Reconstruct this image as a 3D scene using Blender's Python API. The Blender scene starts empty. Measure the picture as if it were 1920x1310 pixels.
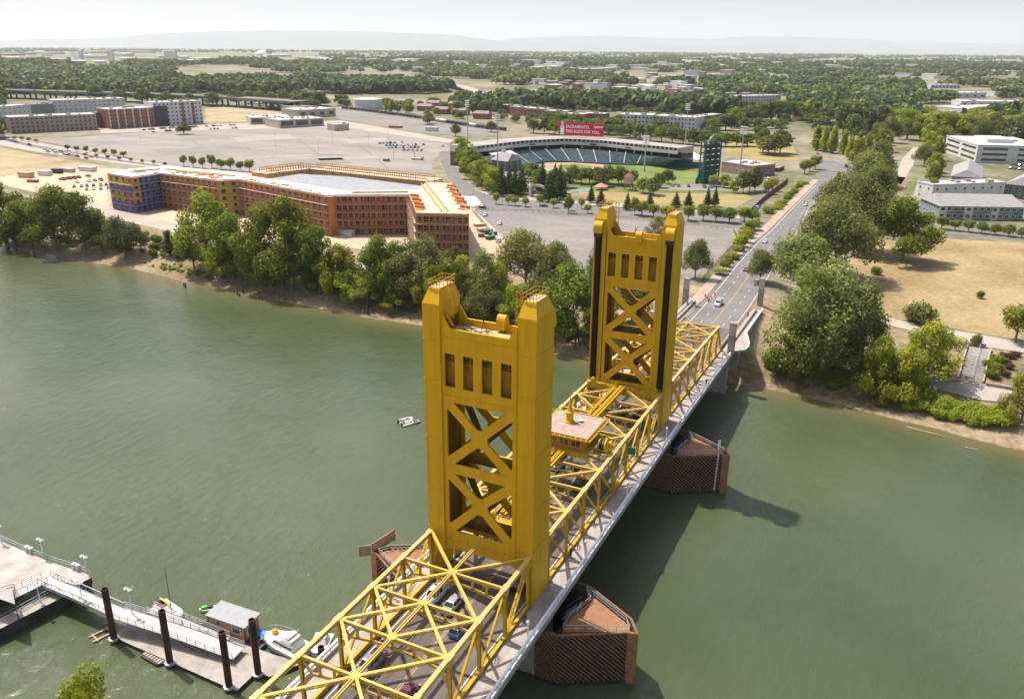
import bpy, bmesh, math, random
import numpy as np
from mathutils import Vector, Matrix
from mathutils.geometry import tessellate_polygon
from mathutils.noise import noise as pnoise
R = math.radians
rnd = random.Random(7)
sc = bpy.context.scene
col = sc.collection
# ------------------------------------------------------------------ camera, sky, sun, exposure
CAM = (50.026, -92.649, 78.131); YAW, PITCH, ROLL, FOC = R(-25.829), R(-20.157), R(0.438), 1540.487
F_ = np.array([math.sin(YAW)*math.cos(PITCH), math.cos(YAW)*math.cos(PITCH), math.sin(PITCH)])
_r0 = np.array([math.cos(YAW), -math.sin(YAW), 0.0]); _u0 = np.cross(_r0, F_)
R_ = math.cos(ROLL)*_r0+math.sin(ROLL)*_u0; U_ = -math.sin(ROLL)*_r0+math.cos(ROLL)*_u0
O_ = np.array(CAM)
cd = bpy.data.cameras.new('camera'); cam = bpy.data.objects.new('camera', cd); col.objects.link(cam)
cd.sensor_width = 36.0; cd.lens = 36.0*FOC/1920; cd.clip_start = 0.5; cd.clip_end = 200000
cam.matrix_world = Matrix([[R_[0], U_[0], -F_[0], CAM[0]], [R_[1], U_[1], -F_[1], CAM[1]], [R_[2], U_[2], -F_[2], CAM[2]], [0, 0, 0, 1]])
sc.camera = cam
SUN_EL, SUN_DIR = R(61.5), Vector((-1, 0.22, 0)).normalized()
world = bpy.data.worlds.new('World'); sc.world = world; world.use_nodes = True
nt = world.node_tree; nt.nodes.clear()
wo = nt.nodes.new('ShaderNodeOutputWorld'); bg = nt.nodes.new('ShaderNodeBackground'); sk = nt.nodes.new('ShaderNodeTexSky')
sk.sky_type = 'NISHITA'; sk.sun_disc = False; sk.sun_elevation = SUN_EL
sk.sun_rotation = math.atan2(SUN_DIR.x, SUN_DIR.y); sk.air_density = 0.8; sk.dust_density = 3.5; sk.ozone_density = 1.0
bg.inputs[1].default_value = 0.125
nt.links.new(sk.outputs[0], bg.inputs[0]); nt.links.new(bg.outputs[0], wo.inputs[0])
sl = bpy.data.lights.new('sun', 'SUN'); sl.energy = 4.3; sl.angle = R(0.55); sl.color = (1.0, 0.95, 0.87)
so = bpy.data.objects.new('sun', sl); col.objects.link(so)
sd = Vector((SUN_DIR.x*math.cos(SUN_EL), SUN_DIR.y*math.cos(SUN_EL), math.sin(SUN_EL)))
so.rotation_euler = sd.to_track_quat('Z', 'Y').to_euler(); so.location = (0, 0, 300)
sc.view_settings.view_transform = 'Standard'; sc.view_settings.look = 'None'; sc.view_settings.gamma = 1
sc.view_settings.use_curve_mapping = False; sc.view_settings.exposure = 0.55
sc.cycles.max_bounces = 6; sc.cycles.diffuse_bounces = 2; sc.cycles.glossy_bounces = 2; sc.cycles.transmission_bounces = 3
sc.cycles.transparent_max_bounces = 8; sc.cycles.volume_bounces = 1; sc.cycles.use_denoising = True
sc.cycles.use_adaptive_sampling = True; sc.cycles.adaptive_threshold = 0.02
# ------------------------------------------------------------------ terrain height and photo pixel -> ground point
def lerp(a, b, t): return a+(b-a)*t
def sm(t): t = max(0.0, min(1.0, t)); return t*t*(3-2*t)
def itp(x, pts):
    if x <= pts[0][0]: return pts[0][1]
    for (a, b), (c, d) in zip(pts, pts[1:]):
        if x <= c: return b+(d-b)*(x-a)/(c-a)
    return pts[-1][1]
BANK = [(-1500, 240), (-600, 163), (-337, 145), (-248, 144), (-167, 136), (-98, 134.5), (20, 131), (53, 126), (84, 120), (160, 100), (500, 60)]
PROF = [(-40, -16.5), (-6, -13.6), (0, -12), (7, -11.0), (16, -8.2), (30, -5.2), (42, -4.0)]
WATER = -12.0
def zroad(y): return itp(y, [(80, 0), (127, -1.3), (290, -3.8), (400, -3.9)])
def ground(x, y):
    if y < 60:
        d = -48-y+6*pnoise((x*0.03, 0, 3))
        return itp(d, [(-30, -16.5), (0, -12), (14, -7.5), (28, -3)])
    d = y-itp(x, BANK)+2.2*pnoise((x*0.05, y*0.02, 1))
    z = itp(d, PROF)
    if 5 < d < 45: z += 0.5*pnoise((x*0.12, y*0.12, 5))
    if 128 < y < 420 and -45 < x < 30:
        w = sm((x+44)/26) if x < -10 else 1-sm((x-9)/9)
        z = lerp(z, max(z, zroad(y)-0.12), w*sm((y-133)/14))
    return z
def ray(px, py): return F_*FOC+R_*(px-960)+U_*(655-py)
def at(px, py, z):
    d = ray(px, py); return Vector(O_+d*((z-O_[2])/d[2]))
def gat(px, py, lift=0.0):
    z = -4.0
    for _ in range(7):
        p = at(px, py, z); z = z*0.4+ground(p.x, p.y)*0.6
    p = at(px, py, z); return Vector((p.x, p.y, ground(p.x, p.y)+lift))
def pix(p):
    v = np.array(p)-O_; k = v@F_; return 960+FOC*(v@R_)/k, 655-FOC*(v@U_)/k
def ht(base, py):
    lo, hi = 0.0, 400.0
    for _ in range(40):
        m = (lo+hi)/2
        if pix(base+Vector((0, 0, m)))[1] > py: lo = m
        else: hi = m
    return lo
def mpp(base): return ((np.array(base)-O_)@F_)/FOC       # metres per photo pixel there
# ------------------------------------------------------------------ materials
MATS = {}
DIM = dict(faded_parking_lot=.74, grey_parking_lot=.78, graded_sand=.82, road_asphalt=.76, pale_path=.76, pink_paving=.82, pale_concrete=.8, sidewalk_concrete=.76, white_roof=.76, plywood_deck=.88, white_membrane=.84,
           white_wall=.84, dry_golden_grass=.76, pinkish_grit_roof=.72, ramp_deck=.78, stained_platform=.85, dock_concrete=.85, pale_crossing=.75, worn_deck_asphalt=.76, deck_top_concrete=.95, tan_field=.85, white_railing_paint=1.4)
def mat(name, c, rough=0.7, var=0.12, scale=1.5, metal=0.0, bump=0.0, bscale=8.0, c2=None, obcol=False, spec=0.4, coord='Object', stretch=None):
    if name in MATS: return MATS[name]
    k_ = DIM.get(name, 1.0); c = tuple(v*k_ for v in c); c2 = tuple(v*k_ for v in c2) if c2 else None
    m = bpy.data.materials.new(name); m.use_nodes = True; n = m.node_tree; N = n.nodes; L = n.links
    b = N['Principled BSDF']; b.inputs['Roughness'].default_value = rough; b.inputs['Metallic'].default_value = metal
    b.inputs['Specular IOR Level'].default_value = spec
    if coord == 'World': src = N.new('ShaderNodeNewGeometry').outputs['Position']
    else: src = N.new('ShaderNodeTexCoord').outputs['Object']
    if stretch: vm = N.new('ShaderNodeVectorMath'); vm.operation = 'MULTIPLY'; vm.inputs[1].default_value = stretch; L.new(src, vm.inputs[0]); src = vm.outputs[0]
    no = N.new('ShaderNodeTexNoise'); no.inputs['Scale'].default_value = scale; no.inputs['Detail'].default_value = 5; no.inputs['Roughness'].default_value = 0.62
    L.new(src, no.inputs['Vector'])
    mx = N.new('ShaderNodeMix'); mx.data_type = 'RGBA'
    c = tuple(c); d = tuple(c2) if c2 else tuple(min(1, v*(1+var*1.6)) for v in c); e = c if c2 else tuple(v*(1-var*1.6) for v in c)
    rp = N.new('ShaderNodeMapRange'); rp.inputs[1].default_value = 0.32; rp.inputs[2].default_value = 0.68
    L.new(no.outputs['Fac'], rp.inputs[0]); L.new(rp.outputs[0], mx.inputs[0])
    mx.inputs[6].default_value = (*e, 1); mx.inputs[7].default_value = (*d, 1)
    out = mx.outputs[2]
    if obcol:
        oi = N.new('ShaderNodeObjectInfo'); mm = N.new('ShaderNodeMix'); mm.data_type = 'RGBA'; mm.blend_type = 'MULTIPLY'; mm.inputs[0].default_value = 1
        L.new(out, mm.inputs[6]); L.new(oi.outputs['Color'], mm.inputs[7]); out = mm.outputs[2]
    L.new(out, b.inputs['Base Color'])
    if bump:
        n2 = N.new('ShaderNodeTexNoise'); n2.inputs['Scale'].default_value = bscale; n2.inputs['Detail'].default_value = 4; L.new(src, n2.inputs['Vector'])
        bp = N.new('ShaderNodeBump'); bp.inputs['Strength'].default_value = bump; bp.inputs['Distance'].default_value = 0.05
        L.new(n2.outputs['Fac'], bp.inputs['Height']); L.new(bp.outputs[0], b.inputs['Normal'])
    MATS[name] = m; return m
def leafmat(name, a, b_, c, nscale=5.5):
    m = bpy.data.materials.new(name); m.use_nodes = True; n = m.node_tree; N = n.nodes; L = n.links
    b = N['Principled BSDF']; b.inputs['Roughness'].default_value = 0.62; b.inputs['Specular IOR Level'].default_value = 0.25
    at_ = N.new('ShaderNodeNewGeometry'); rp = N.new('ShaderNodeValToRGB'); e = rp.color_ramp.elements
    e[0].position = 0.0; e[0].color = (*a, 1); e[1].position = 1.0; e[1].color = (*c, 1); k = e.new(0.55); k.color = (*b_, 1)
    tc = N.new('ShaderNodeTexCoord'); no = N.new('ShaderNodeTexNoise'); no.inputs['Scale'].default_value = nscale; no.inputs['Detail'].default_value = 3
    oi = N.new('ShaderNodeObjectInfo')
    va = N.new('ShaderNodeVectorMath'); va.operation = 'ADD'; L.new(tc.outputs['Object'], va.inputs[0]); 
    cx = N.new('ShaderNodeCombineXYZ'); ml = N.new('ShaderNodeMath'); ml.operation = 'MULTIPLY'; ml.inputs[1].default_value = 37
    L.new(oi.outputs['Random'], ml.inputs[0]); L.new(ml.outputs[0], cx.inputs[0]); L.new(cx.outputs[0], va.inputs[1]); L.new(va.outputs[0], no.inputs['Vector'])
    s1 = N.new('ShaderNodeMath'); s1.operation = 'MULTIPLY_ADD'; s1.inputs[1].default_value = 0.35; L.new(at_.outputs['Random Per Island'], s1.inputs[0])
    s2 = N.new('ShaderNodeMath'); s2.operation = 'MULTIPLY_ADD'; s2.inputs[1].default_value = 1.5; s2.inputs[2].default_value = -0.42
    L.new(no.outputs['Fac'], s2.inputs[0]); L.new(s2.outputs[0], s1.inputs[2]); L.new(s1.outputs[0], rp.inputs[0])
    hs = N.new('ShaderNodeHueSaturation'); mr = N.new('ShaderNodeMapRange'); mr.inputs[3].default_value = 0.468; mr.inputs[4].default_value = 0.505
    L.new(oi.outputs['Random'], mr.inputs[0]); L.new(mr.outputs[0], hs.inputs['Hue']); L.new(rp.outputs[0], hs.inputs['Color'])
    m2 = N.new('ShaderNodeMapRange'); m2.inputs[3].default_value = 0.95; m2.inputs[4].default_value = 1.4
    fr = N.new('ShaderNodeMath'); fr.operation = 'FRACT'; L.new(ml.outputs[0], fr.inputs[0]); L.new(fr.outputs[0], m2.inputs[0]); L.new(m2.outputs[0], hs.inputs['Value'])
    L.new(hs.outputs[0], b.inputs['Base Color'])
    tr = N.new('ShaderNodeBsdfTranslucent'); L.new(hs.outputs[0], tr.inputs[0]); ms = N.new('ShaderNodeMixShader'); ms.inputs[0].default_value = 0.42
    L.new(b.outputs[0], ms.inputs[1]); L.new(tr.outputs[0], ms.inputs[2]); L.new(ms.outputs[0], N['Material Output'].inputs[0])
    MATS[name] = m; return m
def groundmat(name, stops, scale=0.02, scale2=0.6, amt=0.35, bump=0.3, rough=0.95, stretch=None):
    """two octaves of world-space noise through a colour ramp: patchy bare earth, grass, worn asphalt"""
    k_ = DIM.get(name, 1.0); stops = [(p_, tuple(v*k_ for v in c_)) for p_, c_ in stops]
    m = bpy.data.materials.new(name); m.use_nodes = True; n = m.node_tree; N = n.nodes; L = n.links
    b = N['Principled BSDF']; b.inputs['Roughness'].default_value = rough; b.inputs['Specular IOR Level'].default_value = 0.2
    g = N.new('ShaderNodeNewGeometry'); src = g.outputs['Position']
    if stretch:
        vm = N.new('ShaderNodeVectorMath'); vm.operation = 'MULTIPLY'; vm.inputs[1].default_value = stretch; L.new(src, vm.inputs[0]); src = vm.outputs[0]
    a = N.new('ShaderNodeTexNoise'); a.inputs['Scale'].default_value = scale; a.inputs['Detail'].default_value = 8; a.inputs['Roughness'].default_value = 0.6; L.new(src, a.inputs['Vector'])
    c = N.new('ShaderNodeTexNoise'); c.inputs['Scale'].default_value = scale2; c.inputs['Detail'].default_value = 6; c.inputs['Roughness'].default_value = 0.7; L.new(g.outputs['Position'], c.inputs['Vector'])
    mx = N.new('ShaderNodeMix'); mx.inputs[0].default_value = amt; L.new(a.outputs['Fac'], mx.inputs[2]); L.new(c.outputs['Fac'], mx.inputs[3])
    rp = N.new('ShaderNodeValToRGB'); e = rp.color_ramp.elements
    e[0].position = stops[0][0]; e[0].color = (*stops[0][1], 1); e[1].position = stops[-1][0]; e[1].color = (*stops[-1][1], 1)
    for p, cc in stops[1:-1]: k = e.new(p); k.color = (*cc, 1)
    L.new(mx.outputs[0], rp.inputs[0]); L.new(rp.outputs[0], b.inputs['Base Color'])
    if bump:
        bp = N.new('ShaderNodeBump'); bp.inputs['Strength'].default_value = bump; bp.inputs['Distance'].default_value = 0.15
        L.new(c.outputs['Fac'], bp.inputs['Height']); L.new(bp.outputs[0], b.inputs['Normal'])
    MATS[name] = m; return m
# ------------------------------------------------------------------ mesh builder
class MB:
    def __init__(s): s.v = []; s.f = []; s.m = []
    def face(s, pts, m=0):
        k = len(s.v); s.v += [tuple(p) for p in pts]; s.f.append(tuple(range(k, k+len(pts)))); s.m.append(m)
    def hexa(s, b, t, m=0, mt=None, mb=None):       # four bottom points, four top points, both counter-clockwise from above
        k = len(s.v); s.v += [tuple(p) for p in b]+[tuple(p) for p in t]; n = len(b)
        s.f.append(tuple(range(k+n-1, k-1, -1))); s.m.append(m if mb is None else mb)
        s.f.append(tuple(range(k+n, k+2*n))); s.m.append(m if mt is None else mt)
        for i in range(n):
            j = (i+1) % n; s.f.append((k+i, k+j, k+n+j, k+n+i)); s.m.append(m)
    def box(s, x0, x1, y0, y1, z0, z1, m=0, mt=None):
        s.hexa([(x0, y0, z0), (x1, y0, z0), (x1, y1, z0), (x0, y1, z0)], [(x0, y0, z1), (x1, y0, z1), (x1, y1, z1), (x0, y1, z1)], m, mt)
    def bar(s, p, q, w, h=None, m=0, up=(0, 0, 1)):
        h = w if h is None else h; p = Vector(p); q = Vector(q); d = (q-p)
        if d.length < 1e-6: return
        d.normalize(); u = Vector(up)
        if abs(d.dot(u)) > 0.98: u = Vector((0, 1, 0)) if abs(d.y) < 0.9 else Vector((1, 0, 0))
        sx = d.cross(u).normalized(); uz = sx.cross(d).normalized(); a = sx*w/2; b = uz*h/2
        k = len(s.v)
        for c in (p, q): s.v += [tuple(c-a-b), tuple(c+a-b), tuple(c+a+b), tuple(c-a+b)]
        s.f += [(k, k+1, k+2, k+3), (k+7, k+6, k+5, k+4)]; s.m += [m, m]
        for i in range(4): j = (i+1) % 4; s.f.append((k+j, k+i, k+4+i, k+4+j)); s.m.append(m)
    def tube(s, p, q, r0, r1=None, n=10, m=0, cap=True, mc=None):
        r1 = r0 if r1 is None else r1; p = Vector(p); q = Vector(q); d = (q-p).normalized()
        u = Vector((0, 0, 1)) if abs(d.z) < 0.95 else Vector((1, 0, 0)); a = d.cross(u).normalized(); b = a.cross(d)
        k = len(s.v)
        for c, r in ((p, r0), (q, r1)):
            for i in range(n): t = 2*math.pi*i/n; s.v.append(tuple(c+a*math.cos(t)*r+b*math.sin(t)*r))
        for i in range(n): j = (i+1) % n; s.f.append((k+i, k+j, k+n+j, k+n+i)); s.m.append(m)
        if cap: s.f += [tuple(range(k+n-1, k-1, -1)), tuple(range(k+n, k+2*n))]; s.m += [m if mc is None else mc]*2
    def lathe(s, prof, c=(0, 0, 0), n=14, m=0, sx=1, sy=1):
        k = len(s.v)
        for r, z in prof:
            for i in range(n): t = 2*math.pi*i/n; s.v.append((c[0]+math.cos(t)*r*sx, c[1]+math.sin(t)*r*sy, c[2]+z))
        for a in range(len(prof)-1):
            for i in range(n): j = (i+1) % n; s.f.append((k+a*n+i, k+a*n+j, k+(a+1)*n+j, k+(a+1)*n+i)); s.m.append(m)
        s.f += [tuple(range(k+n-1, k-1, -1)), tuple(range(k+(len(prof)-1)*n, k+len(prof)*n))]; s.m += [m, m]
    def plate(s, outer, holes, fn, t0, t1, m=0, ms=None):
        """flat plate of 2D outline with holes; fn(u,v,t)->xyz; real thickness t0..t1"""
        loops = [outer]+list(holes); fl = [p for l in loops for p in l]
        tri = tessellate_polygon([[Vector((a, b, 0)) for a, b in l] for l in loops])
        k = len(s.v); n = len(fl); s.v += [tuple(fn(a, b, t0)) for a, b in fl]+[tuple(fn(a, b, t1)) for a, b in fl]
        for a, b, c in tri: s.f += [(k+a, k+b, k+c), (k+n+c, k+n+b, k+n+a)]; s.m += [m, m]
        o = 0
        for l in loops:
            for i in range(len(l)):
                j = (i+1) % len(l); s.f.append((k+o+i, k+o+j, k+n+o+j, k+n+o+i)); s.m.append(m if ms is None else ms)
            o += len(l)
    def mesh(s, name, mats):
        me = bpy.data.meshes.new(name); me.from_pydata(s.v, [], s.f); me.polygons.foreach_set('material_index', s.m)
        for q in (mats if isinstance(mats, (list, tuple)) else [mats]): me.materials.append(q)
        bm = bmesh.new(); bm.from_mesh(me); bmesh.ops.recalc_face_normals(bm, faces=bm.faces); bm.to_mesh(me); bm.free()
        return me
    def build(s, name, mats, parent=None, **kw): return link(name, s.mesh(name, mats), parent, **kw)
def tag(o, label=None, cat=None, group=None, kind=None):
    if label: o['label'] = label
    if cat: o['category'] = cat
    if group: o['group'] = group
    if kind: o['kind'] = kind
    return o
KIDS = {}
def link(name, data, parent=None, loc=None, rz=None, scale=None, **kw):
    o = bpy.data.objects.new(name, data); col.objects.link(o)
    if parent: o.parent = parent; KIDS.setdefault(parent.name, []).append(o)
    if loc is not None: o.location = loc
    if rz is not None: o.rotation_euler = (0, 0, rz)
    if scale is not None: o.scale = scale if hasattr(scale, '__len__') else (scale,)*3
    return tag(o, **kw)
def empty(name, loc=(0, 0, 0), rz=0.0, **kw):
    o = link(name, None, None, loc, rz, **kw); o.empty_display_size = 0.2; return o
def smooth(o, on=True):
    o.data.polygons.foreach_set('use_smooth', [on]*len(o.data.polygons)); return o
def clone(root, loc=None, rz=None, label=None, scale=None, group=None, color=None):
    def cp(o, par):
        c = o.copy(); col.objects.link(c); c.parent = par
        if par: KIDS.setdefault(par.name, []).append(c)
        if color: c.color = (*color, 1)
        for ch in KIDS.get(o.name, []): cp(ch, c)
        return c
    c = cp(root, None)
    if loc is not None: c.location = loc
    if rz is not None: c.rotation_euler = (0, 0, rz)
    if scale is not None: c.scale = scale if hasattr(scale, '__len__') else (scale,)*3
    if label: c['label'] = label
    if group: c['group'] = group
    return c
# ------------------------------------------------------------------ the bridge
YEL = mat('yellow_paint', (0.67, 0.385, 0.004), 0.5, 0.10, 0.9, bump=0.04, bscale=3, c2=(0.55, 0.31, 0.006), stretch=(1, 1, 0.10), spec=0.22)
YIN = mat('inner_paint_shaded', (0.15, 0.08, 0.008), 0.8, 0.3, 0.8, stretch=(1, 1, 0.2), spec=0.2)  # interior shade put into the colour of inner leg sides, braces and beams
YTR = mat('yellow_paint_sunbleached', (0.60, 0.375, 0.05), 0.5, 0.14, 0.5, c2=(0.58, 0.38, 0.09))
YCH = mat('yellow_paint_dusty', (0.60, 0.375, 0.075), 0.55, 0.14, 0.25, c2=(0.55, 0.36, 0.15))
YEL2 = mat('yellow_paint_weathered_shaded', (0.52, 0.31, 0.02), 0.5, 0.18, 1.3, spec=.25)  # weathered yellow, darkened further to paint in shade on the bottom chords
YPO = mat('yellow_post_paint_shaded', (0.55, 0.33, 0.014), 0.5, 0.15, 0.6, spec=.25)  # darker copy of the yellow: shade on posts and diagonals is in the colour
YDK = mat('near_black_steel', (0.035, 0.022, 0.010), 0.8, 0.4, 1.2)  # near-black brown inside the leg slots and behind the openings
ROOFY = mat('tower_roof_grit', (0.50, 0.36, 0.19), 0.9, 0.2, 1.5)
ASPH = groundmat('worn_deck_asphalt', [(0.36, (0.10, 0.085, 0.078)), (0.5, (0.17, 0.145, 0.13)), (0.64, (0.235, 0.20, 0.175))], 0.35, 2.5, 0.4, 0.2, stretch=(1.6, 0.09, 1))
CONC = mat('pale_concrete', (0.40, 0.345, 0.30), 0.9, 0.18, 0.5, coord='World', bump=0.1)
WALK = mat('sidewalk_concrete', (0.46, 0.40, 0.35), 0.9, 0.14, 0.6, coord='World')
RAILW = mat('white_railing_paint', (0.56, 0.57, 0.60), 0.5, 0.08, 2)
DARK = mat('dark_metal', (0.03, 0.032, 0.035), 0.5, 0.2, 3)
GIRD = mat('dull_girder_paint', (0.22, 0.16, 0.06), 0.7, 0.2, 1)
LINEW = mat('road_marking_white', (0.62, 0.60, 0.56), 0.8, 0.25, 1.2, coord='World')
LINEY = mat('road_marking_yellow', (0.42, 0.28, 0.11), 0.8, 0.25, 1.2, coord='World')
TD, TW = 5.84, 8.75
def tower(name, yc, s, label):
    """s=+1: the side with guide slots faces -y (towards the camera); s=-1: it faces +y"""
    t = empty(name, (0, yc, 0), label=label, cat='bridge tower', group='yellow towers of the lift bridge')
    h = TD/2; Y = lambda y: s*y
    for sx in (-1, 1):                       # hollow looking legs: slotted prism, plain foot, tapered cap
        m = MB()
        def prism(poly, z0, z1, mi=0):
            m.hexa([(sx*a, Y(b), z0) for a, b in poly], [(sx*a, Y(b), z1) for a, b in poly], mi)
        slot = [(6.0, -h), (6.95, -h), (6.95, -h+0.35), (7.0, -h+2.0), (8.25, -h+2.0), (8.3, -h+0.35), (8.3, -h), (TW, -h), (TW, h), (6.0, h)]
        k = len(m.f)
        n = len(slot); v0 = len(m.v)
        m.v += [(sx*a, Y(b), 6.35) for a, b in slot]+[(sx*a, Y(b), 42.5) for a, b in slot]
        tri = tessellate_polygon([[Vector((a, b, 0)) for a, b in slot]])
        for a, b, c in tri: m.f += [(v0+a, v0+b, v0+c), (v0+n+c, v0+n+b, v0+n+a)]; m.m += [0, 0]
        for i in range(n):
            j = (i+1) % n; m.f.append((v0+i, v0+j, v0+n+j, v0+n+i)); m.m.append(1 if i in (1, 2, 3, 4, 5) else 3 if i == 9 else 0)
        prism([(6.0, -h), (TW, -h), (TW, h), (6.0, h)], 42.502, 44.9)
        m.hexa([(sx*a, Y(b), 44.902) for a, b in ((6.0, -h), (TW, -h), (TW, h), (6.0, h))], [(sx*a, Y(b), 47.0) for a, b in ((6.45, -h+1.0), (8.15, -h+1.0), (8.15, h-1.0), (6.45, h-1.0))], 0, 2)
        prism([(7.97, -h), (TW, -h), (TW, h), (7.97, h)], -1.0, 6.348)
        m.plate([(7.968, 3.0), (7.968, 6.346), (6.002, 6.346), (4.6, 6.346), (5.9, 6.12), (6.9, 5.5), (7.6, 4.5)], [], lambda a, b, c: (sx*a, Y(c), b), -h, -h+0.4)
        m.plate([(7.968, 3.0), (7.968, 6.346), (6.002, 6.346), (4.6, 6.346), (5.9, 6.12), (6.9, 5.5), (7.6, 4.5)], [], lambda a, b, c: (sx*a, Y(c), b), h-0.4, h)
        for z in (39.6, 33.6, 24.6, 15.9, 9.4):   # plate seams stand proud as thin lips
            for a, b in ((6.0, TW+0.03),): m.box(min(sx*a, sx*b), max(sx*a, sx*b), min(Y(h), Y(h+0.09)), max(Y(h), Y(h+0.09)), z, z+0.12)
            m.box(min(sx*TW, sx*(TW+0.035)), max(sx*TW, sx*(TW+0.08)), -h+0.002, h-0.002, z, z+0.12)
        m.box(min(sx*5.9, sx*6.0), max(sx*5.9, sx*6.0), min(Y(h-0.4), Y(h+0.12)), max(Y(h-0.4), Y(h+0.12)), 6.4, 43.5)
        for yy_ in (-1.5, 0.0, 1.5): m.box(*sorted((sx*TW, sx*(TW+0.02))), yy_-0.03, yy_+0.03, 6.5, 44.8)
        for xx in (6.7, 8.45): m.box(min(sx*xx, sx*(xx+0.12)), max(sx*xx, sx*(xx+0.12)), min(Y(-h-0.12), Y(-h)), max(Y(-h-0.12), Y(-h)), 9.5, 42.2)
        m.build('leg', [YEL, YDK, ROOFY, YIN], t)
        g = MB()                              # rounded sheave hood over the slot
        prof = [(0.0, 42.1)]+[(-1.25, 42.1)]+[(-1.25*math.cos(R(a)), 43.15+1.35*math.sin(R(a))) for a in range(0, 91, 15)]
        g.plate(prof, [], lambda a, b, c: (sx*c, Y(-h+a-0.003), b), 6.72, 8.52)
        g.build('sheave_hood', YEL, t); g = MB(); g.box(*sorted((sx*6.85, sx*8.4)), *sorted((Y(-h-1.05), Y(-h-0.02))), 41.2, 42.08); g.build('sheave', DARK, t)
        r = MB(); z0 = 47.0                   # cap top guard rail
        P = [(sx*6.35, Y(-h+0.9)), (sx*8.25, Y(-h+0.9)), (sx*8.25, Y(h-0.9)), (sx*6.35, Y(h-0.9))]
        for i in range(4):
            a, b = P[i], P[(i+1) % 4]
            for zz in (0.5, 1.05): r.bar((*a, z0+zz), (*b, z0+zz), 0.06)
            for k2 in range(4): q = (lerp(a[0], b[0], k2/4), lerp(a[1], b[1], k2/4)); r.bar((*q, z0-0.6 if k2 % 2 else z0-0.3), (*q, z0+1.05), 0.06)
        r.build('guard_rail', YEL2, t)
        l = MB(); yy = 0.9; xi = sx*5.55      # caged ladder on the inner side of the leg
        for dx in (-0.3, 0.3): l.bar((xi, Y(yy+dx), 41.7), (xi, Y(yy+dx), 48.1), 0.06)
        for k2 in range(16): l.bar((xi, Y(yy-0.3), 41.9+0.4*k2), (xi, Y(yy+0.3), 41.9+0.4*k2), 0.05)
        for k2 in range(6):
            zz = 42.8+k2*1.0; pts = [(xi-sx*0.75*math.sin(R(a)), Y(yy+0.42*math.cos(R(a))), zz) for a in range(0, 181, 36)]
            for a, b in zip(pts, pts[1:]): l.bar(a, b, 0.05)
        for dy in (-0.3, 0, 0.3): l.bar((xi-sx*0.7, Y(yy+dy), 42.8), (xi-sx*0.7, Y(yy+dy), 47.8), 0.04)
        l.build('caged_ladder', YEL2, t)
        br = MB()                             # sloping stay from the leg to the parapet
        br.bar((sx*5.95, Y(h-1.2), 44.0), (sx*4.4, Y(h-1.2), 41.75), 0.14); br.bar((sx*5.95, Y(h-1.5), 43.2), (sx*4.9, Y(h-1.5), 41.7), 0.1)
        br.build('stay', YEL2, t)
    out = [(-5.9, 6.35), (5.9, 6.35), (5.9, 43.5), (5.75, 43.5), (4.6, 41.65), (-4.6, 41.65), (-5.75, 43.5), (-5.9, 43.5)]
    win = [[(a, 32.95), (b, 32.95), (b, 38.0), (a, 38.0)] for a, b in ((-5.45, -3.78), (-2.5, -0.85), (0.45, 2.1), (3.4, 5.05))]
    tri = []
    for zc, zt, zb in ((25.7, 30.65, 20.82), (14.7, 19.25, 9.5)):
        tri += [[(-4.15, zt), (-0.4, zc+1.35), (0.4, zc+1.35), (4.15, zt)][::-1], [(-4.15, zb), (4.15, zb), (0.4, zc-1.4), (-0.4, zc-1.4)]]
        for q in (-1, 1): tri.append([(q*5.25, zt-1.2), (q*5.25, zb+1.2), (q*5.0, zb+1.2), (q*1.3, zc-0.4), (q*1.3, zc+0.4), (q*5.0, zt-1.2)])
    for sy, nm in ((1, 'tower_face'), (-1, 'tower_face')):
        p = MB(); y1 = h-0.18; p.plate(out, win+tri, lambda a, b, c: (a, Y(sy*c), b), y1-0.35, y1)
        for zz in (40.4, 31.6, 9.42): p.box(-5.9 if zz > 10 else -4.1, 5.9 if zz > 10 else 4.1, min(Y(sy*y1), Y(sy*(y1+0.08))), max(Y(sy*y1), Y(sy*(y1+0.08))), zz, zz+0.1)
        p.plate([(-7.0, 6.35), (7.0, 6.35), (7.0, 6.9), (5.9, 7.0), (-5.9, 7.0), (-7.0, 6.9)], [], lambda a, b, c: (a, Y(sy*c), b), y1-0.5, y1-0.36)
        for i in range(7):                     # row of dark bolt holes along the portal beam
            x = -5.2+i*1.55; z = 7.9; p.box(x, x+0.14, min(Y(sy*y1), Y(sy*(y1+0.04))), max(Y(sy*y1), Y(sy*(y1+0.04))), z, z+0.16, 1)
        p.build(nm, [YEL, DARK], t)
        w = MB(); yy = h-1.5                   # wall and grating behind the four openings
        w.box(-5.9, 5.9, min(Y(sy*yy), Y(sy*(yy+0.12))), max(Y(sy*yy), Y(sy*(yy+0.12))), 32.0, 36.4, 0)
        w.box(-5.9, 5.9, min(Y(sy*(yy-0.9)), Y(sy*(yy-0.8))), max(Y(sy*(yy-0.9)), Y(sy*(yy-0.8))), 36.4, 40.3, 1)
        w.build('opening_back_wall', [mat('shaded_wall_paint', (0.36, 0.20, 0.012), 0.7, 0.25, 0.6, stretch=(1, 1, .2)), YDK], t)
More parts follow.
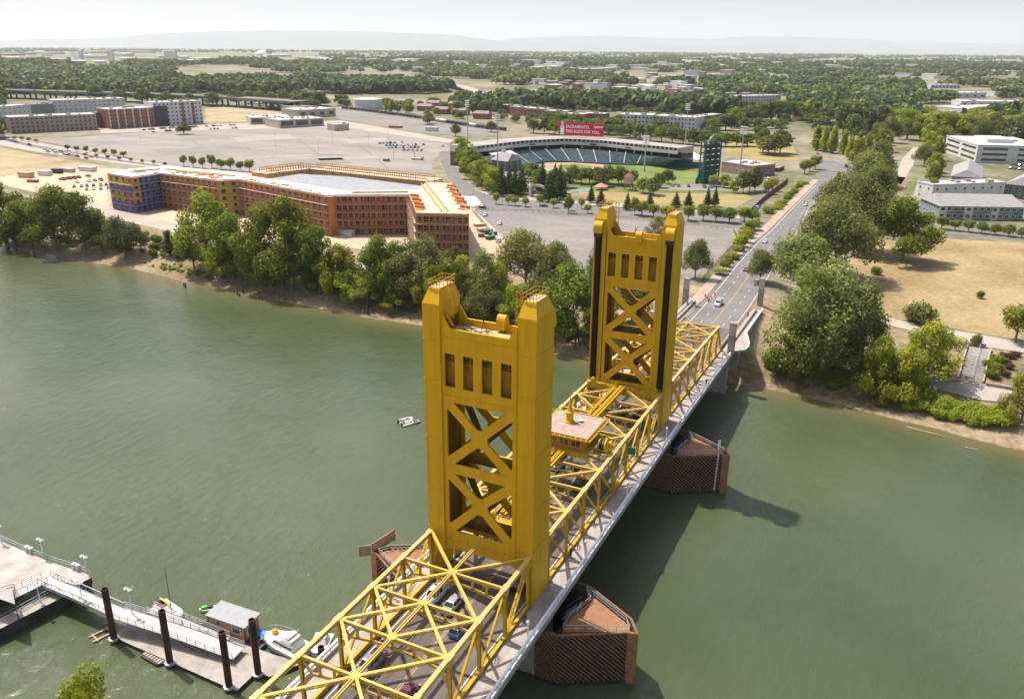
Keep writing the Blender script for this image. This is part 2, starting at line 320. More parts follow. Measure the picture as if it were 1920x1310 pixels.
        for a, b in ((-5.45, -3.78), (-2.5, -0.85), (0.45, 2.1), (3.4, 5.05)):
            g = MB()
            for k2 in range(5): g.box(a, b, min(Y(sy*(h-0.9)), Y(sy*(h-0.84))), max(Y(sy*(h-0.9)), Y(sy*(h-0.84))), 36.5+k2*0.34, 36.57+k2*0.34)
            g.box((a+b)/2-0.04, (a+b)/2+0.04, min(Y(sy*(h-0.98)), Y(sy*(h-0.91))), max(Y(sy*(h-0.98)), Y(sy*(h-0.91))), 35.4, 38.2)
            g.build('opening_grille', YEL2, t)
    f = MB(); f.box(-5.9, 5.9, -h+0.6, h-0.6, 40.35, 40.6); f.build('machinery_floor', ROOFY, t)
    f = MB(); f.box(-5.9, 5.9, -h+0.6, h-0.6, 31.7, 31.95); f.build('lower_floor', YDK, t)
    for zc, zb in ((25.7, 20.6), (14.7, 9.3)):  # beams crossing between the two faces
        for q in (-1, 1):
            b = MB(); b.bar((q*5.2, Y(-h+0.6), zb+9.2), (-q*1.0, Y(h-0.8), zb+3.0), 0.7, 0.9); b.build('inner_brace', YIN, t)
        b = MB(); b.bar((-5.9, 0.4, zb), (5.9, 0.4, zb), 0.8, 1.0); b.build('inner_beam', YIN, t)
    g = MB(); cx = 1.1                          # small centre hood over the parapet
    prof = [(0.6, 41.0), (-0.95, 41.0)]+[(-0.2-0.75*math.cos(R(a)), 42.1+1.0*math.sin(R(a))) for a in range(0, 181, 20)]+[(0.6, 41.8)]
    g.plate(prof, [], lambda a, b, c: (c, Y(-h+a+(0.2 if s > 0 else 0.7)), b), cx-0.65, cx+0.65)
    g.build('centre_hood', YEL, t)
    sk_ = MB()
    for a, b in (((0.2, 0.3), (-0.9, -0.7)), ((-0.4, 0.5), (0.9, -0.9)), ((-0.3, 0.2), (-0.1, -1.0))): sk_.bar((a[0]-0.5, Y(a[1]), 43.3), (b[0]-0.5, Y(b[1]), 40.62), 0.07)
    sk_.build('hoist_tripod', DARK, t)
    st = MB(); r2 = random.Random(3)
    for k2 in range(11):
        x, y = r2.uniform(-4.3, 0.4), r2.uniform(-1.2, 1.6); st.lathe([(0.12, 0), (0.28, 0.08), (0.26, 0.22), (0.1, 0.3)], (x, y, 40.6), 8, 0, 1.5+r2.random(), 1)
    st.build('sandbag_pile', mat('dusty_sacks', (0.42, 0.37, 0.30), 0.9, 0.3, 2), t, kind='stuff')
    for sx in (-1, 1):
        c = MB()
        for k2 in range(6): c.tube((sx*(7.15+k2*0.19), Y(-h-0.75), 9.4), (sx*(7.15+k2*0.19), Y(-h-0.75), 42.2), 0.035, n=5)
        c.build('lifting_cable', DARK, t)
    fo = MB(); fo.box(-9.6, 9.6, -h-0.7, h+0.7, -13.5, -1.9); fo.build('pier', CONC, t)
    return t
tower('bridge_tower', 2.92, -1, 'yellow steel bridge tower with two caps, nearest the camera')
tower('bridge_tower', 67.84+TD/2, 1, 'yellow steel bridge tower farther off, with dark slots in its legs')
def lace(m, p, q, depth, w=0.07, step=0.55, side=0.26):
    """latticed girder: top plate, bottom angles and zigzag bars"""
    p = Vector(p); q = Vector(q); d = Vector((0, 0, depth)); L = (q-p).length; n = max(2, int(L/step))
    ax = (q-p).normalized().cross(Vector((0, 0, 1))).normalized()*side/2
    m.bar(p, q, side+0.14, 0.09)
    for sgn in (-1, 1):
        m.bar(p-d+ax*sgn, q-d+ax*sgn, 0.08, 0.1)
        for i in range(n):
            a = p.lerp(q, i/n); b = p.lerp(q, (i+1)/n)
            if i % 2: m.bar(a-d+ax*sgn, b+ax*sgn, w*0.5, w)
            else: m.bar(a+ax*sgn, b-d+ax*sgn, w*0.5, w)
XT, HT, SIDEW, SX0, SX1 = 8.27, 8.8, 0.18, 8.75, 11.85
def span(name, label, ys, z0, starA, endlo, endhi, skip=()):
    """one truss span. ys panel points; starA(j) True when lateral bracing radiates from the centre of strut j"""
    t = empty(name, (0, ys[0], 0), label=label, cat='bridge span', group='yellow truss spans of the bridge')
    W = lambda x, y, z: (x, y-ys[0], z+z0(y)); n = len(ys)
    for sx in (-1, 1):
        m = MB()
        for a, b in zip(ys, ys[1:]): m.bar(W(sx*XT, a, HT-0.3), W(sx*XT, b, HT-0.3), 0.62, 0.6)
        for y in ys: m.box(*sorted((sx*XT-0.42, sx*XT+0.42)), y-ys[0]-0.75, y-ys[0]+0.75, HT+z0(y)+0.003, HT+z0(y)+0.03)
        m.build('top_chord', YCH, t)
        m = MB(); lo = [endlo]+list(ys)+[endhi] if endlo is not None else list(ys)+[endhi]
        lo = [v for v in lo if v is not None]
        for a, b in zip(lo, lo[1:]):
            m.bar(W(sx*XT, a, 0.62), W(sx*XT, b, 0.62), 0.5, 0.12); m.bar(W(sx*XT, a, 0.16), W(sx*XT, b, 0.16), 0.5, 0.12)
            k = max(2, int((b-a)/0.8))
            for i in range(k):
                for q in (-0.22, 0.22):
                    u, v = lerp(a, b, i/k), lerp(a, b, (i+1)/k); m.bar(W(sx*XT+q, u, 0.18 if i % 2 else 0.6), W(sx*XT+q, v, 0.6 if i % 2 else 0.18), 0.03, 0.07)
        m.build('bottom_chord', YEL2, t)
        for e, y in ((endlo, ys[0]), (endhi, ys[-1])):
            if e is None: continue
            m = MB(); m.bar(W(sx*XT, y, HT-0.3), W(sx*XT, e, 0.4), 0.62, 0.5, up=(1, 0, 0)); m.build('end_post', YEL, t)
        for j, y in enumerate(ys):
            m = MB()
            for q in (-0.2, 0.2): m.bar(W(sx*XT, y+q, 0.1), W(sx*XT, y+q, HT-0.6), 0.42, 0.07, up=(0, 1, 0))
            m.bar(W(sx*XT, y, 0.1), W(sx*XT, y, HT-0.6), 0.06, 0.36, up=(0, 1, 0))
            m.plate([(-0.75, HT-0.62), (0.75, HT-0.62), (0.45, HT-1.5), (-0.45, HT-1.5)], [], lambda a, b, c: W(sx*XT+c, y+a, b), 0.25, 0.29)
            m.plate([(-0.9, 0.12), (0.9, 0.12), (0.4, 1.2), (-0.4, 1.2)], [], lambda a, b, c: W(sx*XT+c, y+a, b), 0.27, 0.3)
            m.build('post', YPO, t)
        mid = (ys[0]+ys[-1])/2
        for j, (a, b) in enumerate(zip(ys, ys[1:])):
            prs = []
            if b <= mid+1: prs.append((a, b))          # top at outer joint, foot towards mid-span
            if a >= mid-1: prs.append((b, a))
            if a < mid-1 and b > mid+1: prs = [(a, b), (b, a)]
            for i, (tp, ft) in enumerate(prs):
                m = MB(); off = 0.0 if len(prs) == 1 else (0.12 if i else -0.12)
                p, q = W(sx*XT+off, tp, HT-0.6), W(sx*XT+off, ft, 0.4)
                laced = (j in (0, n-2))
                if laced:
                    for o in (-0.2, 0.2):
                        m.bar((p[0]+o, p[1], p[2]), (q[0]+o, q[1], q[2]), 0.1, 0.3, up=(1, 0, 0))
                    P, Q = Vector(p), Vector(q); k = 18
                    for i2 in range(k):
                        s1 = -0.2 if i2 % 2 else 0.2; A = P.lerp(Q, i2/k); B = P.lerp(Q, (i2+1)/k)
                        for dy in (-0.12, 0.12): m.bar((A.x+s1, A.y+dy, A.z), (B.x-s1, B.y+dy, B.z), 0.07, 0.04)
                else: m.bar(p, q, 0.34, 0.3, up=(1, 0, 0))
                m.build('diagonal', YEL2 if laced else YPO, t)
    for j, y in enumerate(ys):
        if j in skip: continue
        m = MB(); zt = HT-0.35                   # sway frame: top strut, curved lower strut, hangers, knee curves
        m.bar(W(-XT+0.3, y, zt), W(XT-0.3, y, zt), 0.34, 0.5)
        cur = [(XT-0.22, 4.1), (XT-0.75, 5.6), (XT-1.7, 6.35), (3.4, 6.85), (0, 7.05)]
        cur = cur+[(-a, b) for a, b in cur[::-1][1:]]
        for (a, b), (c, d) in zip(cur, cur[1:]): m.bar(W(a, y, b), W(c, y, d), 0.3, 0.3)
        for x in (-5.4, -3.2, 0, 3.2, 5.4): m.bar(W(x, y, zt-0.2), W(x, y, 6.55), 0.26, 0.3, up=(0, 1, 0))
        for sx in (-1, 1):
            m.bar(W(sx*6.2, y, zt-0.2), W(sx*5.4, y, zt-0.75), 0.2, 0.2); m.bar(W(sx*4.6, y, zt-0.2), W(sx*5.4, y, zt-0.75), 0.2, 0.2)
            m.bar(W(sx*(XT-0.1), y, zt-0.2), W(sx*(XT-1.6), y, 6.4), 0.24, 0.3)
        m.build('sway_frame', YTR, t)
        g = MB(); ct = (0.0, y-ys[0], HT+z0(y)-0.06)
        g.hexa([(ct[0]+0.68*math.cos(R(a)), ct[1]+0.68*math.sin(R(a)), ct[2]) for a in range(22, 382, 45)], [(ct[0]+0.68*math.cos(R(a)), ct[1]+0.68*math.sin(R(a)), ct[2]+0.05) for a in range(22, 382, 45)])
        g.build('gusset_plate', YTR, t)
    for j, (a, b) in enumerate(zip(ys, ys[1:])):
        if j in skip and j+1 in skip: continue
        ends = []
        if starA(j): ends += [(a, b)]
        if starA(j+1): ends += [(b, a)]
        if not ends: ends = [(a, b), (b, a)]
        for c, e in ends:
            for sx in (-1, 1):
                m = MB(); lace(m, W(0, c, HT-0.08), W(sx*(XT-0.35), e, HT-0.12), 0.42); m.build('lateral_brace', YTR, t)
        m = MB()
        for q in (-0.17, 0.17): m.bar(W(q, a+0.4, HT-0.15), W(q, b-0.4, HT-0.15), 0.16, 0.34)
        m.bar(W(0, a+0.4, HT-0.28), W(0, b-0.4, HT-0.28), 0.2, 0.04)
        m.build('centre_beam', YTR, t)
    return t
z_flat = lambda y: 0.0
span('truss_span', 'yellow truss span with star bracing in front of the near tower', [-0.4-7.6*j for j in range(6, -1, -1)], z_flat, lambda j: j in (2, 5, 6, -1) if False else ((6-j) % 3 == 1), -53.6, None, skip=(6,))
span('truss_span', 'yellow lift span between the two towers, carrying the control house', [66.9-7.5*j for j in range(8, -1, -1)], z_flat, lambda j: j % 2 == 0, None, None, skip=(0, 8))
span('truss_span', 'yellow truss span behind the far tower, reaching the far bank', [76.0+7.6*j for j in range(7)], zroad, lambda j: j % 3 == 1, None, 128.2, skip=(0,))
# carriageway, footways, girders, rails
def slab(name, x0, x1, ya, yb, zt, th, m, step=6, **kw):
    b = MB(); n = max(1, int(abs(yb-ya)/step))
    for i in range(n):
        y, y2 = lerp(ya, yb, i/n), lerp(ya, yb, (i+1)/n); z, z2 = zt+zroad(y), zt+zroad(y2)
        b.hexa([(x0, y, z-th), (x1, y, z-th), (x1, y2, z2-th), (x0, y2, z2-th)], [(x0, y, z), (x1, y, z), (x1, y2, z2), (x0, y2, z2)])
    return b.build(name, m, **kw)
dk = empty('bridge_deck', (0, 0, 0), label='grey roadway deck of the bridge with pale footways along both sides', cat='bridge deck')
slab('roadway', -7.95, 7.95, -110, 150, 0.0, 0.35, ASPH, parent=dk)
for sx in (-1, 1):
    a, b = sorted((sx*SX0, sx*SX1)); slab('footway', a, b, -110, 129, SIDEW, 0.3, WALK, parent=dk)
    a, b = sorted((sx*7.952, sx*8.748)); slab('kerb', a, b, -110, 128, 0.12, 0.45, CONC, parent=dk)
    a, b = sorted((sx*6.2, sx*6.8)); slab('girder', a, b, -110, 128, -0.352, 1.5, GIRD, parent=dk)
    a, b = sorted((sx*11.5, sx*11.9)); slab('edge_girder', a, b, -110, 129, -0.125, 0.7, CONC, parent=dk)
for q in (-2.2, 2.2): slab('girder', q-0.25, q+0.25, -110, 128, -0.352, 1.2, GIRD, parent=dk)
fb = [y for y in range(-54, 128, 8)]
for y in fb:
    m = MB(); z = zroad(y); m.box(-11.48, 11.48, y-0.25, y+0.25, z-1.3, z-0.36); m.build('floor_beam', GIRD, dk)
def marks(name, mtl, segs, parent=None):
    b = MB()
    for x0, x1, ya, yb, zz in segs:
        n = max(1, int((yb-ya)/8))
        for i in range(n):
            y, y2 = lerp(ya, yb, i/n), lerp(ya, yb, (i+1)/n); b.face([(x0, y, zroad(y)+zz), (x1, y, zroad(y)+zz), (x1, y2, zroad(y2)+zz), (x0, y2, zroad(y2)+zz)])
    return b.build(name, mtl, parent)
marks('lane_marking', LINEW, [(x-0.07, x+0.07, y, y+3, 0.006) for x in (-3.6, 3.6) for y in range(-106, 146, 9)]+[(x-0.07, x+0.07, -110, 150, 0.006) for x in (-7.3, 7.3)], dk)
marks('centre_line', LINEY, [(x-0.07, x+0.07, -110, 150, 0.006) for x in (-0.16, 0.16)], dk)
for sx in (-1, 1):
    for k, (ya, yb) in enumerate(((-60, 0), (0, 62), (62, 124))):
        r = empty('railing', (sx*11.8, ya, 0), label=('white pierced railing along the %s footway of the bridge, %s stretch' % ('right' if sx > 0 else 'left', ('nearest', 'middle', 'farthest')[k])), cat='railing', group='railings along the bridge footways')
        z = lambda y: zroad(y+ya)+SIDEW
        m = MB(); m2 = MB(); n = 31
        for i in range(n):
            y, y2 = (yb-ya)*i/n, (yb-ya)*(i+1)/n
            m.bar((0, y, z(y)+1.1), (0, y2, z(y2)+1.1), 0.3, 0.14)
            m2.bar((0.02, y, z(y)+0.17), (0.02, y2, z(y2)+0.17), 0.24, 0.36); m.bar((0, y, z(y)+0.72), (0, y2, z(y2)+0.72), 0.1, 0.08)
            m.box(-0.11, 0.11, y-0.11, y+0.11, z(y)-0.02, z(y)+1.04)
            for k2 in range(1, 5): yy = y+(y2-y)*k2/5; m.box(-0.04, 0.04, yy-0.05, yy+0.05, z(yy)+0.3, z(yy)+1.04)
        for y in range(1, int(yb-ya), 4): m.box(-0.02+sx*0.1, 0.02+sx*0.1, y, y+0.3, z(y)+0.86, z(y)+1.0, 1)
        m.build('rail', [RAILW, DARK], r); m2.build('plinth', RAILW, r)
def bridge_lamp():
    t = empty('lamp_post', label='x', cat='lamp post', group='white lamp posts on the bridge footways')
    m = MB(); m.lathe([(0.2, 0), (0.2, 0.5), (0.13, 0.6), (0.10, 3.0), (0.13, 3.1)], n=10); m.build('post', RAILW, t)
    m = MB(); m.lathe([(0.12, 3.1), (0.24, 3.25), (0.26, 3.55), (0.15, 3.75), (0.05, 3.8), (0.02, 4.0)], n=10); m.build('lantern', mat('lamp_glass', (0.8, 0.78, 0.72), 0.3, 0.03), t)
    return t
LP = bridge_lamp(); first = True
PL = {(-7.3, 1): 'white lamp post at the near edge of the near tower, right footway', (14.7, 1): 'white lamp post on the right footway just past the near tower', (36, 1): 'white lamp post on the right footway beside the control house',
      (61.7, 1): 'white lamp post on the right footway just before the far tower', (88, 1): 'white lamp post on the right footway just past the far tower', (114.8, 1): 'white lamp post on the right footway near the far bank'}
for sx in (1, -1):
    for y, w in ((-7.3, 'at the near tower'), (14.7, 'just past the near tower'), (36, 'beside the control house'), (61.7, 'just before the far tower'), (88, 'just past the far tower'), (114.8, 'near the far bank')):
        lb = 'white lamp post on the %s footway %s' % ('right' if sx > 0 else 'left', w)
        if first: LP.location = (sx*11.5, y, zroad(y)+SIDEW); LP['label'] = lb; first = False
        else: clone(LP, (sx*11.5, y, zroad(y)+SIDEW), label=lb)
# control house on the lift span
WOODY = mat('ochre_house_wall', (0.36, 0.19, 0.02), 0.6, 0.12, 1)
ROOFP = mat('pinkish_grit_roof', (0.50, 0.37, 0.30), 0.95, 0.12, 0.9)
GLS = mat('window_glass', (0.03, 0.04, 0.045), 0.12, 0.1, 2, spec=0.8)
hs = empty('control_house', (0, 36.8, 9.3), label='ochre control house with flat pinkish roof on top of the lift span', cat='control house')
m = MB(); m.box(-4.6, 4.6, -4.6, 4.6, 0, 0.25); m.box(-4.9, 4.9, -4.9, -4.6, -0.5, 0.15); m.box(-4.9, 4.9, 4.6, 4.9, -0.5, 0.15); m.build('platform', YEL2, hs)
m = MB(); m.box(-4.0, 4.0, -4.0, 4.0, 0.25, 3.1); m.build('wall', WOODY, hs)
m = MB(); m.box(-4.75, 4.75, -4.75, 4.75, 3.101, 3.45, 0, 1); m.build('roof', [YEL2, ROOFP], hs)
m = MB()
for i in range(10):
    x = -4.6+i*9.2/9
    for s in (-1, 1): m.bar((x, s*4.76, 3.3), (x, s*5.35, 3.25), 0.12); m.bar((s*4.76, x, 3.3), (s*5.35, x, 3.25), 0.12)
for s in (-1, 1): m.bar((-5.4, s*5.37, 3.25), (5.4, s*5.37, 3.25), 0.14, 0.22); m.bar((s*5.37, -5.3, 3.25), (s*5.37, 5.3, 3.25), 0.14, 0.22)
m.build('eaves_rail', YEL, hs)
for s, ax in ((-1, 0), (1, 0), (-1, 1), (1, 1)):
    for k in range(3):
        m = MB(); a = -3.3+k*2.3
        P = (lambda u, v, d: (u, s*(4.0+d), v)) if ax == 0 else (lambda u, v, d: (s*(4.0+d), u, v))
        m.plate([(a, 1.0), (a+1.9, 1.0), (a+1.9, 2.4), (a, 2.4)], [[(a+0.1, 1.1), (a+0.9, 1.1), (a+0.9, 2.3), (a+0.1, 2.3)], [(a+1.0, 1.1), (a+1.8, 1.1), (a+1.8, 2.3), (a+1.0, 2.3)]], P, 0.0, 0.07)
        m.plate([(a+0.1, 1.1), (a+1.8, 1.1), (a+1.8, 2.3), (a+0.1, 2.3)], [], P, 0.003, 0.03, 1); m.build('window', [YEL, GLS], hs)
m = MB(); m.lathe([(1.0, 3.45), (1.0, 3.7), (0.72, 3.75), (0.72, 5.3), (0.85, 5.35), (0.85, 5.6), (0.55, 5.7), (0.3, 7.0), (0.1, 7.8), (0.03, 9.2)], (-0.9, 0.6, 0), 10); m.build('cupola', YEL, hs)
m = MB(); m.lathe([(0.15, 0), (0.5, 0.3), (0.55, 0.35), (0.2, 0.2)], (0.9, 1.6, 3.5), 12); m.bar((0.9, 1.6, 3.45), (0.9, 1.6, 3.6), 0.1); m.build('dish', RAILW, hs)
for s in (-1, 1):
    m = MB(); m.tube((s*5.9, -0.9, 0.9), (s*6.9, -0.9, 0.9), 1.0, n=18, m=1); m.tube((s*6.9, -0.9, 0.9), (s*7.1, -0.9, 0.9), 1.15, n=18); m.tube((s*5.7, -0.9, 0.9), (s*5.9, -0.9, 0.9), 1.15, n=18); m.build('winding_drum', [YEL, DARK], hs)
    m = MB(); m.box(*sorted((s*5.0, s*7.6)), -2.6, 2.8, -0.35, -0.15); m.box(*sorted((s*5.1, s*6.6)), 0.6, 2.0, -0.15, 1.1); m.box(*sorted((s*6.8, s*7.3)), 0.5, 1.8, -0.15, 0.8); m.tube((s*6.0, 2.1, 0.5), (s*6.0, 2.9, 0.5), 0.35); m.build('hoist_machinery', YEL2, hs)
    m = MB()
    for y in (-2.6, 2.8): m.bar((s*5.0, y, 0.7), (s*7.6, y, 0.7), 0.06); m.bar((s*7.6, y, -0.2), (s*7.6, y, 0.7), 0.06); m.bar((s*5.1, y, -0.2), (s*5.1, y, 0.7), 0.06)
    m.bar((s*7.6, -2.6, 0.7), (s*7.6, 2.8, 0.7), 0.06); m.build('guard_rail', YEL, hs)
for s, y0, y1 in ((1, 5.4, 28.5), (-1, -5.4, -29)):   # cable trough and catwalk from the house to each tower
    m = MB()
    for x in (-0.35, 0.0, 0.65): m.bar((x, y0, 0.35), (x, y1, 0.35), 0.2, 0.26)
    m.bar((0.1, y0, 0.15), (0.1, y1, 0.15), 1.3, 0.1); m.build('cable_trough', YEL, hs)
    m = MB()
    for x in (-2.0, -1.3): m.bar((x, y0, 0.9), (x, y1, 0.9), 0.06); m.bar((x, y0, 0.45), (x, y1, 0.45), 0.05)
    for k in range(9): yy = lerp(y0, y1, k/8); m.bar((-2.0, yy, -0.1), (-2.0, yy, 0.9), 0.05); m.bar((-1.3, yy, -0.1), (-1.3, yy, 0.9), 0.05)
    m.bar((-1.65, y0, -0.05), (-1.65, y1, -0.05), 0.7, 0.05); m.build('catwalk', YEL2, hs)
# floor of cables and ledge where the lift span meets each tower
for y, w in ((6.9, 'near'), (66.6, 'far')):
    t = empty('span_end_ledge', (0, y, 8.9), label='yellow service ledge with handrails where the lift span meets the %s tower' % w, cat='service ledge', group='ledges at the towers')
    m = MB(); m.box(-8.4, 8.4, -0.45, 0.45, 0, 0.15); m.box(-8.4, 8.4, -0.62, -0.5, -1.2, 0.1); m.build('ledge', YEL2, t)
    m = MB()
    for z in (0.6, 1.1): m.bar((-8.4, -0.45, z), (8.4, -0.45, z), 0.06)
    for k in range(13): m.bar((-8.4+1.4*k, -0.45, 0.1), (-8.4+1.4*k, -0.45, 1.1), 0.06)
    m.build('handrail', YEL, t)
    for x in (-7.6, 6.6, -2, 2.5):
        m = MB(); m.box(x, x+1.0, -0.35, 0.35, 0.15, 0.8); m.tube((x+0.2, 0, 0.9), (x+0.8, 0, 0.9), 0.28, n=9); m.build('sheave_block', YEL2, t)
# fenders
TIM = mat('rusty_timber', (0.20, 0.105, 0.06), 0.85, 0.25, 1.6); TIMD = mat('dark_timber', (0.032, 0.014, 0.009), 0.9, 0.3, 1)
DECKT = mat('fender_deck_boards', (0.34, 0.165, 0.085), 0.85, 0.2, 0.9, c2=(0.24, 0.11, 0.06)); PALE = mat('pale_board', (0.40, 0.29, 0.21), 0.8, 0.15, 1)
GRATE = mat('galvanised_steel', (0.38, 0.40, 0.42), 0.5, 0.1, 3)
def fender(y0, sx, label, board):
    t = empty('pier_fender', (0, y0, WATER), label=label, cat='pier fender', group='timber fenders round the bridge piers')
    X = lambda x: sx*x
    out = [(0, -0.6), (13.4, -0.6), (22.3, 4.6), (23.6, 5.0), (21.7, 7.8), (13.0, 12.6), (0, 12.6)]
    m = MB()                                        # solid core behind the planks
    inn = [(0, 0.1), (13.2, 0.1), (22.2, 5.2), (22.6, 5.5), (21.3, 7.2), (12.8, 11.9), (0, 11.9)]
    P = [(X(a), b) for a, b in inn]
    m.plate([(X(a), b) for a, b in inn], [[(X(0.5), 0.8), (X(12.3), 0.8), (X(12.9), 4.3), (X(12.8), 9.7), (X(11.6), 11.2), (X(0.5), 11.2)]], lambda a, b, c: (a, b, c), -2, 8.2)
    m.build('core', TIMD, t)
    m = MB()                                        # slanting planks on each face
    for (a, b), (c, d) in zip(out, out[1:]):
        p, q = Vector((X(a), b, 0)), Vector((X(c), d, 0)); L = (q-p).length
        if L < 2: continue
        u = (q-p).normalized(); H = 9.1; sl_ = 1.0; s = -H*sl_
        while s < L:
            a0, z0 = (s, 9.1) if s >= 0 else (0, 9.1+s/sl_); e = s+H*sl_; a1, z1 = (e, 0) if e <= L else (L, 9.1-(L-s)/sl_)
            if a1-a0 > 0.2: m.bar(p+u*a0+Vector((0, 0, z0)), p+u*a1+Vector((0, 0, z1)), 0.16, 0.26, up=(u.y, -u.x, 0) if False else (0, 0, 1))
            s += 0.78
    m.build('slanting_planks', TIM, t, kind='stuff')
    for a, b in (((22.3, 4.55), (23.7, 4.95)), ((23.72, 5.0), (21.8, 7.9))):
        m = MB(); m.bar((X(a[0]), a[1], 4.55), (X(b[0]), b[1], 4.55), 0.22, 9.4); m.build('end_board', mat('end_board_wood', (0.36, 0.16, 0.075), 0.8, 0.2, 0.7), t)
    m = MB()
    for (a, b), (c, d) in zip(out, out[1:]): m.bar((X(a), b+0.05, 9.15), (X(c), d+0.05, 9.15), 0.35, 0.22)
    m.build('cap_beam', TIM, t); m = MB()
    for (a, b), (c, d) in zip(out, out[1:]): m.bar((X(a), b+0.05, 0.15), (X(c), d+0.05, 0.15), 0.42, 0.9)
    m.build('waterline_band', mat('algae_band', (0.03, 0.035, 0.018), 0.8, 0.4, 2), t)
    m = MB(); m.hexa([(X(a), b, 8.3) for a, b in ((13.4, 0.9), (22.6, 5.4), (21.4, 7.0), (13.1, 11.6), (14.6, 9.3), (13.3, 4.4))], [(X(a), b, 8.85) for a, b in ((13.4, 0.9), (22.6, 5.4), (21.4, 7.0), (13.1, 11.6), (14.6, 9.3), (13.3, 4.4))]); m.build('deck', DECKT, t)
    m = MB(); rail = [(13.4, 1.0), (22.4, 5.3), (21.3, 6.9), (13.1, 11.5), (14.7, 9.3), (13.4, 4.4), (13.4, 1.0)]
    for (a, b), (c, d) in zip(rail, rail[1:]):
        for z in (9.4, 9.9): m.bar((X(a), b, z), (X(c), d, z), 0.06)
        L = math.hypot(c-a, d-b); k = max(1, int(L/1.8))
        for i in range(k+1): m.bar((X(lerp(a, c, i/k)), lerp(b, d, i/k), 8.8), (X(lerp(a, c, i/k)), lerp(b, d, i/k), 9.9), 0.06)
    m.build('handrail', GRATE, t)
    m = MB()                                        # steps from the footway pit up to the deck
    for i in range(9): m.box(*sorted((X(11.0+i*0.28), X(11.25+i*0.28))), 6.6, 8.8, 6.0+i*0.3, 6.06+i*0.3)
    for y in (6.6, 8.8): m.bar((X(10.9), y, 6.0), (X(13.4), y, 8.7), 0.08, 0.25); m.bar((X(10.9), y, 7.0), (X(13.4), y, 9.8), 0.06)
    m.build('stair', GRATE, t)
    m = MB(); m.box(*sorted((X(15.8), X(16.4))), 2.9, 3.4, 8.85, 9.3); m.tube((X(16.1), 3.2, 9.3), (X(16.1), 3.2, 9.9), 0.16); m.build('signal_box', mat('box_paint', (0.35, 0.27, 0.13), 0.7), t)
    if board:
        m = MB(); m.bar((X(21.4), 3.97, 0.2), (X(21.55), 4.0, 9.3), 0.32, 0.1, up=(0.5, -0.87, 0)); 
        g = m.build('depth_gauge', mat('gauge_white', (0.7, 0.7, 0.7), 0.6), t)
        for k in range(12):
            m = MB(); m.box(X(21.33) if sx > 0 else X(21.55), X(21.55) if sx > 0 else X(21.33), 3.86, 3.89, 0.8+k*0.7, 1.0+k*0.7)
            if k == 0: mk = m
            else: mk.v += [v for v in m.v]; off = 8*k; mk.f += [tuple(i+off for i in f) for f in m.f]; mk.m += m.m
        mk.build('gauge_marks', DARK, g, kind='stuff')
        m = MB(); m.bar((X(21.4), 4.6, 9.0), (X(21.4), 4.6, 11.2), 0.08); m.plate([(-0.35, 10.2), (0.35, 10.2), (0.35, 12.4), (-0.35, 12.4)], [], lambda a, b, c: (X(21.4)+a*0.7, 4.6+a*0.7+c, b), -0.02, 0.02); m.build('navigation_board', RAILW, t)
    return t
fender(0, 1, 'rust coloured timber fender with fenced deck, right of the near tower', False)
fender(0, -1, 'rust coloured timber fender with a tall screen, left of the near tower', False)
fender(63.3, 1, 'rust coloured timber fender with white depth gauge, right of the far tower', True)
fender(63.3, -1, 'rust coloured timber fender on the far left side of the far tower', False)
m = MB()
for a, b, z in (((-24.9, 3.2), (-23.3, 4.5), 2.2), ((-23.4, 4.8), (-22.4, 10.4), 2.4)): m.bar((*a, -2.2), (*b, -2.2), 0.1, 2.0)
for x, y in ((-23.4, 5.0), (-22.9, 7.6), (-22.5, 10.2)): m.bar((x, y, -3.6), (x, y, -1.1), 0.14)
m.bar((-22.5, 10.2, -1.3), (-20.0, 9.4, -3.3), 0.08); m.build('screen_panel', PALE, label='weathered plank screen standing on the left fender of the near tower', cat='screen')
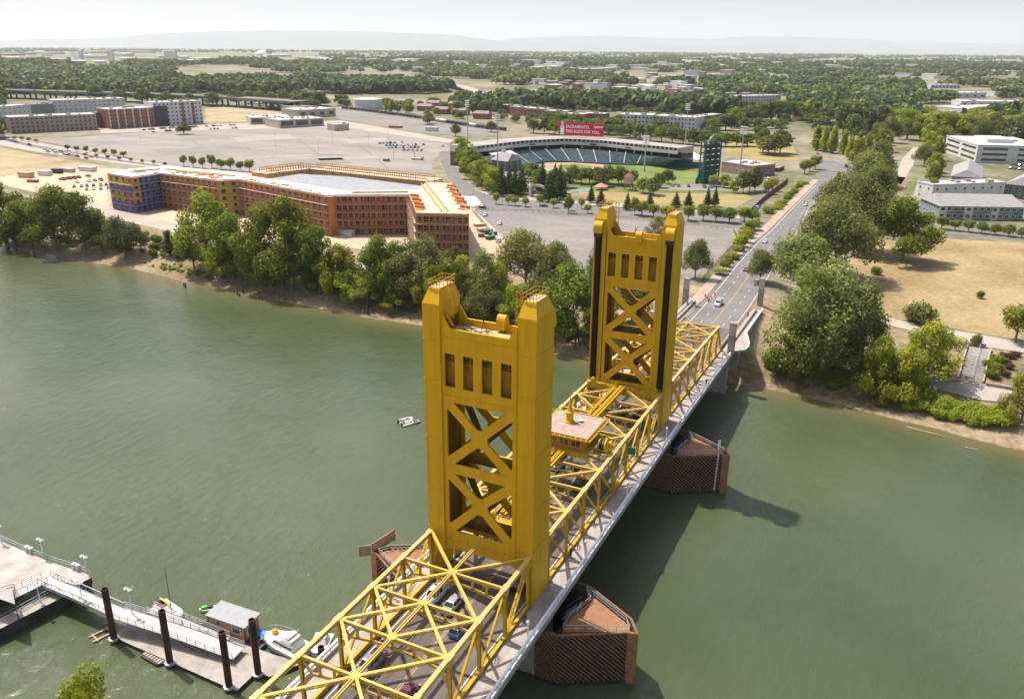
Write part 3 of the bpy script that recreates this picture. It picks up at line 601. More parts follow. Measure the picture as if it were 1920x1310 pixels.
# far bank pier, overlook bays and pylons
m = MB(); z = -1.7; m.box(6.2, 11.2, 123.6, 127.2, -14, z); m.box(5.6, 11.6, 123.2, 127.6, -14, -11.2)
m.build('pier_column', CONC, label='concrete bridge pier at the waterline under the right end of the far span', cat='bridge pier', group='concrete piers at the far bank')
m = MB(); m.box(-11.2, -6.2, 123.6, 127.2, -14, z); m.box(-11.6, -5.6, 123.2, 127.6, -14, -11.2)
m.build('pier_column', CONC, label='concrete bridge pier at the waterline under the left end of the far span', cat='bridge pier', group='concrete piers at the far bank')
m = MB(); m.box(-11, 11, 136.2, 149.5, -13, -2.2); m.box(-11.8, -11.0, 136, 190, -12, -2.1); m.box(11.0, 11.8, 136, 172, -12, -2.1)
m.build('abutment', CONC, label='concrete abutment wall where the bridge lands on the far bank', cat='abutment')
for sx in (-1, 1):
    w = 'right' if sx > 0 else 'left'
    t = empty('overlook_bay', (sx*11, 132, -1.4), label='concrete overlook bay with white rail beside the %s end of the bridge' % w, cat='overlook', group='overlook bays at the far bank')
    m = MB(); P = [(-2.2, -3), (0.9, -3), (3.4, -0.8), (3.9, 3.0), (2.6, 8), (0.8, 14), (0.8, 42), (-2.2, 42)]
    m.hexa([(sx*a, b, -0.45-0.012*max(b, 0)) for a, b in P][::sx], [(sx*a, b, 0.18-0.012*max(b, 0)) for a, b in P][::sx]); m.build('footway', WALK, t)
    m = MB(); Q = P[1:7]
    for (a, b), (c, d) in zip(Q, Q[1:]):
        for zz in (0.75, 1.2): m.bar((sx*a, b, zz-0.012*max(b, 0)), (sx*c, d, zz-0.012*max(d, 0)), 0.12 if zz > 1 else 0.07)
        m.bar((sx*a, b, 0.3-0.012*max(b, 0)), (sx*c, d, 0.3-0.012*max(d, 0)), 0.2, 0.3)
        k = max(1, int(math.hypot(a-c, b-d)/1.5))
        for i in range(k): m.bar((sx*lerp(a, c, i/k), lerp(b, d, i/k), 0.1-0.012*max(lerp(b, d, i/k), 0)), (sx*lerp(a, c, i/k), lerp(b, d, i/k), 1.2-0.012*max(lerp(b, d, i/k), 0)), 0.1)
    m.build('railing', RAILW, t)
    m = MB(); m.box(*sorted((-sx*1.2, -sx*0.75)), 0, 40, 0.1-0.5, 0.95-0.012*20); m.build('parapet', CONC, t)
for px, y, w in ((11.4, 126.6, 'right side, at the end of the truss'), (-11.4, 126.6, 'left side, at the end of the truss'), (9.7, 181, 'right side, beyond the abutment'), (-12.6, 169, 'left side, beyond the abutment')):
    m = MB(); z = zroad(y); m.box(-0.85, 0.85, -0.85, 0.85, -0.2, 5.6, 0); m.box(-0.82, 0.82, -0.82, 0.82, 5.6, 9.0, 1); m.box(-0.88, 0.88, -0.88, 0.88, 9.0, 9.15)
    m.build('pylon', [CONC, mat('pale_concrete_upper', (0.47, 0.41, 0.36), 0.9, 0.12, 0.8)], loc=(px, y, z), label='square concrete pylon on the %s' % w, cat='pylon', group='concrete pylons at the bridge end')
# ------------------------------------------------------------------ ground, water, roads
GRASSY = groundmat('mixed_ground', [(0.36, (0.07, 0.09, 0.035)), (0.46, (0.15, 0.145, 0.075)), (0.54, (0.25, 0.22, 0.15)), (0.66, (0.34, 0.31, 0.25))], 0.006, 0.12, 0.4)
BANKM = groundmat('river_bank_earth', [(0.36, (0.09, 0.10, 0.03)), (0.46, (0.20, 0.15, 0.08)), (0.55, (0.31, 0.235, 0.15)), (0.66, (0.40, 0.32, 0.22))], 0.035, 0.5, 0.5)
DRYG = groundmat('dry_golden_grass', [(0.34, (0.20, 0.155, 0.07)), (0.45, (0.35, 0.255, 0.12)), (0.56, (0.47, 0.355, 0.18)), (0.68, (0.57, 0.48, 0.31))], 0.03, 0.5, 0.45)
LOT = groundmat('faded_parking_lot', [(0.34, (0.25, 0.22, 0.19)), (0.44, (0.34, 0.30, 0.265)), (0.55, (0.39, 0.345, 0.305)), (0.68, (0.46, 0.41, 0.36))], 0.02, 0.3, 0.4, 0.1, stretch=(0.5, 1.6, 1))
LOT2 = groundmat('grey_parking_lot', [(0.34, (0.19, 0.17, 0.155)), (0.46, (0.27, 0.24, 0.22)), (0.55, (0.31, 0.28, 0.255)), (0.68, (0.38, 0.34, 0.31))], 0.03, 0.35, 0.42, 0.1, stretch=(0.5, 1.6, 1))
SAND = groundmat('graded_sand', [(0.36, (0.50, 0.37, 0.24)), (0.5, (0.60, 0.46, 0.31)), (0.64, (0.66, 0.54, 0.39))], 0.03, 0.3, 0.45)
ROADM = groundmat('road_asphalt', [(0.36, (0.19, 0.175, 0.17)), (0.5, (0.235, 0.22, 0.21)), (0.64, (0.285, 0.265, 0.255))], 0.12, 1.5, 0.4, 0.1)
PATHM = groundmat('pale_path', [(0.36, (0.42, 0.36, 0.30)), (0.5, (0.50, 0.43, 0.36)), (0.64, (0.56, 0.49, 0.42))], 0.05, 0.8, 0.4, 0.1)
BRICKP = groundmat('pink_paving', [(0.36, (0.40, 0.28, 0.22)), (0.5, (0.48, 0.36, 0.29)), (0.64, (0.55, 0.44, 0.37))], 0.2, 2, 0.4, 0.1)
LAWN2 = groundmat('patchy_park_grass', [(0.36, (0.06, 0.10, 0.02)), (0.5, (0.13, 0.15, 0.05)), (0.64, (0.26, 0.22, 0.11))], 0.05, 0.5, 0.45)
TANF = groundmat('tan_field', [(0.36, (0.27, 0.22, 0.11)), (0.5, (0.42, 0.32, 0.19)), (0.64, (0.52, 0.42, 0.28))], 0.03, 0.4, 0.45)
LAWN = groundmat('mown_lawn', [(0.36, (0.10, 0.14, 0.03)), (0.5, (0.14, 0.185, 0.045)), (0.64, (0.19, 0.23, 0.06))], 0.05, 0.4, 0.3)
CLAY = groundmat('infield_clay', [(0.36, (0.36, 0.22, 0.15)), (0.64, (0.46, 0.31, 0.22))], 0.1, 1, 0.3)
def axis(fine, growth=1.16, far=62000):
    a = list(fine); st = a[-1]-a[-2]
    while a[-1] < far: st *= growth; a.append(a[-1]+st)
    st = a[1]-a[0]; b = []; v = a[0]
    while v > -far: st *= growth; v -= st; b.append(v)
    return b[::-1]+a
def frange(*segs):
    o = []
    for a, b, s in segs:
        v = a
        while v < b-1e-6: o.append(v); v += s
    return o
xs = axis(frange((-480, -60, 5), (-60, 120, 3), (120, 220, 8))); ys = axis(frange((-160, -40, 5), (-40, 96, 20), (96, 190, 2.5), (190, 430, 6), (430, 600, 20)))
V = [(x, y, ground(x, y)) for y in ys for x in xs]; nx = len(xs)
Fc = [(j*nx+i, j*nx+i+1, (j+1)*nx+i+1, (j+1)*nx+i) for j in range(len(ys)-1) for i in range(nx-1)]
me = bpy.data.meshes.new('ground'); me.from_pydata(V, [], Fc); me.materials.append(GRASSY); me.materials.append(BANKM)
me.polygons.foreach_set('material_index', [1 if (abs(V[f[0]][0]) < 1500 and V[f[0]][1] < itp(V[f[0]][0], BANK)+62) else 0 for f in Fc])
smooth(link('ground', me, kind='structure'))
wm = bpy.data.materials.new('river_water'); wm.use_nodes = True; N = wm.node_tree.nodes; L = wm.node_tree.links; b = N['Principled BSDF']
b.inputs['Roughness'].default_value = 0.05; b.inputs['IOR'].default_value = 1.34; b.inputs['Specular IOR Level'].default_value = 0.5
g = N.new('ShaderNodeNewGeometry'); a = N.new('ShaderNodeTexNoise'); a.inputs['Scale'].default_value = 0.012; a.inputs['Detail'].default_value = 3; L.new(g.outputs['Position'], a.inputs['Vector'])
rp = N.new('ShaderNodeValToRGB'); e = rp.color_ramp.elements; e[0].position = 0.35; e[0].color = (0.052, 0.072, 0.030, 1); e[1].position = 0.65; e[1].color = (0.090, 0.108, 0.054, 1)
L.new(a.outputs['Fac'], rp.inputs[0]); sa = N.new('ShaderNodeAttribute'); sa.attribute_name = 'shallow'; smx = N.new('ShaderNodeMix'); smx.data_type = 'RGBA'; smx.inputs[7].default_value = (0.17, 0.125, 0.055, 1)
L.new(sa.outputs['Fac'], smx.inputs[0]); L.new(rp.outputs[0], smx.inputs[6]); L.new(smx.outputs[2], b.inputs['Base Color'])
vm = N.new('ShaderNodeVectorMath'); vm.operation = 'MULTIPLY'; vm.inputs[1].default_value = (1, 0.55, 1); L.new(g.outputs['Position'], vm.inputs[0])
w1 = N.new('ShaderNodeTexNoise'); w1.inputs['Scale'].default_value = 0.55; w1.inputs['Detail'].default_value = 6; w1.inputs['Roughness'].default_value = 0.66; w1.inputs['Distortion'].default_value = 0.8; L.new(vm.outputs[0], w1.inputs['Vector'])
w2 = N.new('ShaderNodeTexNoise'); w2.inputs['Scale'].default_value = 0.12; w2.inputs['Detail'].default_value = 2; L.new(g.outputs['Position'], w2.inputs['Vector'])
pn = N.new('ShaderNodeTexNoise'); pn.inputs['Scale'].default_value = 0.018; pn.inputs['Detail'].default_value = 4; pn.inputs['Roughness'].default_value = 0.6; pv_ = N.new('ShaderNodeVectorMath'); pv_.operation = 'MULTIPLY'; pv_.inputs[1].default_value = (0.45, 1.4, 1); L.new(g.outputs['Position'], pv_.inputs[0]); L.new(pv_.outputs[0], pn.inputs['Vector'])
pr = N.new('ShaderNodeMapRange'); pr.inputs[1].default_value = 0.38; pr.inputs[2].default_value = 0.62; pr.inputs[3].default_value = 0.03; pr.inputs[4].default_value = 0.06; L.new(pn.outputs['Fac'], pr.inputs[0]); L.new(pr.outputs[0], b.inputs['Roughness'])
ps = N.new('ShaderNodeMapRange'); ps.inputs[1].default_value = 0.38; ps.inputs[2].default_value = 0.62; ps.inputs[3].default_value = 0.18; ps.inputs[4].default_value = 0.42; L.new(pn.outputs['Fac'], ps.inputs[0])
ad = N.new('ShaderNodeMath'); ad.operation = 'MULTIPLY_ADD'; ad.inputs[1].default_value = 1.6; L.new(w2.outputs['Fac'], ad.inputs[0]); L.new(w1.outputs['Fac'], ad.inputs[2])
bp = N.new('ShaderNodeBump'); bp.inputs['Strength'].default_value = 0.9; bp.inputs['Distance'].default_value = 0.30; L.new(ad.outputs[0], bp.inputs['Height']); L.new(ps.outputs[0], bp.inputs['Distance']); L.new(bp.outputs[0], b.inputs['Normal'])
wx = [-4000, -1500]+frange((-700, 260, 6))+[600, 3000]; wy = [-120, -60, 0, 60]+frange((90, 160, 2.5))+[200, 420]
me = bpy.data.meshes.new('river'); me.from_pydata([(x, y, WATER) for y in wy for x in wx], [], [(j*len(wx)+i, j*len(wx)+i+1, (j+1)*len(wx)+i+1, (j+1)*len(wx)+i) for j in range(len(wy)-1) for i in range(len(wx)-1)]); me.materials.append(wm)
sat = me.attributes.new('shallow', 'FLOAT', 'POINT'); sat.data.foreach_set('value', [max(0.0, min(1.0, 1-(WATER-ground(x, y))/2.2))*0.8 if y > 60 else 0.0 for y in wy for x in wx]); link('river', me, kind='structure')
def sheet(name, pts, mtl, lift, step=None, **kw):
    P = [Vector((p.x, p.y, 0)) for p in pts]; bm = bmesh.new(); vs = [bm.verts.new(p) for p in P]; bm.faces.new(vs)
    if step:
        x0, x1 = min(p.x for p in P), max(p.x for p in P); y0, y1 = min(p.y for p in P), max(p.y for p in P)
        for ax, lo, hi in ((0, x0, x1), (1, y0, y1)):
            v = lo+step
            while v < hi:
                co = Vector((v, 0, 0)) if ax == 0 else Vector((0, v, 0)); no_ = Vector((1, 0, 0)) if ax == 0 else Vector((0, 1, 0))
                bmesh.ops.bisect_plane(bm, geom=bm.verts[:]+bm.edges[:]+bm.faces[:], plane_co=co, plane_no=no_); v += step
        bmesh.ops.triangulate(bm, faces=bm.faces[:])
    for v in bm.verts: v.co.z = ground(v.co.x, v.co.y)+lift
    bmesh.ops.recalc_face_normals(bm, faces=bm.faces)
    me = bpy.data.meshes.new(name); bm.to_mesh(me); bm.free(); me.materials.append(mtl)
    if me.polygons and me.polygons[0].normal.z < 0: me.flip_normals()
    kw.setdefault('kind', 'structure'); return link(name, me, **kw)
def G_(l): return [gat(*p) for p in l]
sheet('parking_lot', G_([(62, 262), (150, 257), (300, 245), (467, 237), (640, 238), (832, 268), (845, 280), (812, 300), (806, 352), (700, 345), (560, 330), (350, 312), (240, 296)]), LOT, 0.05)
sheet('pavement', G_([(0, 252), (60, 265), (240, 298), (350, 314), (560, 332), (550, 338), (340, 322), (220, 306), (60, 284), (0, 272)]), PATHM, 0.06)
sheet('street', G_([(0, 257), (60, 271), (220, 299), (350, 317), (348, 319.5), (218, 302), (60, 276), (0, 262)]), ROADM, 0.09)
sheet('dry_field', G_([(0, 277), (60, 288), (200, 312), (205, 322), (60, 322), (0, 334)]), TANF, 0.055)
sheet('construction_ground', G_([(0, 333), (60, 320), (205, 316), (560, 336), (806, 348), (892, 392), (952, 452), (945, 498), (860, 492), (760, 482), (640, 462), (420, 436), (345, 424), (200, 392), (110, 372), (0, 345)]), SAND, 0.07, 12)
sheet('levee_road', G_([(150, 372), (205, 390), (342, 422), (440, 452), (640, 486), (700, 500), (690, 508), (620, 496), (430, 466), (345, 442), (205, 409), (150, 390)]), PATHM, 0.16, 6)
sheet('street', G_([(823, 285), (843, 282), (853, 312), (865, 333), (892, 358), (930, 374), (1000, 378), (1110, 387), (1250, 396), (1385, 412), (1440, 414), (1440, 428), (1378, 428), (1240, 412), (1110, 402), (1005, 394), (885, 391), (862, 368), (840, 333), (827, 305)]), ROADM, 0.1)
sheet('pavement', G_([(862, 368), (892, 368), (905, 384), (880, 388)]), mat('pale_crossing', (0.6, 0.57, 0.53), 0.9, 0.1, 0.3, coord='World'), 0.13)
sheet('pavement', G_([(893, 357), (930, 372), (1000, 376), (1110, 385), (1250, 394), (1385, 410), (1392, 404), (1250, 388), (1110, 378), (1000, 368), (930, 364)]), PATHM, 0.085)
sheet('parking_lot', G_([(886, 393), (1005, 396), (1110, 405), (1240, 415), (1345, 427), (1372, 437), (1374, 452), (1355, 478), (1330, 500), (1290, 530), (1180, 555), (1040, 545), (955, 500), (955, 455), (900, 404)]), LOT2, 0.08, 12)
ROAD_L = [(-7.9, 149), (-7.9, 155), (-8.4, 180), (-9.3, 208), (-10.6, 240)]; 
rl = [Vector((a, b, 0)) for a, b in ROAD_L]+G_([(1417, 452.8), (1440, 434), (1472.7, 401), (1510.4, 363.5), (1536, 337.7), (1535, 321.8), (1529, 312), (1500, 300)])
rr = [Vector((a, b, 0)) for a, b in [(8.0, 149), (8.0, 155), (7.8, 180), (6.9, 208), (5.6, 240), (4.2, 290), (3.6, 330)]]+G_([(1518, 389), (1550, 356), (1588, 340), (1607, 326), (1598, 315), (1560, 300)])
sheet('road', rl+rr[::-1], ROADM, 0.13, 6)
sheet('pavement', [Vector((p.x-4.2, p.y, 0)) for p in rl[1:-3]]+[Vector((p.x-0.25, p.y, 0)) for p in rl[1:-3]][::-1], BRICKP, 0.16, 6)
sheet('dry_field', G_([(1470, 415), (1500, 388), (1530, 350), (1512, 345), (1478, 380), (1440, 412)]), DRYG, 0.06, 8)
sheet('dry_field', G_([(1612, 452), (1760, 447), (1920, 456), (1920, 640), (1850, 628), (1790, 617), (1690, 600), (1640, 588), (1600, 540), (1590, 500)]), DRYG, 0.12, 5)
sheet('path', G_([(1600, 575), (1690, 602), (1790, 620), (1850, 631), (1920, 643), (1920, 662), (1850, 652), (1760, 634), (1680, 614), (1600, 590)]), PATHM, 0.17, 3)
sheet('path', G_([(1735, 705), (1830, 722), (1920, 738), (1920, 762), (1840, 752), (1745, 728)]), PATHM, 0.3, 2.5)
sheet('street', G_([(1700, 424), (1800, 430), (1920, 438), (1920, 450), (1800, 441), (1700, 434)]), ROADM, 0.1)
sheet('pavement', G_([(1690, 300), (1713, 276), (1722, 276), (1712, 310), (1690, 345), (1676, 345)]), PATHM, 0.07)
sheet('park_lawn', G_([(1704, 333), (1722, 334), (1712, 366), (1692, 365)]), LAWN2, 0.075)
sheet('garden_plot', G_([(1668, 330), (1702, 333), (1690, 365), (1660, 362)]), mat('bare_brown_earth', (0.22, 0.13, 0.09), 0.95, 0.3, 0.4, coord='World'), 0.07)
GOLD2 = groundmat('dry_lawn', [(0.36, (0.20, 0.16, 0.06)), (0.5, (0.30, 0.23, 0.09)), (0.64, (0.36, 0.29, 0.14))], 0.04, 0.5, 0.45)
sheet('dry_field', G_([(1082, 350), (1200, 356), (1390, 358), (1410, 372), (1380, 390), (1200, 386), (1090, 374)]), GOLD2, 0.06)
sheet('park_lawn', G_([(990, 338), (1120, 350), (1240, 354), (1400, 358), (1395, 364), (1100, 360), (1000, 352)]), LAWN2, 0.062)
sheet('parking_lot', G_([(1225, 350), (1310, 349), (1400, 347), (1415, 352), (1400, 358), (1240, 357)]), LOT2, 0.09)
sheet('street', G_([(1395, 330), (1450, 338), (1460, 352), (1412, 408), (1388, 404), (1440, 352)]), ROADM, 0.065)
sheet('dry_field', G_([(1370, 255), (1480, 262), (1500, 300), (1440, 306), (1360, 290)]), GOLD2, 0.055)
sheet('dry_field', G_([(385, 203), (440, 200), (560, 215), (470, 228), (385, 228)]), TANF, 0.055)
sheet('street', G_([(185, 242), (300, 236), (640, 226), (850, 262), (850, 270), (640, 238), (300, 246), (190, 250)]), PATHM, 0.06)
sheet('rail_yard', G_([(600, 208), (640, 200), (800, 225), (950, 245), (900, 256), (800, 250), (640, 225)]), LOT2, 0.058)
# road markings beyond the bridge
def strip(name, mtl, pts, w, lift, dash=None):
    m = MB(); acc = 0.0
    for p, q in zip(pts, pts[1:]):
        d = Vector((q.x-p.x, q.y-p.y, 0)); Ln = d.length; d.normalize(); nrm = Vector((-d.y, d.x, 0))*w/2; s = 0.0
        while s < Ln:
            e = min(Ln, s+3.0)
            if not dash or (int((acc+s)/3) % dash == 0):
                a = p+d*s; c = p+d*e; q4 = [(a.x-nrm.x, a.y-nrm.y), (c.x-nrm.x, c.y-nrm.y), (c.x+nrm.x, c.y+nrm.y), (a.x+nrm.x, a.y+nrm.y)]
                m.face([(x, y, ground(x, y)+lift) for x, y in q4])
            s = e
        acc += Ln
    return m.build(name, mtl, kind='structure')
mix = lambda t, o=0: [Vector((lerp(a.x, b.x, t)+o, lerp(a.y, b.y, t), 0)) for a, b in zip(rl[:9], rr[:9])]
sync = [(y, itp(y, [(p.y, p.x) for p in rl[:12]]), itp(y, [(p.y, p.x) for p in rr[:12]])) for y in range(151, 480, 9)]
lane = lambda t, o=0.0: [Vector((lerp(a, b, t)+o, y, 0)) for y, a, b in sync]
strip('lane_marking', LINEW, lane(0.1), 0.22, 0.16); strip('lane_marking', LINEW, lane(0.31), 0.16, 0.16, 3); strip('lane_marking', LINEW, lane(0.74), 0.16, 0.16, 3)
strip('lane_marking', LINEW, lane(0.95), 0.18, 0.16); strip('centre_line', LINEY, lane(0.52, -0.15)[:16], 0.16, 0.16); strip('centre_line', LINEY, lane(0.52, 0.2)[:16], 0.16, 0.16)
# lot markings and fences of shrub strips
for k, (a, b) in enumerate([((90, 268), (700, 318)), ((260, 258), (690, 285)), ((420, 243), (700, 262)), ((560, 262), (660, 338)), ((330, 252), (480, 320)), ((640, 245), (745, 330)), ((200, 265), (760, 300)), ((330, 252), (800, 285)), ((150, 262), (480, 238))]):
    pa, pb = gat(*a), gat(*b); strip('lot_seam', mat('weedy_joint', (0.15, 0.135, 0.10), 0.95, 0.3, 0.2, coord='World'), [pa, pb], 0.7 if k < 6 else 1.1, 0.09)
PATCH = [groundmat('dark_patch', [(0.36, (0.20, 0.18, 0.16)), (0.64, (0.28, 0.25, 0.225))], 0.05, 0.5, 0.4), groundmat('pale_patch', [(0.36, (0.29, 0.26, 0.23)), (0.64, (0.36, 0.325, 0.29))], 0.05, 0.5, 0.4)]
for k, q in enumerate([[(120, 268), (210, 264), (230, 270), (140, 276)], [(280, 280), (400, 276), (430, 286), (310, 292)], [(520, 300), (640, 296), (660, 306), (540, 312)], [(590, 295), (700, 292), (720, 297), (600, 301)], [(640, 262), (720, 258), (730, 264), (655, 270)], [(430, 258), (540, 252), (560, 260), (450, 266)],
        [(700, 318), (790, 314), (795, 326), (715, 330)], [(330, 262), (380, 258), (400, 264), (345, 268)], [(960, 420), (1060, 424), (1080, 440), (985, 438)]]):
    sheet('asphalt_patch', G_(q), PATCH[(k*7//3) % 2], 0.1, 14 if k > 7 else None)
def bays(p0, p1, n, L_):
    m = MB(); a, b = gat(*p0), gat(*p1); d = (b-a).normalized(); nn = Vector((-d.y, d.x, 0))
    for i in range(n+1):
        c = a.lerp(b, i/n); q4 = [c-d*0.09-nn*L_, c+d*0.09-nn*L_, c+d*0.09+nn*L_, c-d*0.09+nn*L_]; m.face([(q.x, q.y, ground(q.x, q.y)+0.13) for q in q4])
    m.build('bay_lines', LINEW, kind='structure')
bays((700, 276), (810, 270), 26, 5); bays((470, 280), (640, 272), 40, 5); bays((420, 298), (600, 290), 40, 5); bays((260, 270), (420, 262), 40, 5)
# ------------------------------------------------------------------ trees
BARK = mat('bark', (0.20, 0.165, 0.13), 0.9, 0.3, 6)
LF = dict(mid=leafmat('leaf_mid_green', (0.038, 0.068, 0.006), (0.135, 0.185, 0.014), (0.31, 0.36, 0.045)),
          dark=leafmat('leaf_dark_olive', (0.034, 0.050, 0.011), (0.115, 0.140, 0.030), (0.26, 0.27, 0.08)),
          olive=leafmat('leaf_grey_olive', (0.055, 0.078, 0.016), (0.185, 0.215, 0.05), (0.38, 0.40, 0.13)),
          bright=leafmat('leaf_yellow_green', (0.08, 0.12, 0.008), (0.24, 0.28, 0.018), (0.44, 0.46, 0.05)),
          pine=leafmat('leaf_conifer', (0.016, 0.038, 0.010), (0.05, 0.085, 0.024), (0.11, 0.15, 0.05)),
          dist=leafmat('leaf_distant', (0.030, 0.055, 0.014), (0.105, 0.145, 0.028), (0.29, 0.32, 0.06)), wood=leafmat('leaf_woodland', (0.018, 0.042, 0.022), (0.075, 0.110, 0.034), (0.38, 0.40, 0.07), 0.055),
          red=leafmat('leaf_reddish', (0.05, 0.03, 0.015), (0.13, 0.07, 0.03), (0.2, 0.13, 0.05)))
def quads(C, Nn, S, rng):
    n = len(C); a = rng.normal(size=(n, 3)); a -= (a*Nn).sum(1)[:, None]*Nn; a /= np.linalg.norm(a, axis=1)[:, None]+1e-9
    b = np.cross(Nn, a); S = S[:, None]; asp = rng.uniform(0.5, 1.0, (n, 1))
    Vq = np.stack([C-a*S-b*S*asp*0.6, C+a*S*0.7-b*S*asp, C+a*S+b*S*asp*0.7, C-a*S*0.6+b*S*asp], 1).reshape(-1, 3)
    return Vq
def qmesh(name, Vq, m):
    n = len(Vq)//4; me = bpy.data.meshes.new(name); me.vertices.add(4*n); me.vertices.foreach_set('co', Vq.astype(np.float32).ravel())
    me.loops.add(4*n); me.loops.foreach_set('vertex_index', np.arange(4*n, dtype=np.int32)); me.polygons.add(n)
    me.polygons.foreach_set('loop_start', np.arange(0, 4*n, 4, dtype=np.int32)); me.materials.append(m); me.update(calc_edges=True); return me
def lobes_of(kind, rng):
    o = []
    if kind == 'broad':
        for i in range(22):
            t = rng.uniform(0, 1); z = 0.24+0.62*t; r = 0.42*math.sqrt(max(0.05, 1-(t*0.95)**2))*rng.uniform(0.4, 1); a = i*2.4+rng.uniform(-.5, .5)
            s = rng.uniform(0.075, 0.165); o.append((r*math.cos(a), r*math.sin(a), z, s, s, s*rng.uniform(0.6, 1.05)))
        o.append((0.03, 0, 0.55, 0.15, 0.17, 0.2))
    elif kind == 'feather':
        for i in range(34):
            t = (i+rng.uniform())/34; z = 0.16+0.74*t; r = 0.40*math.sin(math.pi*min(1, 0.28+0.72*t))**0.7*rng.uniform(0.45, 1); a = i*2.4+rng.uniform(-.6, .6)
            s = rng.uniform(0.05, 0.125); o.append((r*math.cos(a), r*math.sin(a), z, s, s, s*1.25))
        o.append((0, 0, 0.5, 0.2, 0.2, 0.28))
    elif kind == 'dense':
        for i in range(20):
            t = rng.uniform(0, 1); z = 0.34+0.46*t; r = 0.42*math.sqrt(max(0.02, 1-t*t))*rng.uniform(0.5, 1); a = i*2.4
            s = rng.uniform(0.12, 0.2); o.append((r*math.cos(a), r*math.sin(a), z, s, s, s*0.8))
        o.append((0, 0, 0.52, 0.3, 0.3, 0.28))
    elif kind == 'round':
        o.append((0, 0, 0.62, 0.3, 0.3, 0.3))
        for i in range(9): a = i*2.4; z = 0.45+0.4*rng.uniform(); r = 0.2*rng.uniform(0.6, 1); s = rng.uniform(0.1, 0.17); o.append((r*math.cos(a), r*math.sin(a), z, s, s, s))
    elif kind == 'tall':
        for i in range(16): t = i/15; z = 0.2+0.72*t; r = 0.13*rng.uniform(0.2, 1)*(1-t*0.6); a = i*2.4; s = rng.uniform(0.09, 0.14)*(1.1-0.5*t); o.append((r*math.cos(a), r*math.sin(a), z, s, s, s*1.4))
    elif kind == 'cone':
        for i in range(18): t = i/17; z = 0.12+0.82*t; w = 0.24*(1-t)+0.015; a = i*2.4; o.append((w*0.35*math.cos(a), w*0.35*math.sin(a), z, w*0.85, w*0.85, 0.06))
    elif kind == 'shrub':
        for i in range(9): a = i*2.4; r = 0.4*rng.uniform(0.2, 1); s = rng.uniform(0.22, 0.36); o.append((r*math.cos(a), r*math.sin(a), 0.3+0.3*rng.uniform(), s, s, s))
    return o
SP = {}
def species(key, kind, leaf, n, size, seed, fill=0.25):
    rng = np.random.default_rng(seed); lo = lobes_of(kind, rng); L = np.array(lo); w = (L[:, 3]*L[:, 4]+L[:, 5]*L[:, 3]); w = w/w.sum()
    idx = rng.choice(len(L), n, p=w); d = rng.normal(size=(n, 3)); d /= np.linalg.norm(d, axis=1)[:, None]
    rad = np.where(rng.uniform(size=n) < fill, rng.uniform(0.3, 0.9, n), rng.normal(1.0, 0.09, n))
    lump = 1+0.16*np.sin(d[:, 0]*7+idx)*np.sin(d[:, 1]*6+idx*2)
    C = L[idx, :3]+d*L[idx, 3:]*(rad*lump)[:, None]
    Nn = d+rng.normal(size=(n, 3))*0.55+np.array([0, 0, 0.25]); Nn /= np.linalg.norm(Nn, axis=1)[:, None]
    S = size*rng.uniform(0.55, 1.25, n); keep = C[:, 2] > 0.03
    cm = qmesh('crown_'+key, quads(C[keep], Nn[keep], S[keep], rng), LF[leaf])
    m = MB(); rt = 0.027 if kind != 'shrub' else 0.012; top = 0.6 if kind not in ('cone', 'tall') else 0.9
    m.tube((0, 0, -0.03), (0.01, 0, top*0.45), rt, rt*0.75, 7); m.tube((0.01, 0, top*0.45), (0, 0.01, top), rt*0.75, rt*0.25, 6)
    if kind not in ('cone',):
        for l in lo[:14]:
            z = max(0.12, min(top*0.8, l[2]*0.5)); m.tube((0.005, 0, z), (l[0]*0.9, l[1]*0.9, l[2]-l[5]*0.2), rt*0.4, rt*0.1, 5)
    SP[key] = (m.mesh('trunk_'+key, BARK), cm, max(0.02, float(np.percentile(np.hypot(C[:, 0], C[:, 1]), 97))), float(np.percentile(C[:, 2], 99.5)))
for i, (k, kd, lf, n, s, f) in enumerate([('b1', 'broad', 'mid', 11000, 0.0135, .25), ('b2', 'broad', 'mid', 11000, 0.0135, .25), ('b3', 'broad', 'bright', 9000, 0.015, .25), ('f1', 'feather', 'olive', 15000, 0.0105, .3), ('f2', 'feather', 'bright', 12000, 0.012, .3), ('f3', 'feather', 'olive', 8000, 0.012, .15),
        ('d1', 'dense', 'dark', 12000, 0.014, .2), ('d2', 'dense', 'olive', 12000, 0.014, .2), ('r1', 'round', 'mid', 2200, 0.024, .2), ('r2', 'round', 'bright', 2200, 0.024, .2), ('t1', 'tall', 'dark', 3000, 0.02, .3), ('t2', 'tall', 'bright', 3000, 0.02, .3), ('c1', 'cone', 'pine', 3000, 0.018, .2),
        ('s1', 'shrub', 'mid', 2600, 0.04, .3), ('s2', 'shrub', 'bright', 2600, 0.04, .3), ('s3', 'shrub', 'red', 1500, 0.05, .3), ('s4', 'shrub', 'olive', 2200, 0.045, .3),
        ('m1', 'dense', 'dist', 1500, 0.035, .2), ('m2', 'broad', 'dist', 1500, 0.035, .2), ('m3', 'dense', 'mid', 1500, 0.035, .2), ('m4', 'broad', 'bright', 1500, 0.035, .2), ('m5', 'dense', 'dark', 1500, 0.035, .2)]):
    species(k, kd, lf, n, s, 11+i, f)
NTREE = [0]
def tree(key, loc, h, w=None, name='tree', label='x', group=None, cat='tree', rz=None):
    tm, cm, rad, top = SP[key]; sz = h/top; sxy = (w/2/rad) if w else sz
    r = rnd.uniform(0, 6.28) if rz is None else rz
    t = empty(name, loc, r, label=label, cat=cat, group=group); t.scale = (sxy, sxy, sz)
    link('trunk', tm, t); link('crown', cm, t); NTREE[0] += 1
    return t
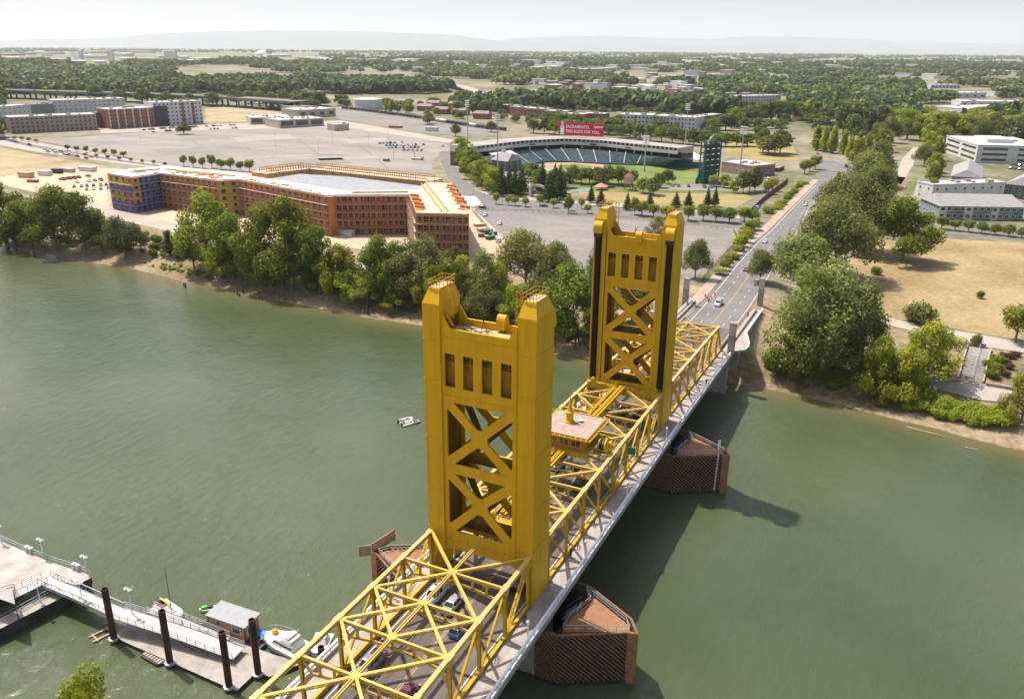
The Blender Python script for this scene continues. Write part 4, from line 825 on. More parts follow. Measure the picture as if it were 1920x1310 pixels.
def ptree(key, bx, by, ty, wpx, **kw):
    b = gat(bx, by); return tree(key, b, ht(b, ty), wpx*mpp(b) if wpx else None, **kw)
# ------------------------------------------------------------------ trees one can tell apart
GB = 'trees along the far river bank'
for k, bx, by, ty, w, lb in [
 ('b1', 14, 462, 338, 120, 'leafy green tree at the left edge of the photo on the far bank'),
 ('b2', 62, 466, 372, 90, 'rounded green tree between the two leftmost bank trees'),
 ('b1', 108, 474, 350, 118, 'tall pale topped tree left of the parked cars by the far bank'),
 ('b2', 160, 468, 360, 100, 'dark green tree with its foot in bushes, right of the tall pale one'),
 ('d1', 236, 492, 408, 78, 'solitary round tree on the sandy far bank'),
 ('t1', 318, 480, 432, 30, 'small dark narrow tree standing alone on the far bank'),
 ('b3', 392, 500, 362, 105, 'tall bright tree in front of the blue wrapped end of the building'),
 ('b1', 440, 525, 402, 100, 'broad tree just right of the tall bright one'),
 ('b3', 425, 545, 452, 70, 'low bright tree leaning over the sandy bank'),
 ('b2', 490, 540, 385, 100, 'tall tree with open limbs before the orange building'),
 ('b1', 548, 545, 374, 125, 'largest green tree before the orange building'),
 ('b3', 508, 560, 470, 85, 'bushy bright tree close to the water before the large one'),
 ('b1', 600, 560, 425, 90, 'green tree at the foot of the angle of the orange building'),
 ('b2', 580, 568, 480, 70, 'small tree by the water under the large ones'),
 ('f2', 640, 560, 460, 95, 'pale green feathery tree on the bank right of the large ones'),
 ('f2', 662, 590, 507, 82, 'light green willow hanging over the water'),
 ('b1', 708, 560, 442, 88, 'dense green tree below the end wing of the orange building'),
 ('b2', 752, 560, 452, 78, 'green tree behind the feathery greyish one'),
 ('f1', 795, 560, 445, 125, 'large greyish feathery tree left of the near tower'),
 ('b3', 745, 604, 548, 60, 'low bright bush of a tree at the waterline left of the near tower'),
 ('d1', 850, 500, 462, 40, 'small dark tree at the corner of the orange building'),
 ('f3', 905, 575, 468, 75, 'thin greyish tree just behind the near tower caps'),
 ('f2', 935, 575, 492, 60, 'light yellow green tree between the near tower caps'),
 ('d1', 905, 615, 530, 82, 'dark green tree filling the gap between the near tower caps'),
 ('d2', 985, 545, 434, 118, 'large dark olive tree right of the near tower'),
 ('d2', 1045, 545, 455, 70, 'dark olive tree touching the large one beside the grey lot'),
 ('b3', 975, 622, 535, 80, 'yellow green tree behind the right cap of the near tower'),
 ('b1', 1060, 640, 498, 130, 'big green tree between the two bridge towers'),
 ('f3', 1110, 610, 470, 60, 'pale thin tree against the left leg of the far tower'),
 ('f3', 1232, 450, 404, 50, 'pale grey shrubby tree seen between the caps of the far tower'),
 ('d2', 1303, 522, 449, 52, 'round olive tree right of the far tower beside the grey lot'),
 ('d1', 1185, 600, 520, 80, 'dark tree seen through the bracing of the far tower'),
 ('b3', 365, 510, 425, 60, 'small bright tree at the left foot of the tall bright one'),
 ('b1', 462, 556, 440, 80, 'dark green tree low on the bank before the bent facade'),
 ('b2', 530, 572, 455, 80, 'tree with a leaning trunk above the beach'),
 ('b1', 635, 572, 470, 70, 'dark green tree left of the pale feathery one'),
 ('b3', 690, 592, 520, 60, 'round bright shrubby tree beside the willow'),
 ('b1', 730, 585, 490, 70, 'full green tree just above the low waterline bush'),
 ('f2', 815, 600, 500, 85, 'pale willow touching the left edge of the near tower'),
 ('b2', 845, 600, 490, 80, 'green tree hidden behind the left leg of the near tower'),
 ('b3', 870, 560, 480, 60, 'bright tree beside the left cap of the near tower'),
 ('d1', 1015, 600, 500, 80, 'dark tree beside the right cap of the near tower'),
 ('b3', 1130, 640, 560, 80, 'bright tree low behind the far tower foot'),
 ('f2', 30, 468, 400, 70, 'light green willowy tree low at the left edge'),
 ('b1', 190, 470, 395, 60, 'leafy tree right of the four leftmost bank trees'),
 ('f1', 1530, 705, 492, 186, 'huge pale feathery tree on the right bank beside the bridge end'),
 ('f1', 1600, 690, 530, 130, 'feathery tree leaning right from the huge pale one'),
 ('b1', 1478, 712, 600, 95, 'dark lower tree beside the bridge end on the right bank'),
 ('f2', 1510, 715, 662, 60, 'bright bushy clump under the huge pale tree'),
 ('d2', 1425, 530, 468, 56, 'small brownish olive tree leaning over the road before the huge tree'),
 ('d2', 1500, 560, 445, 150, 'wide olive tree behind the huge pale one'),
 ('d2', 1560, 520, 372, 150, 'tall dark olive tree by the road at the edge of the golden field'),
 ('d1', 1620, 475, 338, 120, 'dark tree right of the road bend above the golden field'),
 ('d2', 1578, 430, 326, 110, 'olive tree crowding the road bend'),
 ('b1', 1690, 490, 372, 130, 'green spreading tree at the upper edge of the golden field'),
 ('d2', 1632, 420, 312, 84, 'olive tree above the golden field towards the garden plots'),
 ('d2', 1625, 380, 285, 90, 'rounded olive tree right of the road fork'),
 ('d1', 1640, 350, 268, 66, 'olive green tree beside the garden plots'),
 ('f2', 1640, 740, 632, 95, 'light green tree on the bank right of the huge pale one'),
 ('f2', 1735, 715, 606, 130, 'light green leaning tree left of the steps'),
 ('f2', 1690, 745, 650, 110, 'pale green willow on the bank below the path'),
 ('s4', 1724, 606, 566, 62, 'small brownish tree at the lower edge of the golden field'),
 ('r1', 1903, 642, 572, 62, 'fresh green round tree at the right edge by the path'),
 ('s4', 1828, 648, 626, 22, 'tiny dark tree in the planter above the steps'),
 ('f2', 1915, 790, 690, 85, 'pale willow at the right edge above the water'),
 ('s1', 1837, 560, 545, 14, 'tiny lone bush in the golden field'),
 ('s1', 1642, 515, 500, 20, 'small bush at the left edge of the golden field'),
 ]:
    if bx < 1000: by = min(by, itp(bx, [(0, 462), (250, 486), (500, 537), (780, 584), (1000, 612)])+(4 if ty > 500 else -2))
    ptree(k, bx, by, ty, w, name='bank_tree' if k[0] != 's' else 'bush', label=lb, group=GB)
# tree tops of the near bank, bottom left corner
p = at(195, 1253, 3.0); tree('b3', (p.x-1.5, p.y-3.0, ground(p.x, p.y-3)), 3.0-ground(p.x, p.y-3)+0.6, 9.5, name='bank_tree', label='yellowish tree crown poking up at the lower left edge', group='near bank trees')
p = at(30, 1294, 1.0); tree('b3', (p.x-1.5, p.y-3.0, ground(p.x, p.y-3)), 1.0-ground(p.x, p.y-3), 6.5, name='bank_tree', label='small yellow green crown in the lower left corner', group='near bank trees')
# bushes scattered on the bank slopes (past counting: one mass each)
def scatter(name, specs, parent=None, **kw):
    """merge many small copies of a crown into one object of stuff"""
    Vs = []
    for key, loc, h, w in specs:
        tm, cm, rad, top = SP[key]; n = len(cm.vertices); a = np.empty(3*n, np.float32); cm.vertices.foreach_get('co', a); a = a.reshape(-1, 3)
        keep = n if h > 2.2 else n//2; a = a[:keep//4*4].copy(); th = rnd.uniform(0, 6.28); c, s = math.cos(th), math.sin(th)
        b = np.stack([(a[:, 0]*c-a[:, 1]*s)*w/2/rad, (a[:, 0]*s+a[:, 1]*c)*w/2/rad, a[:, 2]*h/top], 1)+np.array(loc, np.float32); Vs.append(b)
    return link(name, qmesh(name, np.concatenate(Vs), kw.pop('mtl')), kind='stuff', **kw)
def bushes(name, poly, n, hr, keys, mtl, **kw):
    P = G_(poly); xs_ = [p.x for p in P]; ys_ = [p.y for p in P]; out = []
    def inside(x, y):
        c = False
        for i in range(len(P)):
            a, b = P[i], P[i-1]
            if (a.y > y) != (b.y > y) and x < (b.x-a.x)*(y-a.y)/(b.y-a.y)+a.x: c = not c
        return c
    k = 0
    while len(out) < n and k < n*60:
        k += 1; x, y = rnd.uniform(min(xs_), max(xs_)), rnd.uniform(min(ys_), max(ys_))
        if inside(x, y): h = rnd.uniform(*hr); out.append((rnd.choice(keys), (x, y, ground(x, y)), h, h*rnd.uniform(1.2, 2.0)))
    return scatter(name, out, mtl=mtl, **kw)
bushes('undergrowth', [(0, 438), (200, 464), (420, 515), (620, 556), (720, 570), (720, 545), (560, 505), (350, 460), (200, 436), (0, 425)], 90, (1.2, 4.0), ['s1', 's2'], LF['mid'], label='green scrub under the trees of the far bank, left of the bridge', cat='scrub')
bushes('undergrowth', [(720, 550), (1100, 615), (1100, 635), (900, 605), (720, 572)], 45, (1.5, 4.0), ['s1', 's2'], LF['mid'], label='green scrub under the trees behind the towers', cat='scrub')
bushes('undergrowth', [(1440, 650), (1640, 710), (1740, 750), (1700, 775), (1560, 735), (1440, 700)], 34, (1.0, 3.2), ['s1', 's2'], LF['bright'], label='bright scrub below the big trees of the right bank', cat='scrub')
bushes('undergrowth', [(1690, 742), (1800, 765), (1920, 790), (1920, 812), (1800, 795), (1700, 772)], 55, (1.5, 3.4), ['s1', 's2'], LF['bright'], label='dense green hedge of reeds and scrub at the water, lower right', cat='scrub')
bushes('dry_reeds', [(300, 490), (420, 520), (440, 535), (330, 512), (250, 492)], 40, (0.6, 1.5), ['s2'], LF['bright'], label='low yellow green reeds on the sandy bank by the solitary tree', cat='reeds')
ORD = ['leftmost', 'second from left', 'third from left', 'fourth from left', 'fifth from left', 'sixth from left', 'seventh from left', 'eighth from left', 'ninth from left', 'tenth from left']+['eleventh from left', 'twelfth from left', 'twelfth from right', 'eleventh from right', 'tenth from right', 'ninth from right', 'eighth from right', 'seventh from right', 'sixth from right', 'fifth from right', 'fourth from right', 'third from right', 'second from right', 'rightmost']+['last of the row']*40
def band(key, pts, hpx, wpx, name, label0, group, jit=0.15):
    for i_, (bx, by) in enumerate(sorted(pts)):
        label = label0 if len(pts) == 1 else label0+', '+(ORD[i_] if i_ <= len(pts)/2 or len(pts) < 9 and i_ < len(pts)-1 else ORD[26-len(pts)+i_])
        ptree(key if isinstance(key, str) else rnd.choice(key), bx, by, by-hpx*rnd.uniform(1-jit, 1+jit), wpx*rnd.uniform(1-jit, 1+jit), name=name, label=label, group=group)
def along(p, q, n): return [(lerp(p[0], q[0], i/(n-1)), lerp(p[1], q[1], i/(n-1))) for i in range(n)]
def pl(pts, n):
    L = [0]
    for a, b in zip(pts, pts[1:]): L.append(L[-1]+math.hypot(b[0]-a[0], b[1]-a[1]))
    o = []
    for i in range(n):
        s = L[-1]*i/(n-1)
        for k in range(len(pts)-1):
            if s <= L[k+1]+1e-6: t = (s-L[k])/(L[k+1]-L[k]); o.append((lerp(pts[k][0], pts[k+1][0], t), lerp(pts[k][1], pts[k+1][1], t))); break
    return o
band('r1', pl([(345, 312), (362, 314), (376, 316), (396, 315), (414, 318), (432, 319), (450, 321), (468, 322)], 8), 21, 17, 'street_tree', 'small round tree in the row of eight before the big lot', 'row of eight street trees', 0.22)
band('r1', pl([(127, 282), (205, 292), (232, 295)], 7), 12, 12, 'street_tree', 'small round tree along the pale street left of the big lot', 'street trees left of the big lot')
band('r2', pl([(28, 263), (68, 268)], 4), 9, 10, 'street_tree', 'tiny street tree near the left apartment blocks', 'street trees at the left blocks')
band('r2', pl([(160, 294), (310, 312)], 8), 9, 8, 'street_tree', 'tiny tree on the building side of the pale street', 'street trees on the building side')
band(['b3', 'b1'], pl([(872, 316), (880, 328), (893, 343), (908, 352), (925, 362)], 10), 50, 42, 'street_tree', 'leafy tree in the double row beside the curved street', 'leafy trees beside the curved street')
band(['b3', 'm4'], pl([(868, 292), (862, 300), (880, 310), (895, 325)], 7), 38, 34, 'street_tree', 'leafy tree at the stadium end of the curved street', 'leafy trees at the stadium corner')
band('c1', [(940, 368), (966, 368), (955, 362), (978, 364)], 56, 32, 'conifer', 'dark conifer at the stadium gate', 'dark conifers at the stadium gate')
band('c1', [(1030, 378), (1050, 374), (1016, 368), (1040, 366)], 58, 36, 'conifer', 'tall dark conifer left of the playground', 'conifers left of the playground')
band('r2', [(930, 383), (953, 385), (966, 386), (985, 388), (1012, 386), (1038, 390), (1066, 395), (1090, 392), (1102, 400), (1140, 398)], 20, 14, 'street_tree', 'young bright tree on the pavement of the cross street', 'young trees along the cross street')
band('m3', [(1066, 400), (1190, 403)], 30, 24, 'street_tree', 'fuller tree on the cross street behind the far tower', 'fuller trees on the cross street')
band(['r1', 'r2'], [(1290, 414), (1318, 414), (1342, 416), (1367, 418), (1395, 416), (1410, 417), (1225, 408), (1250, 410), (1203, 405)], 27, 29, 'street_tree', 'round topped street tree at the corner of the grey lot', 'round street trees at the grey lot corner')
band('c1', [(1176, 394), (1218, 391), (1267, 392), (1290, 390), (1326, 388), (1340, 387), (1126, 386), (1108, 380)], 36, 20, 'conifer', 'small dark conifer on the golden lawn before the ball park', 'small conifers on the golden lawn')
band(['m3', 'm1', 'm5'], [(1010, 345), (1040, 350), (1074, 343), (1090, 345), (1105, 345), (1120, 342), (1140, 345), (1160, 348), (1205, 362), (1236, 352), (1252, 345), (1225, 366), (1185, 347), (990, 335), (1060, 352), (1000, 340), (1165, 345), (1130, 350)], 31, 32, 'park_tree', 'leafy tree between the playground and the ball field', 'leafy trees before the ball field')
band('m5', [(1405, 360), (1393, 362), (1415, 358)], 46, 30, 'conifer', 'big dark tree beside the scoreboard', 'big dark trees by the scoreboard')
band(['m4', 'r2'], [(1375, 362), (1358, 352), (1338, 350), (1448, 358), (1440, 364)], 22, 22, 'park_tree', 'yellow green tree at the foot of the scoreboard', 'bright trees at the scoreboard')
band(['s2', 'r2', 'f2', 's1'], pl([(1350, 515), (1370, 492), (1390, 465), (1402, 440), (1418, 425)], 13), 18, 24, 'street_tree', 'low bright tree in the planting strip left of the bridge road', 'trees in the planting strip', 0.5)
band('s2', pl([(1440, 400), (1465, 385), (1490, 360), (1505, 345)], 12), 11, 18, 'bush', 'round bush on the slope left of the road', 'bushes on the slope left of the road', 0.5)
band('r1', [(1518, 322), (1528, 318), (1508, 326)], 24, 22, 'street_tree', 'dark round tree at the road bend', 'trees at the road bend')
band('t2', pl([(1562, 352), (1572, 336)], 5), 16, 9, 'street_tree', 'narrow tree in the road median', 'narrow trees in the median')
band('t2', [(1592, 300), (1602, 306), (1612, 302), (1608, 296), (1625, 300), (1580, 290), (1545, 285), (1530, 282), (1560, 288)], 44, 20, 'poplar', 'bright yellow green poplar behind the road bend', 'poplars behind the road bend')
band('m5', [(1440, 290), (1452, 292), (1430, 286), (1462, 288)], 42, 40, 'park_tree', 'big dark tree on the dry knoll right of the ball park', 'dark trees on the dry knoll')
band(['r1', 'm3'], pl([(1765, 430), (1840, 438), (1915, 446)], 7), 22, 24, 'street_tree', 'rounded tree along the street before the right apartments', 'trees before the right apartments')
band(['m3', 'm4'], pl([(1752, 330), (1748, 350), (1755, 300), (1745, 372)], 7), 40, 30, 'park_tree', 'fresh green tree left of the grey roofed houses', 'trees left of the grey roofed houses')
band(['b3', 'm4'], pl([(1700, 262), (1760, 268), (1830, 272), (1915, 276)], 10), 52, 52, 'park_tree', 'bright tree in the belt behind the white office block', 'bright trees behind the office block')
band(['m5', 'd1'], pl([(1850, 276), (1920, 284)], 5), 62, 50, 'park_tree', 'dark tree at the right end of the tree belt', 'dark trees at the right end of the belt')
band(['m4', 'm3', 'd2'], [(1655, 300), (1648, 272), (1740, 292), (1732, 312), (1742, 276), (1668, 268), (1655, 285)], 44, 38, 'park_tree', 'mixed green tree near the narrow lane', 'trees near the narrow lane')
band(['m1', 'm2', 'm5'], pl([(1600, 265), (1660, 250), (1580, 250)], 7), 50, 48, 'park_tree', 'large green tree above the road bend', 'large trees above the road bend')
band('d1', [(345, 252)], 18, 28, 'park_tree', 'lone dark tree on the lot by the brick apartments', None)
band('m5', [(802, 234), (854, 256), (805, 232), (921, 248)], 22, 24, 'park_tree', 'dark round tree beside the rail yard', 'dark trees by the rail yard')
band('m4', [(728, 212), (735, 214), (745, 213), (762, 212), (768, 214)], 26, 18, 'poplar', 'pale green tree right of the white storage tank', 'pale trees by the storage tank')
band(['m1', 'm5', 'm2'], pl([(470, 195), (500, 200), (555, 206), (600, 200), (610, 196), (390, 200), (295, 196), (180, 190)], 14), 27, 32, 'park_tree', 'dark green tree beside the elevated road', 'trees beside the elevated road')
band(['m1', 'm2', 'm3', 'm5'], pl([(1000, 250), (1040, 252), (1150, 252), (1200, 262), (1250, 268), (1330, 275), (1400, 275), (1420, 268)], 22), 28, 34, 'park_tree', 'green tree in the belt behind the ball park', 'tree belt behind the ball park')
band(['m1', 'm2', 'm4'], pl([(1360, 245), (1420, 230), (1500, 225), (1560, 232), (1620, 225)], 16), 36, 40, 'park_tree', 'green tree in the open park beyond the ball park', 'trees beyond the ball park')
band(['m1', 'm2', 'm5'], pl([(860, 215), (930, 215), (1010, 205), (1080, 200), (1200, 200)], 14), 26, 32, 'park_tree', 'green tree among the red row houses', 'trees among the red row houses')
MK = ['m1', 'm2', 'm3', 'm4', 'm5']
bushes('parkland_trees', [(1000, 226), (1160, 230), (1160, 212), (1330, 203), (1500, 198), (1640, 212), (1640, 250), (1560, 258), (1500, 246), (1340, 260), (1150, 262), (1000, 250)], 170, (7, 14), MK, LF['dist'], label='mixed trees filling the blocks beyond the ball park', cat='woodland')
bushes('parkland_trees', [(740, 196), (860, 190), (1000, 190), (1150, 212), (1060, 240), (900, 226), (780, 220)], 90, (5, 11), MK, LF['dist'], label='garden trees round the red houses beyond the rail yard', cat='woodland')
bushes('parkland_trees', [(1640, 222), (1920, 228), (1920, 258), (1740, 256), (1660, 250)], 60, (10, 17), MK, LF['bright'], label='yellow green tree belt behind the white office block', cat='woodland')
bushes('parkland_trees', [(440, 190), (660, 190), (760, 205), (640, 200), (560, 204), (450, 198)], 36, (8, 14), MK, LF['dist'], label='trees at the right end of the elevated road', cat='woodland')
# the far woods: nobody could count these
def wood(name, n, dist, ang, h, mtl, seed, thr=0.0, **kw):
    rng = np.random.default_rng(seed); out = []; tries = 0; C = []; S = []
    a0, a1 = R(ang[0]), R(ang[1])
    while len(C) < n and tries < n*6:
        tries += 1; d = math.sqrt(rng.uniform(dist[0]**2, dist[1]**2)); a = rng.uniform(a0, a1); x = CAM[0]+d*math.sin(YAW+a); y = CAM[1]+d*math.cos(YAW+a)
        v = pnoise((x/420.0, y/300.0, seed*1.3))+0.45*pnoise((x/110.0, y/90.0, 4))
        if v < thr: continue
        if blocked(x, y): continue
        C.append((x, y)); S.append(rng.uniform(0.65, 1.35)*h)
    C = np.array(C); S = np.array(S); k = 48 if dist[0] < 1900 else 26; N_ = len(C)
    dirs = rng.normal(size=(N_, k, 3)); dirs[..., 2] = np.abs(dirs[..., 2])*0.9-0.15; dirs /= np.linalg.norm(dirs, axis=2)[..., None]
    P = np.concatenate([C, np.full((N_, 1), -4.0)], 1)[:, None, :]+dirs*np.array([0.55, 0.55, 0.5])*S[:, None, None]*rng.uniform(0.75, 1.08, (N_, k, 1))+np.array([0, 0, 1])*(S*0.52)[:, None, None]
    Nn = dirs+rng.normal(size=dirs.shape)*0.35; Nn /= np.linalg.norm(Nn, axis=2)[..., None]
    sz = (S[:, None]*rng.uniform(0.16, 0.27, (N_, k))*(26/k)**0.5).ravel()
    return link(name, qmesh(name, quads(P.reshape(-1, 3), Nn.reshape(-1, 3), sz, rng), mtl), kind='stuff', **kw)
def pin(x, y, P):
    c = False
    for i in range(len(P)):
        a, b = P[i], P[i-1]
        if (a.y > y) != (b.y > y) and x < (b.x-a.x)*(y-a.y)/(b.y-a.y)+a.x: c = not c
    return c
CLEAR = [G_(q) for q in ([(0, 176), (440, 188), (560, 198), (640, 200), (1000, 236), (1380, 262), (1500, 262), (1640, 280), (1640, 320), (1900, 330), (1900, 600), (0, 600)],
    [(385, 200), (480, 196), (700, 182), (1000, 222), (1200, 240), (1200, 262), (380, 262)],
    [(750, 140), (800, 148), (920, 186), (912, 190), (790, 156), (745, 150)],
    [(1100, 232), (1320, 212), (1330, 255), (1100, 250)], [(1350, 180), (1480, 180), (1490, 208), (1350, 208)], [(1700, 200), (1920, 185), (1920, 226), (1700, 226)], [(1720, 164), (1860, 164), (1870, 190), (1730, 190)],
    [(0, 100), (600, 100), (600, 112), (200, 116), (0, 116)])]
r3 = random.Random(21); FB = []
for (x0, x1, y0, y1, n, w0, w1) in [(0, 600, 103, 120, 34, 16, 60), (0, 260, 96, 104, 10, 20, 60), (560, 1000, 108, 126, 30, 10, 36), (640, 1000, 120, 134, 22, 8, 20), (1000, 1300, 112, 140, 32, 10, 34), (1150, 1300, 140, 175, 20, 8, 26), (1300, 1700, 112, 128, 40, 8, 34), (1300, 1900, 126, 158, 30, 8, 26), (1640, 1920, 108, 122, 16, 10, 30), (1000, 1160, 150, 178, 20, 9, 26), (1180, 1330, 165, 205, 12, 10, 30), (60, 640, 150, 170, 10, 8, 16), (30, 100, 150, 160, 2, 30, 45)]:
    for i in range(n):
        x, y = r3.uniform(x0, x1), r3.uniform(y0, y1); w = r3.uniform(w0, w1)*1.3; p = at(x, y, -4); mp = mpp(p); L = w*mp; h = r3.uniform(6, 11)*(1+mp/7)
        wl_ = r3.choice('WWCWRBT'); nm = 'house' if L < 22 and mp < 3 else 'warehouse'
        FB.append((p, L, h, wl_, nm, x, mp))
FB2 = [(at(225, 116, -4), 330), (at(345, 116, -4), 560), (at(163, 113, -4), 220), (at(495, 110, -4), 300), (at(1410, 206, -4), 80), (at(1790, 187, -4), 100), (at(1760, 225, -4), 80)]
FBX = np.array([(p.x, p.y, L, min(700, 0.11*math.hypot(p.x-CAM[0], p.y-CAM[1]))) for p, L in FB2]+[(p.x, p.y, L, min(420, 0.085*math.hypot(p.x-CAM[0], p.y-CAM[1]))) for p, L, *_ in FB])
def blocked(x, y):
    if any(pin(x, y, P) for P in CLEAR): return True
    dx, dy = x-FBX[:, 0], y-FBX[:, 1]; ux, uy = math.sin(YAW), math.cos(YAW); f = dx*ux+dy*uy; l = np.abs(dx*uy-dy*ux)
    return bool(((l < FBX[:, 2]/2+8) & (f > -45-FBX[:, 3]) & (f < 40)).any())
wood('woodland', 5200, (1150, 2100), (-36, 36), 18, LF['wood'], 1, -0.02, label='green suburban trees beyond the elevated road and ball park', cat='woodland')
wood('woodland', 9000, (2000, 3600), (-36, 36), 16, LF['wood'], 2, 0.08, label='dark belt of trees across the middle distance', cat='woodland')
wood('woodland', 9000, (3500, 6500), (-36, 36), 20, LF['wood'], 3, 0.12, label='thinner trees among far warehouses below the plain', cat='woodland')
wood('woodland', 5000, (6300, 16000), (-36, 36), 22, LF['wood'], 4, 0.26, label='scattered tree lines on the far plain below the hills', cat='woodland')
wood('woodland', 900, (900, 1500), (-36, -10), 14, LF['wood'], 6, -0.1, label='lighter green trees near the elevated road on the left', cat='woodland')
wood('woodland', 2600, (1000, 2400), (12, 36), 16, LF['wood'], 7, -0.15, label='fuller green trees beyond the right side warehouses', cat='woodland')
# ------------------------------------------------------------------ buildings
def wl(name, c, **k): return mat(name, c, 0.85, 0.10, 0.35, coord='World', **k)
WHITE = wl('white_wall', (0.66, 0.65, 0.63)); ROOFW = mat('white_roof', (0.72, 0.69, 0.66), 0.85, 0.10, 0.15, coord='World'); TAN = wl('tan_wall', (0.34, 0.27, 0.22)); BRICK = wl('brick_wall', (0.32, 0.12, 0.08))
CHAR = wl('charcoal_wall', (0.05, 0.055, 0.065)); ROOFG = mat('grey_roof', (0.33, 0.30, 0.29), 0.9, 0.14, 0.3, coord='World'); REDW = wl('red_brown_wall', (0.28, 0.10, 0.07)); SLATE = mat('grey_shingle', (0.29, 0.275, 0.27), 0.9, 0.15, 0.8, coord='World')
GREENW = wl('grey_green_siding', (0.10, 0.13, 0.12)); CREAM = wl('cream_wall', (0.50, 0.42, 0.33)); BLUEW = wl('blue_grey_siding', (0.20, 0.24, 0.26))
WINM = {}
def winmesh(key, fr):
    if key not in WINM:
        m = MB(); m.plate([(-.5, 0), (.5, 0), (.5, 1), (-.5, 1)], [[(-.4, .1), (.4, .1), (.4, .9), (-.4, .9)]], lambda a, b, c: (a, c, b), -0.09, 0.0)
        m.plate([(-.4, .1), (.4, .1), (.4, .9), (-.4, .9)], [], lambda a, b, c: (a, c, b), -0.03, 0.0, 1); WINM[key] = m.mesh('window_'+key, [fr, GLS])
    return WINM[key]
WFR = mat('window_frame_white', (0.6, 0.6, 0.6), 0.6, 0.05); WFD = mat('window_frame_dark', (0.06, 0.06, 0.06), 0.6, 0.05)
def house(name, label, a, b, depth, h, wall, roof, floors=3, nx=6, ny=2, ws=(1.6, 1.7), fr='white', group=None, cat='building', z=None, gable=0.0, hroof=None, parapet=0.5, acc=None, base=None):
    """rectangular building from the two front foot corners (photo pixels); depth runs away from the camera"""
    A, B = (gat(*a), gat(*b)) if z is None else (at(*a, z), at(*b, z)); B.z = A.z = min(A.z, B.z)
    d = B-A; Lx = d.length; t = empty(name, A, math.atan2(d.y, d.x), label=label, cat=cat, group=group)
    m = MB(); m.box(0, Lx, 0, depth, -0.5, h); m.build('wall', wall, t)
    if acc:
        for (u0, u1, v0, v1, mt) in acc:
            k = MB(); k.box(u0*Lx, u1*Lx, -0.25, 0.4, v0*h, v1*h+0.02); k.build('wall_panel', mt, t)
    m = MB()
    if gable:
        e = 0.8; Rm = Lx > depth
        if Rm: m.hexa([(-e, -e, h), (Lx+e, -e, h), (Lx+e, depth+e, h), (-e, depth+e, h)], [(gable*0.4, depth/2-0.1, h+gable), (Lx-gable*0.4, depth/2-0.1, h+gable), (Lx-gable*0.4, depth/2+0.1, h+gable), (gable*0.4, depth/2+0.1, h+gable)])
        else: m.hexa([(-e, -e, h), (Lx+e, -e, h), (Lx+e, depth+e, h), (-e, depth+e, h)], [(Lx/2-0.1, gable*0.4, h+gable), (Lx/2+0.1, gable*0.4, h+gable), (Lx/2+0.1, depth-gable*0.4, h+gable), (Lx/2-0.1, depth-gable*0.4, h+gable)])
    else:
        m.box(-0.25, Lx+0.25, -0.25, depth+0.25, h+0.002, h+0.25)
        if parapet:
            for q in ((-0.25, Lx+0.25, -0.25, 0.1), (-0.25, Lx+0.25, depth-0.1, depth+0.25), (-0.25, 0.1, 0.101, depth-0.101), (Lx-0.1, Lx+0.25, 0.101, depth-0.101)): m.box(*q, h+0.251, h+0.25+parapet)
    rf = m.build('roof', roof, t)
    if not gable and Lx > 12:
        r2 = random.Random(int(Lx*10)); 
        for i in range(min(8, int(Lx*depth/160)+1)):
            u, v = r2.uniform(0.1, 0.9)*Lx, r2.uniform(0.15, 0.8)*depth; s = r2.uniform(0.8, 2.0); k = MB(); k.box(u-s, u+s, v-s*0.7, v+s*0.7, h+0.25, h+0.25+s*0.9); k.build('rooftop_unit', ROOFG, t)
    if floors:
        wm_ = winmesh(fr, WFR if fr == 'white' else WFD); fh = h/floors; cnt = 0
        for f in range(floors):
            for i in range(nx):
                if cnt < 96: link('window', wm_, t, ((i+0.5)*Lx/nx, -0.004 if not acc else -0.26, f*fh+fh*0.28), 0, (min(ws[0], Lx/nx*0.8), 1, min(ws[1], fh*0.6))); cnt += 1
            side = pix(A+Vector((0, 0, 1)))[0] > 1000
            for i in range(ny):
                if cnt < 99:
                    if side: link('window', wm_, t, (-0.004, depth-(i+0.5)*depth/ny, f*fh+fh*0.28), -math.pi/2, (min(ws[0], depth/ny*0.8), 1, min(ws[1], fh*0.6)))
                    else: link('window', wm_, t, (Lx+0.004, (i+0.5)*depth/ny, f*fh+fh*0.28), math.pi/2, (min(ws[0], depth/ny*0.8), 1, min(ws[1], fh*0.6)))
                    cnt += 1
    return t
# the timber framed block under construction
OSB = mat('orange_sheathing', (0.74, 0.27, 0.09), 0.85, 0.35, 0.22, coord='World', c2=(0.50, 0.155, 0.055)); BWRAP = mat('blue_wrap', (0.05, 0.11, 0.42), 0.6, 0.15, 0.2, coord='World', c2=(0.12, 0.14, 0.40))
YWRAP = mat('yellow_wrap', (0.58, 0.42, 0.04), 0.6, 0.2, 0.2, coord='World'); PLY = mat('plywood_deck', (0.74, 0.56, 0.36), 0.85, 0.12, 0.25, coord='World'); MEMB = mat('white_membrane', (0.78, 0.73, 0.68), 0.8, 0.12, 0.12, coord='World')
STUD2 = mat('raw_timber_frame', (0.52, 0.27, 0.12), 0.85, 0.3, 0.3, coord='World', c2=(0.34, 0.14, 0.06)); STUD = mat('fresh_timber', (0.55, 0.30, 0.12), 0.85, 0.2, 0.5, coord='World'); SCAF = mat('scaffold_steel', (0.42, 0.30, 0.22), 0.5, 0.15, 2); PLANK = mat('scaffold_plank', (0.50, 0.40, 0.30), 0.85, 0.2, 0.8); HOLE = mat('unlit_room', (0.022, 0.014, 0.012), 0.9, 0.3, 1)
ZR = 14.0
T = lambda px, py, z=ZR: at(px, py, z)
cb = empty('construction_block', T(616, 369, -4.0), label='long angled five storey apartment block under construction, orange sheathing and pale roof deck', cat='building')
org = cb.location.copy()
